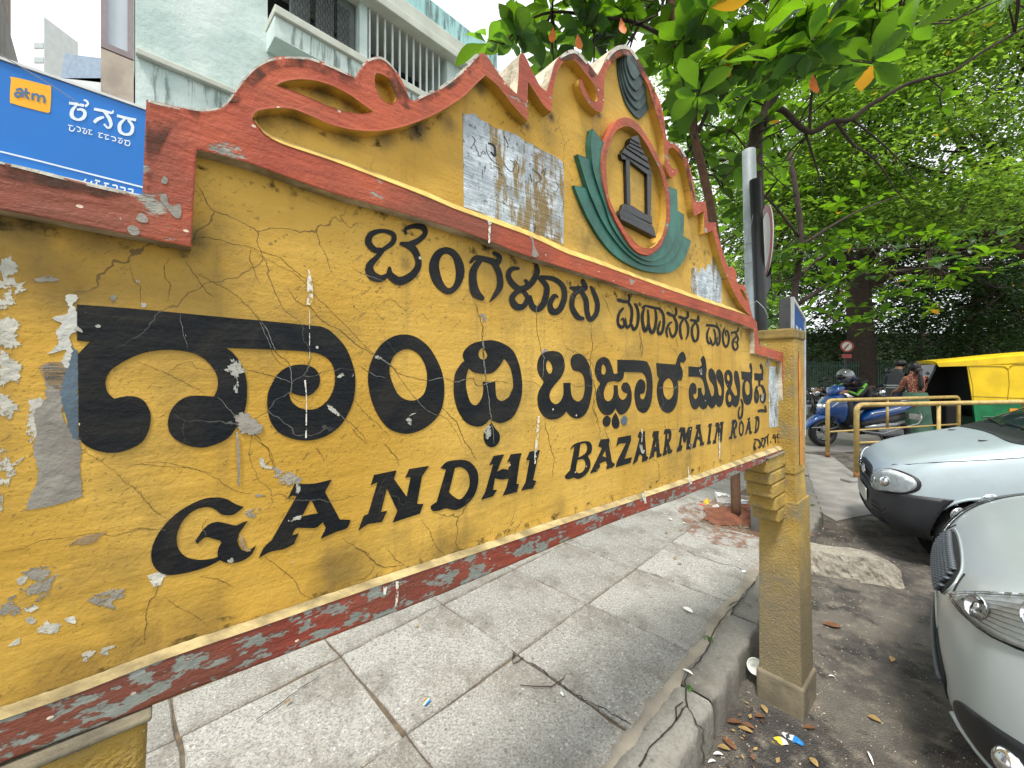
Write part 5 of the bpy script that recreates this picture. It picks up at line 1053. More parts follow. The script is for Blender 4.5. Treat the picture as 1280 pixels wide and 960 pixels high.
# weeds in the joints
WEED=simple('weed green',lin(86,126,60),.6,bump=0)
for (px,py,lab) in [(886,800,'tiny green weed in the kerb joint left of the post'),(862,862,'small moss tuft in the cracked kerb joint'),(1016,632,'patch of weeds at the kerb behind the post')]:
    mb=MB(); p=G(px,py,.15)
    for i in range(26):
        a=random.random()*6.28; r_=random.random()*.022; b=p+Vector((r_*math.cos(a),r_*math.sin(a),0)); h=random.uniform(.006,.02)
        mb.add([b,b+Vector((.004,.002,h*.6)),b+Vector((random.uniform(-.01,.01),random.uniform(-.01,.01),h)),b+Vector((-.004,.001,h*.5))],[(0,1,2,3)])
    meta(mb.mk('weed',WEED,None,origin=p),lab,'weed')

# ============================================================ VEHICLES
def glass(name,tint=(.75,.82,.8),gl=.9,tr=.55):
    m=bpy.data.materials.new(name); m.use_nodes=True; t=m.node_tree; t.nodes.clear()
    o=t.nodes.new('ShaderNodeOutputMaterial'); mx=t.nodes.new('ShaderNodeMixShader'); a=t.nodes.new('ShaderNodeBsdfTransparent'); b=t.nodes.new('ShaderNodeBsdfGlossy')
    f=t.nodes.new('ShaderNodeFresnel'); f.inputs[0].default_value=1.45; a.inputs[0].default_value=(*tint,1); b.inputs['Roughness'].default_value=.03
    t.links.new(f.outputs[0],mx.inputs[0]); t.links.new(a.outputs[0],mx.inputs[1]); t.links.new(b.outputs[0],mx.inputs[2]); t.links.new(mx.outputs[0],o.inputs[0]); return m
def paint(name,c,metal=.5,rough=.28):
    n=NT(name); n.col(n.mix(n.math('MULTIPLY',n.ramp(n.noise(5,6,.65),.45,.75),.22),c,lin(150,146,136)))
    n.b.inputs['Metallic'].default_value=metal; n.rough(n.math('ADD',n.math('MULTIPLY',n.noise(4,5),.1),rough+.05))
    n.b.inputs['Coat Weight'].default_value=.35; n.b.inputs['Coat Roughness'].default_value=.12; return n.m
SILV=paint('silver metallic car paint',lin(176,186,188),.22,.26); SILB=paint('pale bluish silver car paint',lin(172,186,192),.18,.26)
BPL=simple('black textured bumper plastic',lin(34,37,41),.5,0,.2,20,.15,200); RUB=simple('tyre rubber',lin(34,34,35),.8,0,.3,20,.4,80); RIMM=simple('steel rim',lin(150,152,154),.35,.6,.2,6,0)
GLS=glass('clear lamp lens',(.93,.95,.95)); WIN=glass('windscreen glass',(.45,.55,.52)); CHR=simple('chrome reflector',lin(226,228,230),.12,.95,.05,4,0); AMB=simple('amber bulb cover',lin(206,108,60),.3,bump=0)
GAP=simple('dark panel gap',lin(18,19,20),.8,bump=0); LDK=simple('dark wheel arch liner',lin(14,14,15),.9,bump=0); LMPB=simple('lamp housing silver',lin(240,244,246),.25,0,.18,40,.6,25); PLATE=simple('number plate white',lin(206,206,196),.5,0,.15,20,.1)
def bake(name,bmv,bmf,sub):
    me=bpy.data.meshes.new('tmp'); me.from_pydata(bmv,[],bmf); bm=bmesh.new(); bm.from_mesh(me); bmesh.ops.recalc_face_normals(bm,faces=bm.faces[:]); bm.to_mesh(me); bm.free()
    o=bpy.data.objects.new('tmp',me); COL.objects.link(o); md=o.modifiers.new('s','SUBSURF'); md.levels=sub
    dg=bpy.context.evaluated_depsgraph_get(); ev=o.evaluated_get(dg).to_mesh()
    vs=[v.co.copy() for v in ev.vertices]; fs=[tuple(p.vertices) for p in ev.polygons]
    o.evaluated_get(dg).to_mesh_clear(); bpy.data.objects.remove(o); bpy.data.meshes.remove(me); return vs,fs
def ringcage(rings):
    """rings: (x, w, zb, zm, wsh, zsh, wt, zt)"""
    V=[];Fc=[]
    for (x,w,zb,zm,wsh,zsh,wt,zt) in rings:
        half=[(0,zb),(.55*w,zb),(.93*w,zb+.02),(w,zb+.14),(w,zm),(wsh,zsh),(wt,zt-.03*(zt>1.2)),(wt*.55,zt),(0,zt+.006)]
        full=half+[(-y,z) for y,z in half[-2:0:-1]]
        V+=[(x,y,z) for y,z in full]
    n=16
    for i in range(len(rings)-1):
        for k in range(n): Fc.append((i*n+k,(i+1)*n+k,(i+1)*n+(k+1)%n,i*n+(k+1)%n))
    for base in (0,(len(rings)-1)*n):
        # cap grid: left/right halves joined at matching height
        L=[0,1,2,3,4,5,6,7,8]; Rr=[0,15,14,13,12,11,10,9,8]
        Fc.append((base+1,base+0,base+15,base+2) if False else (base+0,base+1,base+2,base+3,base+4,base+5,base+6,base+7,base+8,base+9,base+10,base+11,base+12,base+13,base+14,base+15))
    return V,Fc
def car(name,loc,ang,rings,paintm,label,arch,spec):
    o=thing(name,loc,label,'car'); T=Matrix.Translation(loc)@Matrix.Rotation(ang,4,'Z')
    V,Fc=ringcage(rings)
    # split caps into quads by hand so the subdivision stays clean
    Fc=[f for f in Fc if len(f)==4]
    for base in (0,(len(rings)-1)*16):
        pairs=[(1,15),(2,14),(3,13),(4,12),(5,11),(6,10),(7,9)]
        Fc+= [(base+0,base+1,base+15)]
        for (a,b),(c,d) in zip(pairs,pairs[1:]): Fc.append((base+a,base+c,base+d,base+b))
        Fc.append((base+7,base+8,base+9))
    vs,fs=bake('b',V,Fc,3); bvh=BVHTree.FromPolygons(vs,fs)
    ax,ar,az=arch['x'],arch['r'],arch['z']
    keep=[];
    for f in fs:
        c=sum((vs[i] for i in f),Vector())/len(f)
        cut=False
        for xw in ax:
            if abs(c.y)>.48 and math.hypot(c.x-xw,c.z-az)<ar and c.z<az+ar: cut=True
        if not cut: keep.append(f)
    body=mk('body',[T@v for v in vs],keep,[paintm],o,None,True)
    C0=spec.get('c0',-.8)
    def surf(th,z,off):
        a=R(th); d=Vector((math.cos(a),math.sin(a),0)); st=Vector((C0,0,z))+d*3
        h=bvh.ray_cast(st,-d)
        if h[0] is None: return Vector((C0,0,z))+d*.8
        nn=h[1]; nn=nn if nn.dot(d)>0 else -nn
        return h[0]+nn*off
    def fr(y,z,off,dr=Vector((-1,0,0))):
        h=bvh.ray_cast(Vector((2,y,z)),dr)
        if h[0] is None: return Vector((-1,y,z))
        nn=h[1]; return h[0]+(nn if nn.x>0 else -nn)*off
    def side(x,z,off,sg=1):
        h=bvh.ray_cast(Vector((x,sg*3,z)),Vector((0,-sg,0)))
        if h[0] is None: return Vector((x,sg*.8,z))
        nn=h[1]; return h[0]+(nn if nn.y*sg>0 else -nn)*off
    def topf(x,y,off):
        h=bvh.ray_cast(Vector((x,y,4)),Vector((0,0,-1)))
        if h[0] is None: return Vector((x,y,.8))
        return h[0]+Vector((0,0,off))
    def patch(nm,poly,fn,off,mat,parent=o,step=None,sc=(1,1),sm=True,edge=.010):
        q=smooth([(p[0]*1.0,p[1]*1.0,len(p)>2 and p[2]==1,0) for p in poly],True,1e9) if False else poly
        P=[]; n=len(q)
        pts=[(a[0]/sc[0],a[1]/sc[1],(len(a)>2),0) for a in q]
        # smooth in scaled space
        out=[]
        for i in range(n):
            p1=pts[i];p2=pts[(i+1)%n];p0=pts[(i-1)%n];p3=pts[(i+2)%n]
            if p1[2]:p0=p1
            if p2[2]:p3=p2
            L=math.hypot(p2[0]-p1[0],p2[1]-p1[1]); k=max(1,int(L/.018))
            for j in range(k): out.append(cr(p0[:2],p1[:2],p2[:2],p3[:2],j/k))
        xs=[p[0] for p in out]; ys=[p[1] for p in out]; st=.022
        inner=[]
        x=min(xs)+st/2
        while x<max(xs):
            y=min(ys)+st/2
            while y<max(ys):
                if pip(x,y,out) and min((x-p[0])**2+(y-p[1])**2 for p in out)>(st*.45)**2: inner.append((x,y))
                y+=st
            x+=st
        allp=[Vector(p) for p in out+inner]; m=len(out)
        r=geometry.delaunay_2d_cdt(allp,[(i,(i+1)%m) for i in range(m)],[],0,1e-5)
        vv,_,ff=r[0],r[1],r[2]; tri=[]
        for f in ff:
            c=sum((vv[i] for i in f),Vector((0,0)))/len(f)
            if pip(c.x,c.y,out): tri.append(tuple(f))
        v3=[T@fn(p.x*sc[0],p.y*sc[1],off) for p in vv]
        bd=[T@fn(p[0]*sc[0],p[1]*sc[1],off-edge) for p in out]; nv=len(v3)
        # boundary skirt so that the piece has thickness
        idx={}
        for i,p in enumerate(out):
            best=min(range(len(vv)),key=lambda k:(vv[k].x-p[0])**2+(vv[k].y-p[1])**2) if len(vv)<4000 else i; idx[i]=best
        v3+=bd; fsx=tri+[(idx[i],idx[(i+1)%m],nv+(i+1)%m,nv+i) for i in range(m)]
        return mk(nm,v3,fsx,mat,parent,None,sm)
    def line(nm,pts,fn,off,rad,mat,parent=o):
        mb=MB(); q=smooth([(p[0],p[1]*100,False,0) for p in pts],False,3); mb.tube([T@fn(a,b/100,off) for a,b,_ in q],rad,5); return mb.mk(nm,mat,parent,True)
    api=dict(o=o,T=T,surf=surf,fr=fr,side=side,topf=topf,patch=patch,line=line,bvh=bvh)
    # wheels and arches
    for xw in ax:
        for sg in (1,-1):
            yw=sg*(abs(side(xw+ar*1.05,az,0,sg).y)-.10)
            wh=MB(); wh.torus((xw,yw,arch['wr']),arch['wr']-.065,.065,squash=1.25,nu=40,nv=12); 
            for k in range(60):
                a=k*2*math.pi/60; wh.box((xw+math.cos(a)*(arch['wr']-.004),yw+(.02 if k%2 else -.02),arch['wr']+math.sin(a)*(arch['wr']-.004)),(.012,.06,.012),0,M=Matrix.Rotation(-a,3,'Y'))
            wh.xf(T); w=wh.mk('wheel',RUB,o,True)
            rm=MB(); rm.tube([(xw,yw-sg*.08,arch['wr']),(xw,yw+sg*.055,arch['wr'])],[arch['wr']-.075]*2,28); 
            rm.xf(T); rr=rm.mk('rim',RIMM,w)
            hb=MB(); 
            for k in range(7):
                a=k*2*math.pi/7; hb.box((xw+math.cos(a)*.1,yw+sg*.062,arch['wr']+math.sin(a)*.1),(.12,.012,.035),0,M=Matrix.Rotation(-a,3,'Y'))
            hb.xf(T); hb.mk('hub_cap',RIMM,w)
            # arch liner: half drum, and lip
            ln=MB(); n=20; vsx=[]
            for k in range(n+1):
                a=math.pi*(-.05+1.10*k/n)
                for yy in (yw-sg*.16,yw+sg*.115): vsx.append((xw+(ar+.012)*math.cos(a),yy,az+(ar+.012)*math.sin(a)))
            ln.add(vsx,[(2*k,2*k+1,2*k+3,2*k+2) for k in range(n)]); ln.xf(T); ln.mk('arch_liner',LDK,o,True)
            ln=MB(); ln.tube([(xw,yw-sg*.17,az),(xw,yw-sg*.165,az)],ar+.02,24); ln.xf(T); ln.mk('arch_liner',LDK,o)
            lp=MB(); pts=[]
            for k in range(25):
                a=math.pi*(.03+.94*k/24); x_=xw+(ar+.004)*math.cos(a); z_=az+(ar+.004)*math.sin(a); pts.append(side(x_,z_,.000,sg))
            lp.tube(pts,.010,8); lp.xf(T); lp.mk('arch_lip',spec.get('lipmat',paintm),o,True)
    return api
# -------- silver hatchback, nearest
swr=[(0,.40,.30,.44,.36,.56,.26,.60),(-.045,.62,.24,.45,.58,.65,.42,.70),(-.14,.77,.20,.47,.735,.755,.54,.80),(-.34,.845,.18,.52,.80,.86,.62,.89),(-.75,.855,.17,.54,.81,.93,.64,.965),(-1.02,.86,.17,.54,.79,.96,.66,1.00),(-1.30,.86,.17,.55,.77,.97,.60,1.17),(-1.75,.86,.17,.55,.76,.98,.56,1.42),(-2.4,.86,.17,.55,.76,.99,.56,1.50),(-3.2,.855,.18,.55,.76,1.01,.53,1.44),(-3.62,.83,.22,.55,.74,1.0,.45,1.15),(-3.80,.74,.28,.52,.62,.85,.40,.90)]
SWP=Vector((1.845,1.74,0)); 
sw=car('silver_car',SWP,math.atan2(.72,-.69),swr,SILV,'silver hatchback with honeycomb grille, closest to the camera at the right edge',dict(x=(-.72,-3.12),r=.335,z=.30,wr=.30),dict())
P=sw['patch']; SF=sw['surf']; TT=sw['T']
GRL=simple('dark grille mesh plastic',lin(78,84,92),.4,0,.2,10,0)
g=P('grille',[(-20,.61),(-24,.655),(-21,.705),(0,.72),(21,.705),(24,.655),(20,.61),(0,.60)],SF,.004,GAP,sc=(60,1))
mb=MB(); 
for i in range(-11,12):
    for j in range(9):
        th=i*2.1+(j%2)*1.05; z=.612+j*.0145
        if abs(th)>22-abs(z-.655)*60 or z>.708: continue
        p=SF(th,z,.012); a=R(th); mb.ball(TT@p,(.0125,.0125,.0052),8,5,0,Matrix.Rotation(math.atan2(.72,-.69)+a+.5,3,'Z'))
meta(mb.mk('honeycomb',GRL,g,True),kind='stuff')
sw['line']('grille_surround',[(-23,.625),(-25,.66),(-22,.712),(0,.728),(22,.712),(25,.66),(23,.625)],SF,.001,.004,SILV)
P('badge',[(-3,.64),(-3,.69),(3,.69),(3,.64)],SF,.010,CHR,sc=(60,1))
P('lower_grille',[(-27,.29),(-30,.33),(-28,.40),(0,.41),(28,.40),(30,.33),(27,.29),(0,.285)],SF,.004,GAP,sc=(60,1))
sw['line']('lower_bar',[(-28,.345),(0,.345),(28,.345)],SF,.01,.009,GRL)
for sg in (1,-1):
    k=lambda L:[(sg*a[0],a[1])+tuple(a[2:]) for a in L]
    hl=P('headlight',k([(28,.655,1),(36,.72),(47,.80),(60,.865),(76,.915,1),(79,.87),(70,.785),(58,.715),(44,.665)]),SF,.003,LMPB,sc=(60,1))
    P('lens',k([(28,.655,1),(36,.72),(47,.80),(60,.865),(76,.915,1),(79,.87),(70,.785),(58,.715),(44,.665)]),SF,.016,GLS,hl,sc=(60,1))
    for th,z,r_ in ((40,.708,.034),(50,.768,.047),(62,.81,.036)):
        c_=SF(sg*th,z,.004); a=R(sg*th); q_=Vector((math.cos(a),math.sin(a),.25)).normalized().to_track_quat('Z','Y').to_matrix(); mb=MB(); nn_=26; vv_=[]
        for rr_,hh_ in ((1.0,.010),(1.08,.006),(1.0,.004),(.8,-.004),(.5,-.012),(.2,-.016)):
            vv_+=[c_+q_@Vector((r_*rr_*math.cos(2*math.pi*i/nn_),r_*rr_*math.sin(2*math.pi*i/nn_),hh_+.010)) for i in range(nn_)]
        mb.add([TT@v for v in vv_],[(j*nn_+i,j*nn_+(i+1)%nn_,(j+1)*nn_+(i+1)%nn_,(j+1)*nn_+i) for j in range(5) for i in range(nn_)]); mb.ball(TT@(c_+q_@Vector((0,0,.010))),(.010,.010,.014),10,7); mb.mk('reflector',CHR,hl,True)
    for j in range(7):
        f_=j/6; sw['line']('lens_rib',k([(33+f_*1.5,.668+f_*.022),(45+f_*1,.685+f_*.085),(60+f_*1,.742+f_*.095),(73+f_,.825+f_*.06)]),SF,.0075,.0016,CHR,hl)
    sw['line']('lamp_gap',k([(27.5,.654),(44,.661),(58,.711),(70,.781),(79.5,.868)]),SF,.002,.004,GAP)
    sw['line']('lamp_gap',k([(28,.66),(36,.726),(47,.806),(60,.871),(76,.92)]),SF,.002,.004,GAP)
    sw['line']('bonnet_gap',k([(25,.72),(27,.69),(28.5,.664)]),SF,.001,.004,GAP)
    fg=P('fog_recess',k([(38,.27),(35,.33),(39,.395),(50,.43),(60,.415),(57,.34),(50,.275)]),SF,.004,BPL,sc=(60,1))
    mb=MB(); mb.ball(TT@SF(sg*48,.345,-.006),(.042,.042,.042),16,10); mb.mk('fog_lamp',CHR,fg,True)
    sw['line']('bumper_lip',k([(34,.30),(40,.258),(50,.262),(58,.33)]),SF,.006,.010,SILV)
    P('side_window',[(-1.45,1.0,1),(-1.78,1.34,1),(-2.5,1.40,1),(-2.5,1.0,1)],lambda x,z,off,s_=sg:sw['side'](x,z,off,s_),.004,WIN,sm=True)
    P('side_window',[(-2.56,1.0,1),(-2.56,1.40,1),(-3.1,1.34,1),(-3.3,1.05,1)],lambda x,z,off,s_=sg:sw['side'](x,z,off,s_),.004,WIN,sm=True)
    mb=MB(); c=sw['side'](-1.42,1.0,.10,sg); mb.ball(TT@c,(.07,.1,.07),14,9); mb.mk('wing_mirror',SILV,sw['o'],True)
P('windscreen',[(-.60,1.02),(0,1.045),(.60,1.02),(.52,1.36),(0,1.40),(-.52,1.36)],sw['fr'],.004,WIN,sm=True)
sw['line']('bonnet_gap',[(-.62,1.0),(0,1.02),(.62,1.0)],sw['fr'],.003,.006,GAP)
P('number_plate',[(-.24,.45,1),(.24,.45,1),(.24,.56,1),(-.24,.56,1)],sw['fr'],.006,PLATE)
# -------- older small hatchback with black bumper
alr=[(0,.40,.30,.42,.40,.56,.34,.62),(-.05,.60,.24,.43,.59,.64,.50,.72),(-.16,.70,.21,.45,.68,.72,.56,.80),(-.34,.735,.20,.50,.70,.82,.58,.865),(-.58,.74,.19,.52,.70,.88,.60,.935),(-.76,.74,.19,.54,.69,.92,.60,.985),(-1.0,.74,.19,.55,.68,.93,.55,1.14),(-1.40,.74,.19,.55,.67,.94,.51,1.38),(-2.1,.74,.19,.55,.67,.95,.51,1.45),(-2.9,.735,.19,.55,.67,.96,.48,1.41),(-3.3,.71,.22,.55,.65,.95,.42,1.15),(-3.48,.64,.28,.5,.55,.82,.36,.88)]
ALP=Vector((3.2,3.62,0)); ALA=math.atan2(.574,-.819)
al=car('small_car',ALP,ALA,alr,SILB,'pale silver small hatchback with black plastic bumper and round-cornered headlamp, parked second','car' and dict(x=(-.57,-2.98),r=.315,z=.28,wr=.275),dict(lipmat=SILB,c0=-.7))
P=al['patch']; SF=al['surf']; TT=al['T']
P('bumper',[(-104,.24,1),(-104,.50,1),(-70,.545),(-40,.50),(0,.515),(40,.50),(70,.545),(104,.50,1),(104,.24,1),(60,.20),(0,.19),(-60,.20)],SF,.014,BPL,sc=(60,1)) if False else None
bp=P('bumper',[(-58,.235,1),(-58.5,.30),(-62,.45),(-66.5,.565,1),(-45,.545),(-30,.505),(0,.52),(30,.505),(45,.545),(66.5,.565,1),(62,.45),(58.5,.30),(58,.235,1),(40,.20),(0,.19),(-40,.20)],SF,.014,BPL,sc=(60,1))
g=P('grille',[(-24,.535),(-24,.60),(-20,.655),(0,.665),(20,.655),(24,.60),(24,.535),(0,.53)],SF,.006,BPL,sc=(60,1))
for q in (-1,0,1):
    al['line']('grille_bar',[(-20,.60+q*.028),(0,.605+q*.028),(20,.60+q*.028)],SF,.012,.006,GAP,g)
P('badge',[(-6,.575),(-4,.625),(4,.625),(6,.575),(0,.56)],SF,.022,CHR,g,sc=(60,1))
for sg in (1,-1):
    k=lambda L:[(sg*a[0],a[1])+tuple(a[2:]) for a in L]
    shp=[(29,.525),(28,.58),(31,.64),(38,.685),(46,.70),(53,.67),(54,.61),(50,.56),(41,.52)]
    P('lamp_rim',k([(41+(a-41)*1.12,.61+(b-.61)*1.13) for a,b in shp]),SF,.005,BPL,sc=(60,1))
    hl=P('headlight',k(shp),SF,.010,LMPB,sc=(60,1)); P('lens',k(shp),SF,.022,GLS,hl,sc=(60,1))
    for th,z,r_,mt in ((33,.595,.032,CHR),(41,.61,.048,CHR),(47,.66,.022,LMPB),(50,.61,.014,AMB)):
        mb=MB(); mb.ball(TT@SF(sg*th,z,-.004),(r_,r_,r_*.95),16,10); mb.mk('reflector' if mt is not AMB else 'indicator',mt,hl,True)
    mb=MB(); mb.ball(TT@SF(sg*31,.592,.014),(.006,.006,.012),8,6); mb.mk('bulb',GAP,hl)
    for q in range(4):
        al['line']('bumper_slat',k([(28,.40-q*.035),(36,.405-q*.035),(42,.40-q*.035)]),SF,.016,.007,GAP,bp)
    P('side_window',[(-1.25,.98,1),(-1.55,1.30,1),(-2.2,1.36,1),(-2.2,.98,1)],lambda x,z,off,s_=sg:al['side'](x,z,off,s_),.004,WIN)
    P('side_window',[(-2.26,.98,1),(-2.26,1.36,1),(-2.8,1.31,1),(-3.0,1.02,1)],lambda x,z,off,s_=sg:al['side'](x,z,off,s_),.004,WIN)
    mb=MB(); mb.ball(TT@al['side'](-1.22,.98,.09,sg),(.06,.09,.055),14,9); mb.mk('wing_mirror',BPL,al['o'],True)
    al['line']('bonnet_gap',[(-.10,.735),(-.3,.80),(-.6,.865),(-.86,.92)],lambda x,z,off,s_=sg:al['side'](x,z,off,s_),.001,.0035,GAP)
al['line']('bumper_gap',[(-40,.30),(0,.29),(40,.30)],SF,.016,.012,GAP,bp)
P('windscreen',[(-.55,1.0),(0,1.02),(.55,1.0),(.47,1.33),(0,1.36),(-.47,1.33)],al['fr'],.004,WIN)
P('cowl',[(-.62,.965,1),(0,.985),(.62,.965,1),(.56,1.015,1),(0,1.035),(-.56,1.015,1)],al['fr'],.006,BPL)
for y0,y1,z1 in ((.45,-.05,1.05),(.0,-.5,1.05)):
    al['line']('wiper',[(y0,1.03),((y0+y1)/2,1.045),(y1,z1)],al['fr'],.014,.006,GAP)
mb=MB(); 
for y in (.35,-.35): mb.box(TT@al['topf'](-.62,y,.004),(.05,.016,.008),0,ALA,.002)
mb.mk('washer_nozzle',GAP,al['o'])
P('number_plate',[(-.23,.36,1),(.23,.36,1),(.23,.46,1),(-.23,.46,1)],al['fr'],.035,PLATE)

# -------- auto rickshaw
AYE=simple('yellow rexine canopy',lin(226,190,14),.45,0,.22,3.5,.6,5); AGR=simple('green enamelled body',lin(8,112,66),.35,0,.35,5,.1); ABK=simple('dark cabin interior',lin(20,20,22),.8,0,.2,4,0)
Ap=Vector((9.0,8.75,0)); Aq=Vector((11.3,7.6,0)); ah=(Ap-Aq).normalized(); AA=math.atan2(ah.y,ah.x)
auto=thing('auto_rickshaw',Ap-ah*1.2,'yellow and green auto rickshaw stopped beyond the guard rails','auto rickshaw')
AT=Matrix.Translation(Vector((Ap.x,Ap.y,0)))@Matrix.Rotation(AA,4,'Z')   # x=0 canopy front, negative = rear; +y = side toward the camera?
ysd=1 if (AT.to_3x3()@Vector((0,1,0))).y<0 else -1
def aprism(name,poly,y0,y1,mat,parent=auto,bev=0):
    mb=MB(); n=len(poly)
    mb.prism(poly,y0,y1); mb.xf(AT); return mb.mk(name,mat,parent)
roof=smooth([(0,1.66,1,0),(.02,1.73,0,0),(-.5,1.79,0,0),(-1.1,1.86,0,0),(-1.7,1.90,0,0),(-2.5,1.88,0,0),(-2.78,1.80,0,0),(-2.8,1.76,1,0),(-1.9,1.745,0,0),(-1.2,1.68,0,0),(-.98,1.61,1,0),(-.93,1.66,1,0),(-.6,1.675,0,0)],True,.05)
mb=MB(); rp=[(p[0],p[1]) for p in roof]; nrf=len(rp); rows=9; vs=[]
for r_ in range(rows):
    t=-1+2*r_/(rows-1); yy=.66*math.sin(t*math.pi/2); hz=.07*(1-math.cos(t*math.pi/2)); sc_=1-.0*abs(t)
    vs+=[(x,yy,z-(hz if z>1.70 or x>-1 else hz*.3)) for x,z in rp]
fs=[(r_*nrf+i,r_*nrf+(i+1)%nrf,(r_+1)*nrf+(i+1)%nrf,(r_+1)*nrf+i) for r_ in range(rows-1) for i in range(nrf)]
for base in (0,(rows-1)*nrf):
    fs+=[tuple(base+i for i in t) for t in geometry.tessellate_polygon([[Vector((x,z,0)) for x,z in rp]])]
mb.add(vs,fs); mb.xf(AT); mb.mk('canopy_roof',AYE,auto)
for sd_ in (1,-1):
    yy=.63*sd_
    aprism('side_curtain',[(-.42,1.60),(-.50,.86),(-2.75,.86),(-2.82,1.2),(-2.78,1.78),(-1.3,1.74),(-1.0,1.62)],yy-.012,yy+.012,AYE)
    mb=MB(); mb.tube([(-2.02,yy+.016*sd_,1.36)]+[(-2.02,yy+.016*sd_,1.36)],.01,4); 
    mb=MB(); n=24; mb.add([(-1.85+.20*math.cos(2*math.pi*i/n),yy+sd_*.018,1.30+.14*math.sin(2*math.pi*i/n)) for i in range(n)],[tuple(range(n))]); mb.xf(AT); mb.mk('oval_window',simple('clear plastic pane',lin(176,190,198),.2,0,.2,3,0) if sd_==1 else bpy.data.materials['clear plastic pane'],auto)
    mb=MB(); mb.tube([(-1.85+.21*math.cos(2*math.pi*i/n),yy+sd_*.02,1.30+.15*math.sin(2*math.pi*i/n)) for i in range(n+1)],.012,6,cap=False); mb.xf(AT); mb.mk('window_piping',AYE,auto,True)
    aprism('side_body',[(-.50,.845),(-.55,.30),(-1.1,.24),(-1.25,.45),(-1.55,.55),(-1.85,.45),(-2.0,.24),(-2.75,.3),(-2.78,.845)],yy-.03,yy+.03,AGR)
    aprism('trim_strip',[(-.5,.872),(-.5,.84),(-2.8,.84),(-2.8,.872)],yy-.034,yy+.034,AGR)
    mb=MB(); mb.box((-1.05,yy+sd_*.034,.74),(.11,.008,.075)); mb.xf(AT); mb.mk('permit_label',simple('orange permit label',lin(230,140,30),.5,0,.1,20,0) if sd_==1 else bpy.data.materials['orange permit label'],auto)
    mb=MB(); mb.box((-1.72,yy+sd_*.04,.74),(.13,.03,.07),0,0,.01); mb.xf(AT); mb.mk('side_lamp',simple('red lamp',lin(190,26,40),.3,bump=0) if sd_==1 else bpy.data.materials['red lamp'],auto)
    mb=MB(); mb.tube([(-1.35+.22*math.cos(a),yy+sd_*.035,.44+.20*math.sin(a)) for a in [i*math.pi/12 for i in range(13)]],.02,6); mb.xf(AT); mb.mk('wheel_arch',AGR,auto,True)
    mb=MB(); mb.torus((-1.55,.5*sd_,.21),.16,.055); mb.xf(AT); mb.mk('wheel',RUB,auto,True)
    mb=MB(); mb.tube([(-.02,.58*sd_,1.68),(.28,.52*sd_,.8)],.018,8); mb.xf(AT); mb.mk('windscreen_post',ABK,auto,True)
mb=MB(); mb.box((-1.65,0,1.12),(2.1,1.2,1.1)); mb.box((-.35,-ysd*.58,1.1),(.7,.03,1.1)); mb.xf(AT); mb.mk('cabin_lining',ABK,auto)
for sd_ in (1,-1):
    for pts in ([(-.98,.646*sd_,1.60),(-1.0,.646*sd_,1.25),(-.97,.646*sd_,.87)],[(-.44,.646*sd_,1.58),(-.50,.646*sd_,1.2),(-.51,.646*sd_,.87)],[(-2.45,.646*sd_,1.75),(-2.5,.646*sd_,.87)],[(-.47,.646*sd_,1.0),(-1.6,.648*sd_,.97),(-2.7,.646*sd_,1.0)]):
        mb=MB(); mb.tube(pts,.005,5); mb.xf(AT); mb.mk('canvas_seam',simple('dark yellow seam',lin(150,122,20),.6,bump=0) if not bpy.data.materials.get('dark yellow seam') else bpy.data.materials['dark yellow seam'],auto)
    mb=MB(); mb.tube([(-.62,.668*sd_,.6),(-1.2,.668*sd_,.62),(-2.7,.668*sd_,.6)],.008,5); mb.xf(AT); mb.mk('body_ridge',AGR,auto)
mb=MB(); mb.box((-.35,0,.55),(.25,.7,.5),0,0,.04); mb.box((-.72,0,1.15),(.1,1.1,.9)); mb.xf(AT); mb.mk('driver_seat',ABK,auto)
mb=MB(); mb.prism([(.32,.3),(.36,.6),(.28,.9),(.2,.9),(.22,.3)],-.45,.45); mb.xf(AT); mb.mk('front_shield',AGR,auto)
mb=MB(); mb.box((-.3,0,.26),(1.2,1.1,.06)); mb.xf(AT); mb.mk('floor_pan',AGR,auto)
mb=MB(); mb.torus((.42,0,.21),.16,.055); mb.xf(AT); mb.mk('wheel',RUB,auto,True)
mb=MB(); mb.ball((.40,0,.72),(.08,.09,.09)); mb.xf(AT); mb.mk('headlight',CHR,auto,True)
mb=MB(); mb.add([(.22,-.5,.92),(.22,.5,.92),(.0,.52,1.64),(.0,-.52,1.64)],[(0,1,2,3)]); mb.xf(AT); mb.mk('windscreen',WIN,auto)

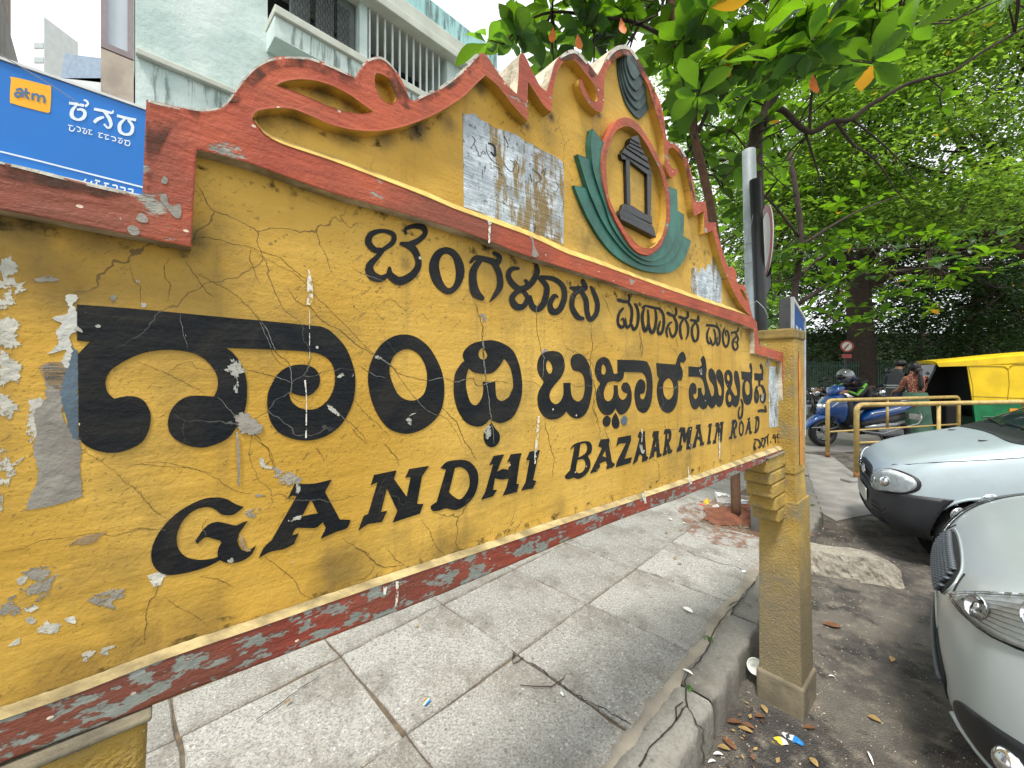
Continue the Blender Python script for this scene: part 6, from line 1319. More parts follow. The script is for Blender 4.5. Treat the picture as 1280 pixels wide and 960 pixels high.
# -------- people: one continuous skinned body, clothes by region, hair or helmet as children
SKIN=simple('brown skin',lin(150,104,78),.55,0,.1,20,.1); HAIR=simple('black hair',lin(24,22,22),.45,0,.3,30,.5,80)
def body(name,label,J,bones,mats,loc,ang,sc=1,par=None):
    """J: name->(x,y,z,r); bones: (a,b,material index)"""
    names=list(J); ix={n:i for i,n in enumerate(names)}
    me=bpy.data.meshes.new('t'); me.from_pydata([J[n][:3] for n in names],[(ix[a],ix[b]) for a,b,_ in bones],[])
    o=bpy.data.objects.new('t',me); COL.objects.link(o)
    md=o.modifiers.new('k','SKIN'); md.branch_smoothing=.5; s2=o.modifiers.new('s','SUBSURF'); s2.levels=2
    for i,n in enumerate(names):
        r=J[n][3]; me.skin_vertices[0].data[i].radius=(r,r) if not isinstance(r,tuple) else r; me.skin_vertices[0].data[i].use_root=(i==0)
    dg=bpy.context.evaluated_depsgraph_get(); ev=o.evaluated_get(dg).to_mesh(); vs=[v.co.copy() for v in ev.vertices]; fs=[tuple(p.vertices) for p in ev.polygons]
    o.evaluated_get(dg).to_mesh_clear(); bpy.data.objects.remove(o); bpy.data.meshes.remove(me)
    B=[(Vector(J[a][:3]),Vector(J[b][:3]),m) for a,b,m in bones]; mi=[]
    def dseg(p,a,b):
        t=max(0,min(1,(p-a).dot(b-a)/max(1e-9,(b-a).length_squared))); return (p-(a+(b-a)*t)).length
    for f in fs:
        c=sum((vs[i] for i in f),Vector())/len(f); mi.append(min(B,key=lambda q:dseg(c,q[0],q[1]))[2])
    th=thing(name,loc,label,'person'); T=Matrix.Translation(loc)@Matrix.Rotation(ang,4,'Z')@Matrix.Scale(sc,4)
    mk('body',[T@v for v in vs],fs,mats,th,mi,True); return th,T
def fingers(J,bones,side,wx,wy,wz,dx,dy,dz,mi):
    w='h'+side
    for k in range(4):
        a=(k-1.5)*.018; J[f'f{side}{k}a']=(wx+dx*.07+ -dy*a,wy+dy*.07+dx*a,wz+dz*.07-.004*k,.010); J[f'f{side}{k}b']=(wx+dx*(.12-.006*abs(k-1.3)),wy+dy*.12+dx*a*1.2,wz+dz*.12-.03,.008)
        bones+= [(w,f'f{side}{k}a',mi),(f'f{side}{k}a',f'f{side}{k}b',mi)]
    J[f't{side}']=(wx+dx*.05,wy+dy*.05,wz+dz*.05+.035,.010); bones.append((w,f't{side}',mi))
# motor scooter
SBL=simple('metallic blue scooter paint',lin(0,66,136),.3,0,.15,4,0,coat=1); SBK=simple('black scooter plastic',lin(22,23,26),.4,0,.2,8,.1); SGR=simple('grey steel parts',lin(150,154,158),.35,.5,.2,8,.1); SWH=simple('white graphics',lin(220,226,236),.4,bump=0); SEAT=simple('black vinyl seat',lin(22,22,23),.45,0,.2,12,.2)
sc_loc=Vector((6.93,7.98,0)); sc_ang=math.atan2(-.02,-1)
st=thing('motor_scooter',sc_loc,'shiny blue motor scooter behind the farther guard rail','scooter'); ST=Matrix.Translation(sc_loc)@Matrix.Rotation(sc_ang,4,'Z')@Matrix.Scale(1.13,4)
def part(nm,mat,fn,parent=st,T=None,sm=True):
    mb=MB(); fn(mb); mb.xf(T or ST); return mb.mk(nm,mat,parent,sm)
def loft(mb,secs,n=16,mi=0):
    """secs: (x,zc,hw,hh) elliptical sections along x"""
    vs=[]; 
    for (x,zc,hw,hh) in secs: vs+=[(x,hw*math.copysign(abs(math.cos(a))**.8,math.cos(a)),zc+hh*math.copysign(abs(math.sin(a))**.8,math.sin(a))) for a in [2*math.pi*i/n for i in range(n)]]
    m=len(secs); fs=[(i*n+k,i*n+(k+1)%n,(i+1)*n+(k+1)%n,(i+1)*n+k) for i in range(m-1) for k in range(n)]+[tuple(range(n))[::-1],tuple(range((m-1)*n,m*n))]
    return mb.add(vs,fs,mi)
for xw in (.66,-.66):
    w=part('wheel',SBK,lambda mb:mb.torus((xw,0,.25),.19,.06)); part('rim',SGR,lambda mb:(mb.torus((xw,0,.25),.135,.012,nv=6),[mb.box((xw+.065*math.cos(a),0,.25+.065*math.sin(a)),(.14,.03,.022),0,M=Matrix.Rotation(-a,3,'Y')) for a in [i*math.pi*2/5 for i in range(5)]]),w)
part('front_mudguard',SBL,lambda mb:loft(mb,[(.98,.30,.02,.03),(.90,.42,.07,.05),(.78,.50,.09,.06),(.62,.53,.09,.05),(.48,.50,.08,.05),(.38,.42,.05,.04)]))
part('fork',SBK,lambda mb:[mb.tube([(.66,y,.25),(.50,y,.62),(.38,y*.6,.95)],.028,8) for y in (.09,-.09)])
part('front_fairing',SBL,lambda mb:loft(mb,[(.74,.62,.05,.06),(.66,.66,.14,.13),(.54,.70,.20,.20),(.44,.72,.21,.24),(.36,.68,.19,.26),(.30,.60,.15,.24)]))
part('leg_shield',SBK,lambda mb:loft(mb,[(.36,.66,.20,.27),(.28,.60,.22,.28),(.20,.46,.20,.22),(.12,.34,.16,.10)]))
part('headlight_cowl',SBL,lambda mb:loft(mb,[(.56,.94,.05,.04),(.50,.97,.13,.08),(.40,1.0,.14,.09),(.30,1.0,.10,.06)]))
part('headlight',CHR,lambda mb:mb.ball((.68,0,.70),(.06,.10,.07)))
part('handlebar',SBK,lambda mb:[mb.tube([(.36,0,1.0),(.33,y*.5,1.03),(.24,y,1.04)],.018,8) for y in (.34,-.34)])
for y in (.28,-.28): part('mirror',SBK,lambda mb:(mb.tube([(.30,y,1.04),(.33,y*1.15,1.16)],.006,6),mb.ball((.33,y*1.2,1.19),(.02,.06,.04))))
part('floorboard',SBK,lambda mb:mb.box((.02,0,.31),(.46,.32,.07),0,0,.02))
part('side_panel',SBL,lambda mb:loft(mb,[(.02,.48,.10,.06),(-.15,.56,.17,.10),(-.4,.62,.19,.10),(-.65,.67,.17,.085),(-.85,.72,.11,.06),(-.97,.76,.05,.03)]))
part('under_panel',SBK,lambda mb:loft(mb,[(.05,.38,.10,.08),(-.2,.44,.15,.13),(-.5,.48,.15,.12),(-.75,.54,.10,.08)]))
part('silver_swoosh',SGR,lambda mb:loft(mb,[(.0,.34,.12,.05),(-.25,.38,.175,.06),(-.5,.40,.17,.05),(-.7,.44,.12,.03)]))
part('seat',SEAT,lambda mb:loft(mb,[(.08,.66,.08,.04),(-.05,.70,.12,.055),(-.3,.735,.15,.06),(-.6,.79,.14,.06),(-.82,.82,.08,.04)]))
part('grab_rail',SGR,lambda mb:mb.tube([(-.6,.13,.80),(-.95,.10,.84),(-1.0,0,.84),(-.95,-.10,.84),(-.6,-.13,.80)],.012,6))
part('crash_bar',SGR,lambda mb:[mb.tube([(.30,y*.6,.36),(.15,y*1.3,.30),(-.2,y*1.35,.26),(-.5,y*1.2,.34),(-.85,y*1.1,.42),(-.98,y*.8,.52),(-.92,y*.8,.62)],.012,6) for y in (.18,-.18)]+[mb.tube([(.92,.08,.34),(.80,.16,.36),(.62,.14,.33),(.5,.12,.36)],.010,6)])
part('tail_lamp',simple('red tail lens',lin(176,60,66),.25,bump=0),lambda mb:mb.ball((-.94,0,.72),(.05,.08,.04)))
part('exhaust',SBK,lambda mb:mb.tube([(-.1,-.16,.2),(-.5,-.2,.24),(-.95,-.2,.32)],[.02,.045,.05],10))
part('engine_case',SGR,lambda mb:loft(mb,[(-.15,.28,.08,.07),(-.4,.27,.11,.09),(-.7,.26,.09,.07)]))
part('number_plate',PLATE,lambda mb:mb.box((-1.0,0,.52),(.012,.2,.1),0,0,.003)); part('white_stripe',SWH,lambda mb:[mb.tube([(.62,.155*s_,.70),(.56,.20*s_,.78),(.50,.19*s_,.86)],.012,6) for s_ in (1,-1)]+[mb.tube([(-.05,.165*s_,.60),(-.3,.195*s_,.64),(-.55,.19*s_,.70)],.008,6) for s_ in (1,-1)])
part('stand',SBK,lambda mb:mb.tube([(-.2,.14,.3),(-.28,.2,.01)],.012,6))
# rider on it
JK=simple('black jacket',lin(26,28,32),.7,0,.25,14,.4,50); JG=simple('lime green sleeve stripe',lin(110,190,50),.6,bump=0); JN=simple('blue jeans',lin(44,62,96),.8,0,.3,14,.3,60); SHO=simple('dark shoes',lin(30,28,28),.6,bump=0)
J=dict(hip=(-.28,0,.88,(.19,.16)),belly=(-.19,0,1.04,(.19,.15)),chest=(-.0,0,1.18,(.20,.16)),neck=(.18,0,1.29,.07),head=(.29,0,1.36,.085),crown=(.31,0,1.44,.075))
bones=[('hip','belly',0),('belly','chest',0),('chest','neck',0),('neck','head',2),('head','crown',2)]
for s_,y in (('L',1),('R',-1)):
    J['s'+s_]=(.06,.20*y,1.22,.085); J['e'+s_]=(.30,.31*y,1.03,.062); J['w'+s_]=(.52,.33*y,1.10,.036); J['h'+s_]=(.585,.335*y,1.12,.034)
    J['k'+s_]=(.30,.17*y,.82,.075); J['a'+s_]=(.22,.16*y,.46,.05); J['t'+s_+'o']=(.38,.17*y,.40,.04)
    bones+=[('chest','s'+s_,0),('s'+s_,'e'+s_,0),('e'+s_,'w'+s_,0),('w'+s_,'h'+s_,2),('hip','k'+s_,3),('k'+s_,'a'+s_,3),('a'+s_,'t'+s_+'o',4)]
    fingers(J,bones,s_,.585,.335*y,1.12,.75,0,-.3,2)
rd,RT=body('person','person in black jacket with lime green sleeve stripes and grey helmet riding the blue scooter',J,bones,[JK,JG,SKIN,JN,SHO],sc_loc+Vector((.0,0,0)),sc_ang)
HEL=simple('grey and blue helmet shell',lin(120,124,128),.2,.3,.5,9,0,coat=1)
part('helmet',HEL,lambda mb:mb.ball((.28,0,1.40),(.155,.135,.15),24,16),rd,RT); part('visor',simple('dark smoked visor',lin(20,24,28),.08,bump=0),lambda mb:mb.ball((.325,0,1.385),(.13,.118,.085),20,12),rd,RT); part('helmet_band',simple('navy helmet graphic',lin(30,44,90),.25,bump=0),lambda mb:mb.ball((.235,0,1.37),(.125,.138,.12),20,12),rd,RT)
part('sleeve_stripe',JG,lambda mb:[mb.tube([(.10,.255*y,1.25),(.22,.31*y,1.16),(.36,.352*y,1.045),(.46,.365*y,1.085),(.52,.362*y,1.11)],[.022,.028,.024,.022,.02],8) for y in (1,-1)],rd,RT)
# standing woman seen from behind
BLS=NT('floral brown blouse'); v_=BLS.vor(38); BLS.col(BLS.mix(BLS.ramp(v_,.25,.5),lin(176,140,100),lin(110,52,48))); BLS.rough(.8); BLS=BLS.m
SKR=simple('grey green long dress',lin(74,110,92),.8,0,.3,5,.5,25)
def stander(loc,ang,h,label,top,bottom,skirt,bend=0,arm=0):
    k=h/1.62
    J=dict(hip=(0,0,.90,(.165,.12)),waist=(.0+bend*.03,0,1.06,(.135,.10)),chest=(bend*.10,0,1.26,(.165,.115)),neck=(bend*.17,0,1.42,.05),head=(bend*.24+.02,0,1.50,.078),crown=(bend*.26+.01,0,1.585,.07),nose=(bend*.26+.10,0,1.51,.016))
    bones=[('hip','waist',0),('waist','chest',0),('chest','neck',0),('neck','head',1),('head','crown',1),('head','nose',1)]
    for s_,y in (('L',1),('R',-1)):
        J['s'+s_]=(bend*.12,.165*y,1.34,.055); J['e'+s_]=(bend*.1+arm*.08,.215*y,1.08,.043); J['w'+s_]=(arm*.25+.03,.19*y,.93+arm*.12,.03); J['h'+s_]=(arm*.30+.05,.18*y,.87+arm*.14,.03)
        J['k'+s_]=(.01,.10*y,.50,.07 if not skirt else .06); J['a'+s_]=(-.01,.09*y,.10,.045); J['t'+s_+'o']=(.13,.10*y,.045,.035)
        bones+=[('chest','s'+s_,0),('s'+s_,'e'+s_,0),('e'+s_,'w'+s_,1 if skirt else 0),('w'+s_,'h'+s_,1),('hip','k'+s_,2),('k'+s_,'a'+s_,2),('a'+s_,'t'+s_+'o',3)]
        fingers(J,bones,s_,arm*.30+.05,.18*y,.87+arm*.14,.3,0,-1,1)
    return body('person',label,J,bones,[top,SKIN,bottom,SHO],loc,ang,k)
wm,WT=stander(Vector((8.30,8.22,0)),R(80),1.66,'person with dark plait, floral blouse and grey green dress beside the auto rickshaw',BLS,SKR,True,.2,1)
def skirt(mb):
    n=40; vs=[]
    for z,rx,ry in ((1.04,.14,.17),(.95,.17,.20),(.8,.18,.215),(.55,.19,.23),(.3,.20,.25),(.07,.22,.27)):
        for i in range(n):
            a=2*math.pi*i/n; f=1+.05*math.sin(a*9+z*4)*(1.1-z); vs.append((rx*f*math.cos(a),ry*f*math.sin(a),z))
    mb.add(vs,[(r*n+i,r*n+(i+1)%n,(r+1)*n+(i+1)%n,(r+1)*n+i) for r in range(5) for i in range(n)])
part('dress',SKR,skirt,wm,WT); part('hair',HAIR,lambda mb:(mb.ball((.035,0,1.55),(.10,.095,.105),20,12),mb.ball((-.06,0,1.47),(.05,.06,.07),14,9)),wm,WT)
part('plait',HAIR,lambda mb:mb.tube([(-.08,0,1.48),(-.115,.005,1.36),(-.12,.0,1.25),(-.125,.0,1.16),(-.12,.01,1.08)],[.035,.032,.04,.045,.02],10),wm,WT)
JS=NT('black jacket with grey stripes'); sp=JS.t.nodes.new('ShaderNodeSeparateXYZ'); JS.l(JS.co,sp.inputs[0]); zz=sp.outputs[2]
b1=JS.math('LESS_THAN',JS.math('ABSOLUTE',JS.math('SUBTRACT',zz,1.19)),.014); b2=JS.math('LESS_THAN',JS.math('ABSOLUTE',JS.math('SUBTRACT',zz,1.14)),.01); JS.col(JS.mix(JS.math('MAXIMUM',b1,b2),lin(40,44,50),lin(150,152,156))); JS.rough(.7); JS=JS.m
mn_,MT=stander(Vector((8.42,8.85,0)),R(15),1.74,'person in dark jacket with pale stripes across the back, bending by the auto rickshaw',JS,JN,False,.9,.8)
part('hair',HAIR,lambda mb:mb.ball((.215,0,1.565),(.105,.09,.085),20,12),mn_,MT)

# -------- parked motorcycles, far row
def moto(loc,ang,tank,label,group='motorcycles parked in a row across the road',name='parked_motorcycle'):
    o=thing(name,loc,label,'motorcycle',group); T=Matrix.Translation(loc)@Matrix.Rotation(ang,4,'Z')
    for xw in (.66,-.62): 
        w=part('wheel',RUB,lambda mb:mb.torus((xw,0,.30),.25,.045,nu=22,nv=6),o,T); part('rim',SGR,lambda mb:(mb.torus((xw,0,.30),.2,.012,nu=22,nv=4),[mb.box((xw+.1*math.cos(a),0,.30+.1*math.sin(a)),(.2,.02,.02),0,M=Matrix.Rotation(-a,3,'Y')) for a in [0,1.26,2.5,3.8,5]]),w,T)
    part('tank',tank,lambda mb:loft(mb,[(.30,.84,.06,.05),(.2,.88,.13,.10),(.02,.87,.14,.10),(-.14,.82,.09,.06)],12),o,T)
    part('seat',SEAT,lambda mb:loft(mb,[(-.08,.80,.09,.04),(-.35,.80,.13,.05),(-.7,.85,.11,.05),(-.84,.88,.05,.03)],12),o,T)
    part('engine',SGR,lambda mb:mb.box((.05,0,.42),(.34,.26,.30),0,0,.04),o,T,False)
    part('frame',SBK,lambda mb:[mb.tube(p,.02,6) for p in ([(.66,.08,.3),(.44,.08,.9)],[(.66,-.08,.3),(.44,-.08,.9)],[(.42,0,.85),(.2,0,.35),(-.3,0,.35),(-.62,.08,.3)],[(-.3,0,.35),(-.5,0,.78),(.3,0,.80)])],o,T)
    part('handlebar',SBK,lambda mb:mb.tube([(.24,-.34,1.04),(.38,-.15,1.02),(.38,.15,1.02),(.24,.34,1.04)],.014,6),o,T)
    part('mirror',SBK,lambda mb:[(mb.tube([(.3,y,1.04),(.34,y*1.1,1.2)],.006,5),mb.ball((.34,y*1.15,1.22),(.015,.06,.035),10,6)) for y in (.3,-.3)],o,T)
    part('headlight',CHR,lambda mb:mb.ball((.50,0,.92),(.07,.09,.09),12,8),o,T); part('mudguard',tank,lambda mb:(loft(mb,[(.95,.44,.03,.02),(.8,.58,.05,.025),(.62,.61,.05,.02),(.45,.55,.04,.02)],10),loft(mb,[(-.55,.70,.07,.03),(-.8,.66,.06,.03),(-.98,.5,.04,.02)],10)),o,T)
    part('exhaust',SGR,lambda mb:mb.tube([(.1,-.14,.3),(-.3,-.16,.3),(-.85,-.16,.38)],[.02,.03,.04],8),o,T)
    return o
TB=simple('black tank enamel',lin(20,20,24),.2,0,.1,4,0,coat=1); TR=simple('dark red tank enamel',lin(120,24,28),.25,0,.1,4,0,coat=1); TG=simple('grey tank enamel',lin(90,94,98),.25,.2,.1,4,0,coat=1)
kinds=[]
proto=moto(Vector((9.75,13.3,0)),R(-100),TB,'black parked motorcycle second from the left in the far row')
specs=[(9.05,'leftmost of the black parked motorcycles in the far row'),(10.45,'third of the black parked motorcycles, above the scooter rider helmet'),(11.2,'fourth of the black parked motorcycles, just right of the scooter rider helmet'),(11.95,'fifth of the black parked motorcycles, left of the big tree trunk'),(12.75,'sixth of the black parked motorcycles, before the big tree trunk'),(13.5,'seventh of the black parked motorcycles, behind the far rider'),(14.3,'eighth of the black parked motorcycles, behind the person in striped jacket'),(15.1,'rightmost of the black parked motorcycles in the far row')]
for i,(x,lab) in enumerate(specs):
    c=clone(proto); c.location=(x,13.3+random.uniform(-.2,.2),0); c['label']=lab; c.rotation_euler=(0,0,R(random.uniform(-8,8)))
for i,(x,lab) in enumerate([(8.45,'black motorcycle nearest the blue board in the closer parked row'),(9.25,'black motorcycle third in the closer parked row, left of the scooter rider'),(10.05,'black motorcycle behind the scooter rider in the closer parked row'),(10.9,'black motorcycle right of the scooter rider in the closer parked row')]):
    c=clone(proto); c.location=(x,11.3+random.uniform(-.15,.15),0); c['label']=lab; c.rotation_euler=(0,0,R(random.uniform(-10,12)))
wsc=moto(Vector((8.95,10.6,0)),R(-150),simple('white scooter enamel',lin(216,218,220),.25,0,.1,4,0,coat=1),'white motorcycle with red lamp just right of the blue standing board',None,'parked_motorcycle')
part('tail_lamp',bpy.data.materials['red lamp'],lambda mb:mb.ball((-.9,0,.8),(.06,.09,.06)),wsc,Matrix.Translation(Vector((8.95,10.6,0)))@Matrix.Rotation(R(-150),4,'Z'))
# far rider on a white scooter
fl=Vector((11.35,12.0,0)); fa=R(172)
fs_=thing('motor_scooter',fl,'white scooter under the far rider in navy','scooter'); FT=Matrix.Translation(fl)@Matrix.Rotation(fa,4,'Z')
WSC=bpy.data.materials['white scooter enamel']
for xw in (.60,-.60): part('wheel',RUB,lambda mb:mb.torus((xw,0,.24),.185,.055,nu=20,nv=6),fs_,FT)
part('front_shield',WSC,lambda mb:loft(mb,[(.55,.60,.08,.10),(.45,.66,.2,.26),(.36,.60,.2,.28),(.28,.4,.14,.12)]),fs_,FT); part('floorboard',SBK,lambda mb:mb.box((.08,0,.28),(.5,.3,.07),0,0,.02),fs_,FT)
part('rear_body',WSC,lambda mb:loft(mb,[(-.08,.42,.12,.12),(-.3,.54,.20,.18),(-.6,.60,.20,.15),(-.88,.68,.10,.06)]),fs_,FT); part('seat',SEAT,lambda mb:loft(mb,[(.0,.72,.08,.04),(-.3,.76,.14,.05),(-.75,.80,.10,.04)]),fs_,FT)
part('handlebar',SBK,lambda mb:mb.tube([(.24,-.33,1.02),(.38,-.1,1.0),(.38,.1,1.0),(.24,.33,1.02)],.016,6),fs_,FT); part('front_mudguard',WSC,lambda mb:loft(mb,[(.86,.36,.04,.03),(.62,.50,.07,.05),(.42,.44,.05,.03)]),fs_,FT)
J=dict(hip=(-.20,0,.90,(.16,.14)),belly=(-.15,0,1.06,(.15,.12)),chest=(-.08,0,1.26,(.17,.125)),neck=(-.03,0,1.40,.055),head=(.01,0,1.48,.078),crown=(.01,0,1.56,.07)); bones=[('hip','belly',0),('belly','chest',0),('chest','neck',0),('neck','head',1),('head','crown',1)]
for s_,y in (('L',1),('R',-1)):
    J['s'+s_]=(-.06,.18*y,1.30,.06); J['e'+s_]=(.05,.25*y,1.08,.048); J['w'+s_]=(.22,.30*y,1.04,.032); J['h'+s_]=(.28,.31*y,1.05,.03); J['k'+s_]=(.22,.16*y,.82,.07); J['a'+s_]=(.16,.16*y,.42,.05); J['t'+s_+'o']=(.30,.16*y,.34,.038)
    bones+=[('chest','s'+s_,0),('s'+s_,'e'+s_,0),('e'+s_,'w'+s_,0),('w'+s_,'h'+s_,1),('hip','k'+s_,2),('k'+s_,'a'+s_,2),('a'+s_,'t'+s_+'o',3)]; fingers(J,bones,s_,.28,.31*y,1.05,.75,0,-.3,1)
fr_,FRT=body('person','person in navy jacket and khaki trousers on the white scooter, far across the road',J,bones,[simple('navy jacket',lin(28,40,66),.75,0,.25,14,.3,50),SKIN,simple('khaki trousers',lin(126,120,100),.8,0,.2,14,.3,50),SHO],fl,fa)
part('helmet',simple('matt dark helmet',lin(40,44,46),.35,0,.3,9,0),lambda mb:mb.ball((0,0,1.51),(.135,.12,.135),18,12),fr_,FRT)

# ============================================================ TREES
def leaf_mat(name,c1,c2,tr,yel=.04,glossy=.35,trw=.45):
    m=bpy.data.materials.new(name); m.use_nodes=True; t=m.node_tree; t.nodes.clear(); L=t.links.new
    o=t.nodes.new('ShaderNodeOutputMaterial'); p=t.nodes.new('ShaderNodeBsdfPrincipled'); tl=t.nodes.new('ShaderNodeBsdfTranslucent'); mx=t.nodes.new('ShaderNodeMixShader')
    g=t.nodes.new('ShaderNodeNewGeometry'); oi=t.nodes.new('ShaderNodeObjectInfo'); ad=t.nodes.new('ShaderNodeMath'); ad.operation='ADD'; fr=t.nodes.new('ShaderNodeMath'); fr.operation='FRACT'
    L(g.outputs['Random Per Island'],ad.inputs[0]); L(oi.outputs['Random'],ad.inputs[1]); L(ad.outputs[0],fr.inputs[0])
    def ramp(a,b,c):
        r=t.nodes.new('ShaderNodeValToRGB'); e=r.color_ramp.elements; e[0].position=0; e[0].color=a; e[1].position=1-yel-.005; e[1].color=b
        q=e.new(1-yel); q.color=c; L(fr.outputs[0],r.inputs[0]); return r.outputs[0]
    L(ramp(c1,c2,lin(180,150,50)),p.inputs['Base Color']); L(ramp(tuple(x*.3 for x in tr[:3])+(1,),tuple(x*1.3 for x in tr[:3])+(1,),lin(226,160,40)),tl.inputs[0])
    tc=t.nodes.new('ShaderNodeTexCoord'); nz=t.nodes.new('ShaderNodeTexNoise'); nz.inputs['Scale'].default_value=9; nz.inputs['Detail'].default_value=4; bp_=t.nodes.new('ShaderNodeBump'); bp_.inputs['Strength'].default_value=.35; bp_.inputs['Distance'].default_value=.05; L(tc.outputs['Object'],nz.inputs['Vector']); L(nz.outputs[0],bp_.inputs['Height']); L(bp_.outputs[0],p.inputs['Normal'])
    p.inputs['Roughness'].default_value=glossy; p.inputs['Specular IOR Level'].default_value=.5
    mx.inputs[0].default_value=trw; L(p.outputs[0],mx.inputs[1]); L(tl.outputs[0],mx.inputs[2]); L(mx.outputs[0],o.inputs[0]); return m
LF1=leaf_mat('broad almond leaf',lin(22,52,18),lin(58,98,40),lin(132,184,28),.003,.33,.42)
LF2=leaf_mat('fine tree leaf',lin(56,98,38),lin(132,166,84),lin(168,212,60),.001,.4,.42)
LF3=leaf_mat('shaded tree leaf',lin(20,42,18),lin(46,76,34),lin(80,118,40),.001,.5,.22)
LFO=simple('orange dying leaf',lin(206,110,40),.6,0,.3,30,.2)
BARK=simple('dark grey brown bark',lin(66,54,46),.95,0,.45,12,.9,40); BARK2=simple('sapling brown bark',lin(104,76,56),.9,0,.4,20,.8,60)
def leaf_tpl(n=6,wid=.5,fold=.12,droop=.25):
    V=[];Fq=[]
    for i in range(n+1):
        t=i/n; w=wid*.5*(math.sin(math.pi*min(1,t**1.35))**.75 if 0<t<1 else (.03 if t==0 else .05))
        z=-droop*t*t; V+=[(t,-w,z+fold*w*2+.02*math.sin(t*14)),(t,0,z),(t,w,z+fold*w*2+.02*math.cos(t*13))]
    for i in range(n): Fq+=[(3*i,3*i+3,3*i+4,3*i+1),(3*i+1,3*i+4,3*i+5,3*i+2)]
    return np.array(V),np.array(Fq)
TB_,TBF=leaf_tpl(6,.50); TF_,TFF=leaf_tpl(2,.52,.2,.2)
TD_=np.array([(0,0,0),(.5,-.26,.05),(1,0,-.1),(.5,.26,.05)]); TDF=np.array([(0,1,2,3)])
def frames(dirs,ups):
    x=dirs/np.linalg.norm(dirs,axis=1,keepdims=True); y=np.cross(ups,x); y/=np.linalg.norm(y,axis=1,keepdims=True)+1e-9; z=np.cross(x,y); return np.stack([x,y,z],axis=2)
def join_leaves(name,pos,Rm,size,tpl,fc,mat,parent=None):
    n=len(pos); V=(np.einsum('nij,kj->nki',Rm,tpl)*size[:,None,None]+pos[:,None,:]).reshape(-1,3)
    Fq=(fc[None]+(np.arange(n)*len(tpl))[:,None,None]).reshape(-1,fc.shape[1])
    base=np.array(wloc(parent)) if parent else np.zeros(3)
    me=bpy.data.meshes.new(name); me.vertices.add(len(V)); me.vertices.foreach_set('co',(V-base).astype(np.float32).ravel())
    me.loops.add(Fq.size); me.loops.foreach_set('vertex_index',Fq.astype(np.int32).ravel())
    me.polygons.add(len(Fq)); me.polygons.foreach_set('loop_start',(np.arange(len(Fq))*fc.shape[1]).astype(np.int32))
    me.update(calc_edges=True); me.materials.append(mat); me.polygons.foreach_set('use_smooth',[True]*len(me.polygons)) 
    o=bpy.data.objects.new(name,me); COL.objects.link(o)
    if parent: o.parent=parent
    return o
def rosettes(tips,rs,nl=(6,9),L=(.15,.24)):
    P=[];D=[];U=[];S_=[]
    for tp,up in tips:
        n=rs.randint(*nl); a0=rs.random()*6.28; up=Vector(up).normalized(); a=up.orthogonal().normalized(); b=up.cross(a)
        for k in range(n):
            an=a0+k*2*math.pi/n+rs.uniform(-.3,.3); el=rs.uniform(-.25,.75)
            d=(a*math.cos(an)+b*math.sin(an))*math.cos(el)+up*math.sin(el)
            P.append(Vector(tp)+d*.015+Vector((0,0,rs.uniform(-.04,.02)))); D.append(d); U.append(up+Vector((rs.uniform(-.3,.3),rs.uniform(-.3,.3),0))); S_.append(rs.uniform(*L)*(1 if k%3 else .7))
    return np.array(P),frames(np.array(D),np.array(U)),np.array(S_)
def put_leaves(tree,P,Rm,S_,nsingle,mat=LF1):
    """nearest leaves one by one (shared mesh), the rest joined"""
    px=640+500*P[:,0]/np.maximum(P[:,1],.1); py=HY-500*(P[:,2]-CZ)/np.maximum(P[:,1],.1)
    vis=(px>-20)&(px<1300)&(py>-30)&(py<960)&(P[:,1]>.5)
    score=np.where(vis,S_/P[:,1],0); order=np.argsort(-score); one=[i for i in order[:nsingle] if score[i]>0]; rest=np.array([i for i in range(len(P)) if i not in set(one)])
    me=None; base=wloc(tree)
    mes=[]
    for v in range(4):
        tpl,_=leaf_tpl(6,random.uniform(.44,.58),random.uniform(.05,.2),random.uniform(.1,.45)); m=bpy.data.meshes.new('leaf'); m.from_pydata([tuple(x) for x in tpl],[],[tuple(f) for f in TBF]); m.materials.append(mat); m.polygons.foreach_set('use_smooth',[True]*len(m.polygons)); mes.append(m)
    for i in one:
        o=bpy.data.objects.new('leaf',mes[i%4]); COL.objects.link(o); o.parent=tree
        M=Matrix.Identity(4); s=float(S_[i]); r=Rm[i]
        for a in range(3):
            for b in range(3): M[a][b]=float(r[a][b])*s
            M[a][3]=float(P[i][a])-base[a]
        o.matrix_local=M
    if len(rest): meta(join_leaves('foliage',P[rest],Rm[rest],S_[rest],TB_,TBF,mat,tree),kind='stuff')
def limb(mb,pts,r0,r1,wob=.0):
    P=[Vector(p) for p in pts]; q=[]
    for i in range(len(P)-1):
        for k in range(4):
            p0=P[max(i-1,0)];p1=P[i];p2=P[i+1];p3=P[min(i+2,len(P)-1)]; q.append(Vector(cr(p0,p1,p2,p3,k/4)))
    q.append(P[-1]); n=len(q); mb.tube(q,[r0+(r1-r0)*i/(n-1)*(1) for i in range(n)],8)
def PX(fr,txt,Y0,Y1=None):
    pts=parse(txt,fr) if fr in FR else None; n=len(pts); Y1=Y0 if Y1 is None else Y1
    return [RY(p[0],p[1],Y0+(Y1-Y0)*i/max(1,n-1)) for i,p in enumerate(pts)]
FR['K4']=(800,0,8/3)
rs=random.Random(21)
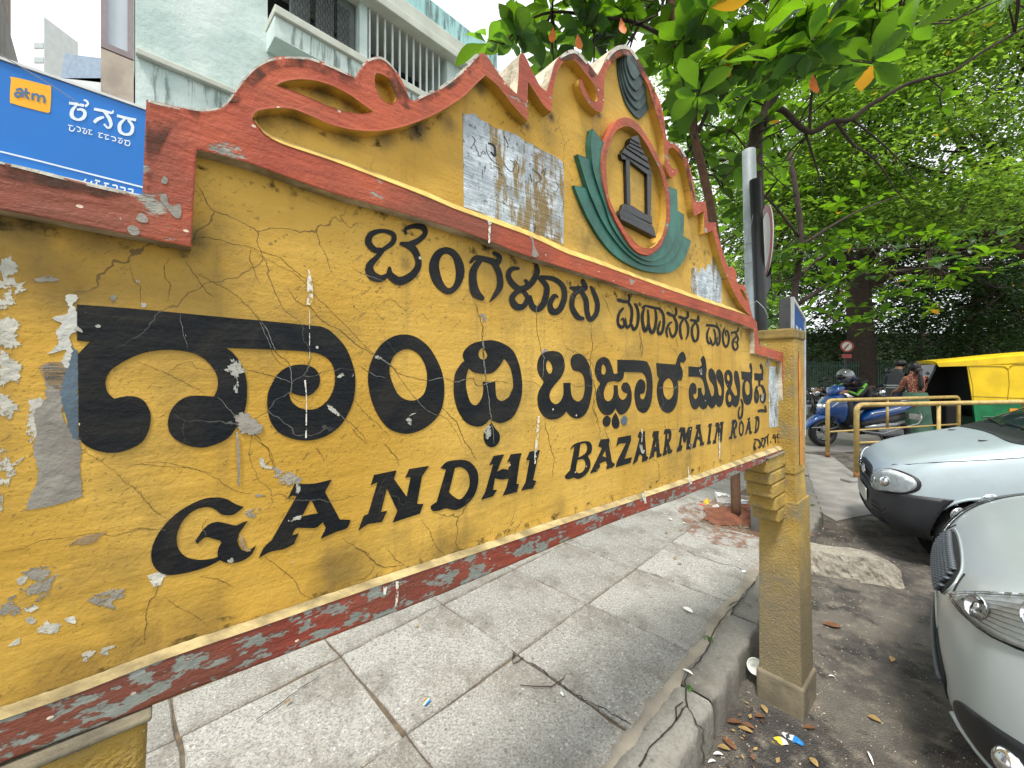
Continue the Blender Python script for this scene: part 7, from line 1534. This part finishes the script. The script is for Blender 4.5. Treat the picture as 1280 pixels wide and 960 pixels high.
# ---- almond tree with thin trunk rising through the paving, beside the sign
t1=thing('almond_tree',Vector((2.02,3.60,.15)),'broad leaved almond tree whose thin leaning trunk rises from the red soil','tree')
T1=[Vector((2.02,3.6,.13)),Vector((1.99,3.6,1.0)),Vector((1.93,3.6,1.9)),RY(890,270,3.6),RY(879,217,3.6),RY(869,172,3.58),RY(862,120,3.5),RY(850,60,3.4),RY(835,-20,3.3),RY(820,-140,3.2)]
mb=MB(); limb(mb,T1,.042,.03); meta(mb.mk('trunk',BARK2,t1,True))
tips=[]
def spray(tree_c,px0,px1,py0,py1,Y0,Y1,n,src,mb,r=.008,up=(0,0,1)):
    for i in range(n):
        px=rs.uniform(px0,px1); py=rs.uniform(py0,py1); Y=rs.uniform(Y0,Y1); p=RY(px,py,Y)
        tips.append((p,(rs.uniform(-.5,.5),rs.uniform(-.5,.5),1)))
        if src is not None:
            s=min(src,key=lambda q:(q-p).length); m=s.lerp(p,.5)+Vector((0,0,-.08-.05*rs.random())); mb.tube([s,s.lerp(m,.5)+Vector((rs.uniform(-.03,.03),0,.02)),m,p],[r*1.3,r*1.1,r*.8,r*.5],5)
br=MB(); src=[p for p in T1[4:]]
B1=[RY(850,60,3.4),RY(800,30,3.3),RY(740,20,3.2),RY(690,15,3.2),RY(650,30,3.1)]; B2=[RY(869,172,3.58),RY(900,110,3.4),RY(940,60,3.2),RY(990,30,3.0)]; B3=[RY(835,-20,3.3),RY(900,-60,3.0),RY(1000,-80,2.9),RY(1100,-60,2.8)]; B4=[RY(835,-20,3.3),RY(740,-60,3.1),RY(640,-70,3.1)]
for B_ in (B1,B2,B3,B4): limb(br,B_,.018,.008); src+=B_
spray(None,630,830,-20,45,3.0,3.9,20,src,br); spray(None,680,880,20,110,3.3,4.4,16,src,br); spray(None,600,660,25,60,3.0,3.5,3,src,br)
spray(None,840,1010,0,120,2.7,3.8,34,src,br); spray(None,835,930,90,230,3.7,4.6,16,src,br); spray(None,950,1110,-10,80,2.4,3.2,18,src,br)
spray(None,600,1150,-260,-30,2.6,4.4,60,src,br)
P,Rm,S_=rosettes(tips,rs,(6,9),(.17,.27)); put_leaves(t1,P,Rm,S_,290)
meta(br.mk('branch',BARK,t1,True))
for (px,py,Y) in [(1016,92,2.6),(692,33,3.1),(722,42,3.1),(776,22,3.1),(910,75,3.0)]:
    tpl,_=leaf_tpl(6,.42,.12,.25); p=RY(px,py,Y); d=Vector((rs.uniform(-.4,.4),.1,-1)).normalized(); q=frames(np.array([d]),np.array([[0,1,.2]]))[0]; s_=.14
    V=[Vector(q@v*s_)+p for v in tpl]; mk('leaf',V,[tuple(f) for f in TBF],LFO,t1,None,True)['label']='orange dying leaf'
# ---- second almond tree just behind the sign pole
t2=thing('almond_tree',Vector((2.86,4.5,.15)),'almond tree with dark crooked bare branches spreading right, behind the sign pole','tree')
mb=MB(); base=Vector((2.84,4.5,.13)); top=PX('K4','385,450 412,400 430,350 455,290 470,240 475,150 470,60 460,-60',4.5)
limb(mb,[base,Vector((2.80,4.5,1.2)),RY(948,300,4.5)]+top,.075,.055); mb.mk('trunk',BARK,t2,True)
br=MB(); tips=[]; src=[]
for txt,Y0,Y1,r0,r1 in [('K4|412,400 440,365 480,370 530,420 575,440 640,405 700,400 760,355 820,320 880,285 960,260 1050,235 1130,180 1250,110 1340,60',4.5,4.2,.035,.010),('K4|420,385 385,450 345,512 300,527 230,540 170,530',4.5,4.6,.032,.014),('K4|550,440 580,530 600,600 612,680',4.45,4.5,.014,.004),('K4|565,440 570,340 580,270 600,190',4.45,4.2,.016,.007),
  ('K4|655,408 700,470 722,492 770,520 820,580 850,630 905,690',4.4,4.6,.018,.004),('K4|708,400 760,440 820,490 870,540 925,612',4.4,4.3,.013,.004),('K4|722,492 705,530 708,575',4.45,4.45,.008,.003),('K4|200,415 300,435 350,490 400,540 460,600 520,650',4.6,4.7,.012,.004),('K4|720,200 740,260 770,295 820,290',4.3,4.3,.008,.004),('K4|960,262 1010,300 1050,345 1045,380',4.3,4.3,.008,.003),('K4|555,455 520,520 500,560',4.5,4.5,.007,.003),('K4|590,520 640,560 650,620 640,680',4.5,4.6,.006,.002),('K4|820,490 850,530 848,590',4.4,4.4,.006,.002),('K4|470,240 560,190 660,150 760,120 860,90',4.5,4.0,.03,.012),('K4|460,100 400,40 330,-20',4.5,4.4,.03,.012),('K4|440,365 360,330 290,320 210,300',4.5,4.6,.012,.005)]:
    f,tx=txt.split('|'); pts=PX(f,tx,Y0,Y1); limb(br,pts,r0,r1); src+=pts
spray(None,985,1090,40,115,3.4,4.6,9,src,br); spray(None,860,960,120,200,4.4,5.2,10,src,br); spray(None,900,960,140,290,5.0,5.6,9,src,br); spray(None,1105,1170,0,105,2.3,2.7,2,src,br); spray(None,880,940,190,260,4.2,4.6,6,src,br)
spray(None,960,1300,-260,-40,3.4,5.4,34,src,br); spray(None,1230,1300,-40,20,2.6,3.3,2,src,br); spray(None,950,1000,120,230,4.6,5.6,6,src,br); spray(None,1140,1200,105,160,4.0,4.4,1,src,br)
P,Rm,S_=rosettes(tips,rs,(6,9),(.16,.26)); put_leaves(t2,P,Rm,S_,200)
br.mk('branch',BARK,t2,True)
# ---- third almond tree, its layered limb reaching over the cars
t3=thing('almond_tree',Vector((5.28,7.5,.0)),'almond tree behind the blue board with a long layered leafy limb over the road','tree')
mb=MB(); limb(mb,[(5.28,7.5,0),(5.3,7.5,1.5),(5.25,7.45,2.8),(5.35,7.4,4.0),(5.2,7.5,5.6)],.075,.04); mb.mk('trunk',BARK,t3,True)
br=MB(); tips=[]; src=[]
for pts,r0 in [([(5.25,7.45,2.7),RY(1050,350,7.6),RY(1110,340,7.4),RY(1170,335,7.2),RY(1240,335,7.0)],.045),([(5.3,7.45,3.2),RY(1030,320,7.9),RY(1090,310,8.2),RY(1160,312,8.4)],.035),([(5.3,7.45,2.6),RY(1020,385,7.2),RY(1050,405,6.9),RY(1080,415,6.8)],.025),([(5.3,7.4,4.0),(4.6,7.2,4.6),(3.9,7.0,4.9)],.03),([(5.3,7.4,3.8),(6.5,7.6,4.5),(7.5,7.8,4.9)],.03)]:
    limb(br,pts,r0,.008); src+=[Vector(p) for p in pts]
spray(None,970,1240,288,350,6.6,8.6,62,src,br); spray(None,950,1190,340,395,6.6,8.6,48,src,br); spray(None,1060,1090,385,415,6.7,7.2,4,src,br); spray(None,950,1010,300,430,7.6,9,14,src,br); spray(None,1240,1285,290,330,7,8,4,src,br)
for p in ((4.2,7.1,4.8),(6.8,7.7,4.7)):
    for i in range(14): tips.append((Vector(p)+Vector((rs.gauss(0,.5),rs.gauss(0,.5),rs.gauss(0,.2))),(rs.uniform(-.4,.4),rs.uniform(-.4,.4),1)))
P,Rm,S_=rosettes(tips,rs,(6,9),(.16,.25)); put_leaves(t3,P,Rm,S_,290)
br.mk('branch',BARK,t3,True)

# ---- big fine leaved park trees
def clumps(centres,rad,per,flat=.45,sz=(.07,.13),seed=0):
    g=np.random.default_rng(seed); C=np.repeat(np.array(centres),per,axis=0); n=len(C)
    off=g.normal(size=(n,3))*np.array([rad,rad,rad*flat]); P=C+off
    az=g.uniform(0,2*np.pi,n); el=g.normal(-.15,.35,n); D=np.stack([np.cos(az)*np.cos(el),np.sin(az)*np.cos(el),np.sin(el)],1)
    U=np.stack([g.normal(0,.45,n),g.normal(0,.45,n),np.ones(n)],1); return P,frames(D,U),g.uniform(*sz,n)
def bigtree(name,label,base,h0,limbs,centres,rad,per,mat,sz,seed,r0=.45):
    o=thing(name,Vector(base),label,'tree'); mb=MB(); b=Vector(base)
    limb(mb,[b+Vector((0,0,-.05)),b+Vector((.05,0,h0*.4)),b+Vector((-.05,0,h0*.8)),b+Vector((.1,0,h0))],r0,r0*.7); 
    for k in range(6):
        a=k*1.05; mb.tube([b+Vector((math.cos(a)*r0*1.5,math.sin(a)*r0*1.5,0)),b+Vector((math.cos(a)*r0*.75,math.sin(a)*r0*.75,.35)),b+Vector((math.cos(a)*r0*.5,math.sin(a)*r0*.5,1.1))],[r0*.25,r0*.4,r0*.3],7)
    mb.mk('trunk',BARK,o,True)
    mb=MB(); top=b+Vector((.1,0,h0)); rr=random.Random(seed)
    for e in limbs:
        e=Vector(e); mid=top.lerp(e,.5)+Vector((rr.uniform(-.5,.5),rr.uniform(-.3,.3),rr.uniform(-.2,.6))); limb(mb,[top+Vector((0,0,-.4)),top.lerp(mid,.5)+Vector((0,0,.2)),mid,e],r0*.45,r0*.12)
    for c in centres[::3]:
        c=Vector(c); e=min([Vector(l) for l in limbs]+[top],key=lambda q:(q-c).length); limb(mb,[e,e.lerp(c,.5)+Vector((0,0,-.15)),c],.05,.015)
    mb.mk('limb',BARK,o,True)
    P,Rm,S_=clumps(centres,rad,per,sz=sz,seed=seed); meta(join_leaves('crown',P,Rm,S_,TD_,TDF,mat,o),kind='stuff'); return o
def cloud(px0,px1,py0,py1,Y0,Y1,n,seed):
    r=random.Random(seed); return [tuple(RY(r.uniform(px0,px1),r.uniform(py0,py1),r.uniform(Y0,Y1))) for _ in range(n)]
bigtree('rain_tree','tall spreading rain tree with fine bright leaves filling the upper right','' or (17.2,12.8,0),5.0,[RY(1180,90,11),RY(1080,180,11.5),RY(1240,180,10.5),RY(1100,20,11),RY(1290,60,10),RY(1000,230,12.5)],
  cloud(1050,1340,-60,290,8.5,12.5,150,1)+cloud(950,1120,60,300,10,13,80,2)+cloud(1150,1400,-260,0,8,12,46,3)+cloud(1140,1200,20,110,9,11,10,4)+cloud(845,970,60,420,10,14,70,21),.42,260,LF2,(.09,.16),5,.38)
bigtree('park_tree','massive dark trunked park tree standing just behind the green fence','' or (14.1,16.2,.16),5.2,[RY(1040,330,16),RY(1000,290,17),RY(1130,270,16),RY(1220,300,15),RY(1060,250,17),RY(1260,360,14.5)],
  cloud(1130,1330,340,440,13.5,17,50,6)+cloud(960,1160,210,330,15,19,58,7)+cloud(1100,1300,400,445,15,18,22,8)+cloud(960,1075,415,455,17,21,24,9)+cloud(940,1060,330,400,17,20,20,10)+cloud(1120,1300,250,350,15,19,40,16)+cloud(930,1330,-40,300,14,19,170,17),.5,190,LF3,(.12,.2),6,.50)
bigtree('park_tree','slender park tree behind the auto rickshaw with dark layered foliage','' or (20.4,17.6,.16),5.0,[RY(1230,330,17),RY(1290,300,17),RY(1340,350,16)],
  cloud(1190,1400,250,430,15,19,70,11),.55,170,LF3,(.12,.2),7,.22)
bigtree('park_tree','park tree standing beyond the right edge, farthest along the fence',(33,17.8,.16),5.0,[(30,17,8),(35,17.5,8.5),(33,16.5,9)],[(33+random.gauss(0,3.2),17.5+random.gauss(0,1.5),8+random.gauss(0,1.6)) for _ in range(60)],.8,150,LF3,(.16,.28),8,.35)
# far-off woods of the park, one mass
g=np.random.default_rng(3); C=[]
r=random.Random(5)
for i in range(640):
    px=r.uniform(880,1480) if i<380 else r.uniform(1480,2500); Y=r.uniform(24,38); py=r.uniform(250,470); 
    if 985<px<1058 and 362<py<430 and r.random()<.85: continue
    if py<330 and r.random()<.15: continue
    C.append(tuple(RY(px,py,Y)))
P,Rm,S_=clumps(C,1.0,110,.5,(.3,.5),12); meta(join_leaves('park_woods',P,Rm,S_,TD_,TDF,LF3),'dense dark woods far behind the park fence','woods',kind='stuff')
mb=MB(); 
for i in range(26):
    x=14+i*2.3+r.uniform(-.6,.6); y=r.uniform(23,34); limb(mb,[(x,y,0),(x+.1,y,2),(x+r.uniform(-.6,.6),y,5)],.22,.12)
meta(mb.mk('woods_trunks',BARK),'dark trunks of the far-off park woods','woods',kind='stuff')
hm=MB(); hm.box((42,46,3),(110,1.5,6)); meta(hm.mk('hedge_bank',simple('dark hedge bank',lin(52,66,40),.95,0,.5,2,1,8)),kind='structure')
# park fence, green bars on a low plinth
FEN=simple('dark green fence paint',lin(34,72,56),.6,0,.3,6,.2)
fe=thing('park_fence',Vector((18,15.9,0)),'dark green barred park fence on a low wall beyond the parked motorcycles','fence')
mb=MB(); mb.box((22,15.9,.35),(34,.25,.7),0,0,.02); mb.mk('plinth',simple('mossy plinth wall',lin(86,92,78),.9,0,.4,3,.5,30),fe)
mb=MB(); mb.box((22,15.9,.80),(34,.05,.05)); mb.box((22,15.9,1.75),(34,.05,.05)); mb.mk('fence_rail',FEN,fe)
mb=MB(); 
for i in range(300): mb.box((7.5+i*.095,15.9,1.32),(.03,.03,1.22))
meta(mb.mk('fence_bar',FEN,fe),kind='stuff')
# no-parking sign by the park
nz=RY(1057,433,14.6); npo=thing('no_parking_sign',Vector((nz.x,nz.y,0)),'small round red and white road sign on a thin post before the park fence','road sign')
mb=MB(); mb.tube([(nz.x,nz.y,0),(nz.x,nz.y,nz.z+.2)],.035,8); mb.mk('post',BLKP,npo,True)
mb=MB(); disc(mb,nz+Vector((0,-.05,.0)),.20,Vector((-.3,-1,0)).normalized(),.01); pl=mb.mk('round_plate',WPLT,npo)
mb=MB(); disc(mb,nz+Vector((0,-.06,.0)),.21,Vector((-.3,-1,0)).normalized(),.01,0,30,.155); mb.box(nz+Vector((-.01,-.07,0)),(.045,.01,.3),0,M=Matrix.Rotation(.7,3,'Y')); mb.mk('red_ring',RPLT,pl)
mb=MB(); mb.box(nz+Vector((0,-.05,-.36)),(.34,.02,.14)); mb.mk('lower_plate',RPLT,npo)
mb=MB(); mb.box(nz+Vector((-.02,-.06,-1.05)),(.32,.02,.22)); mb.mk('paper_notice',WPLT,npo)
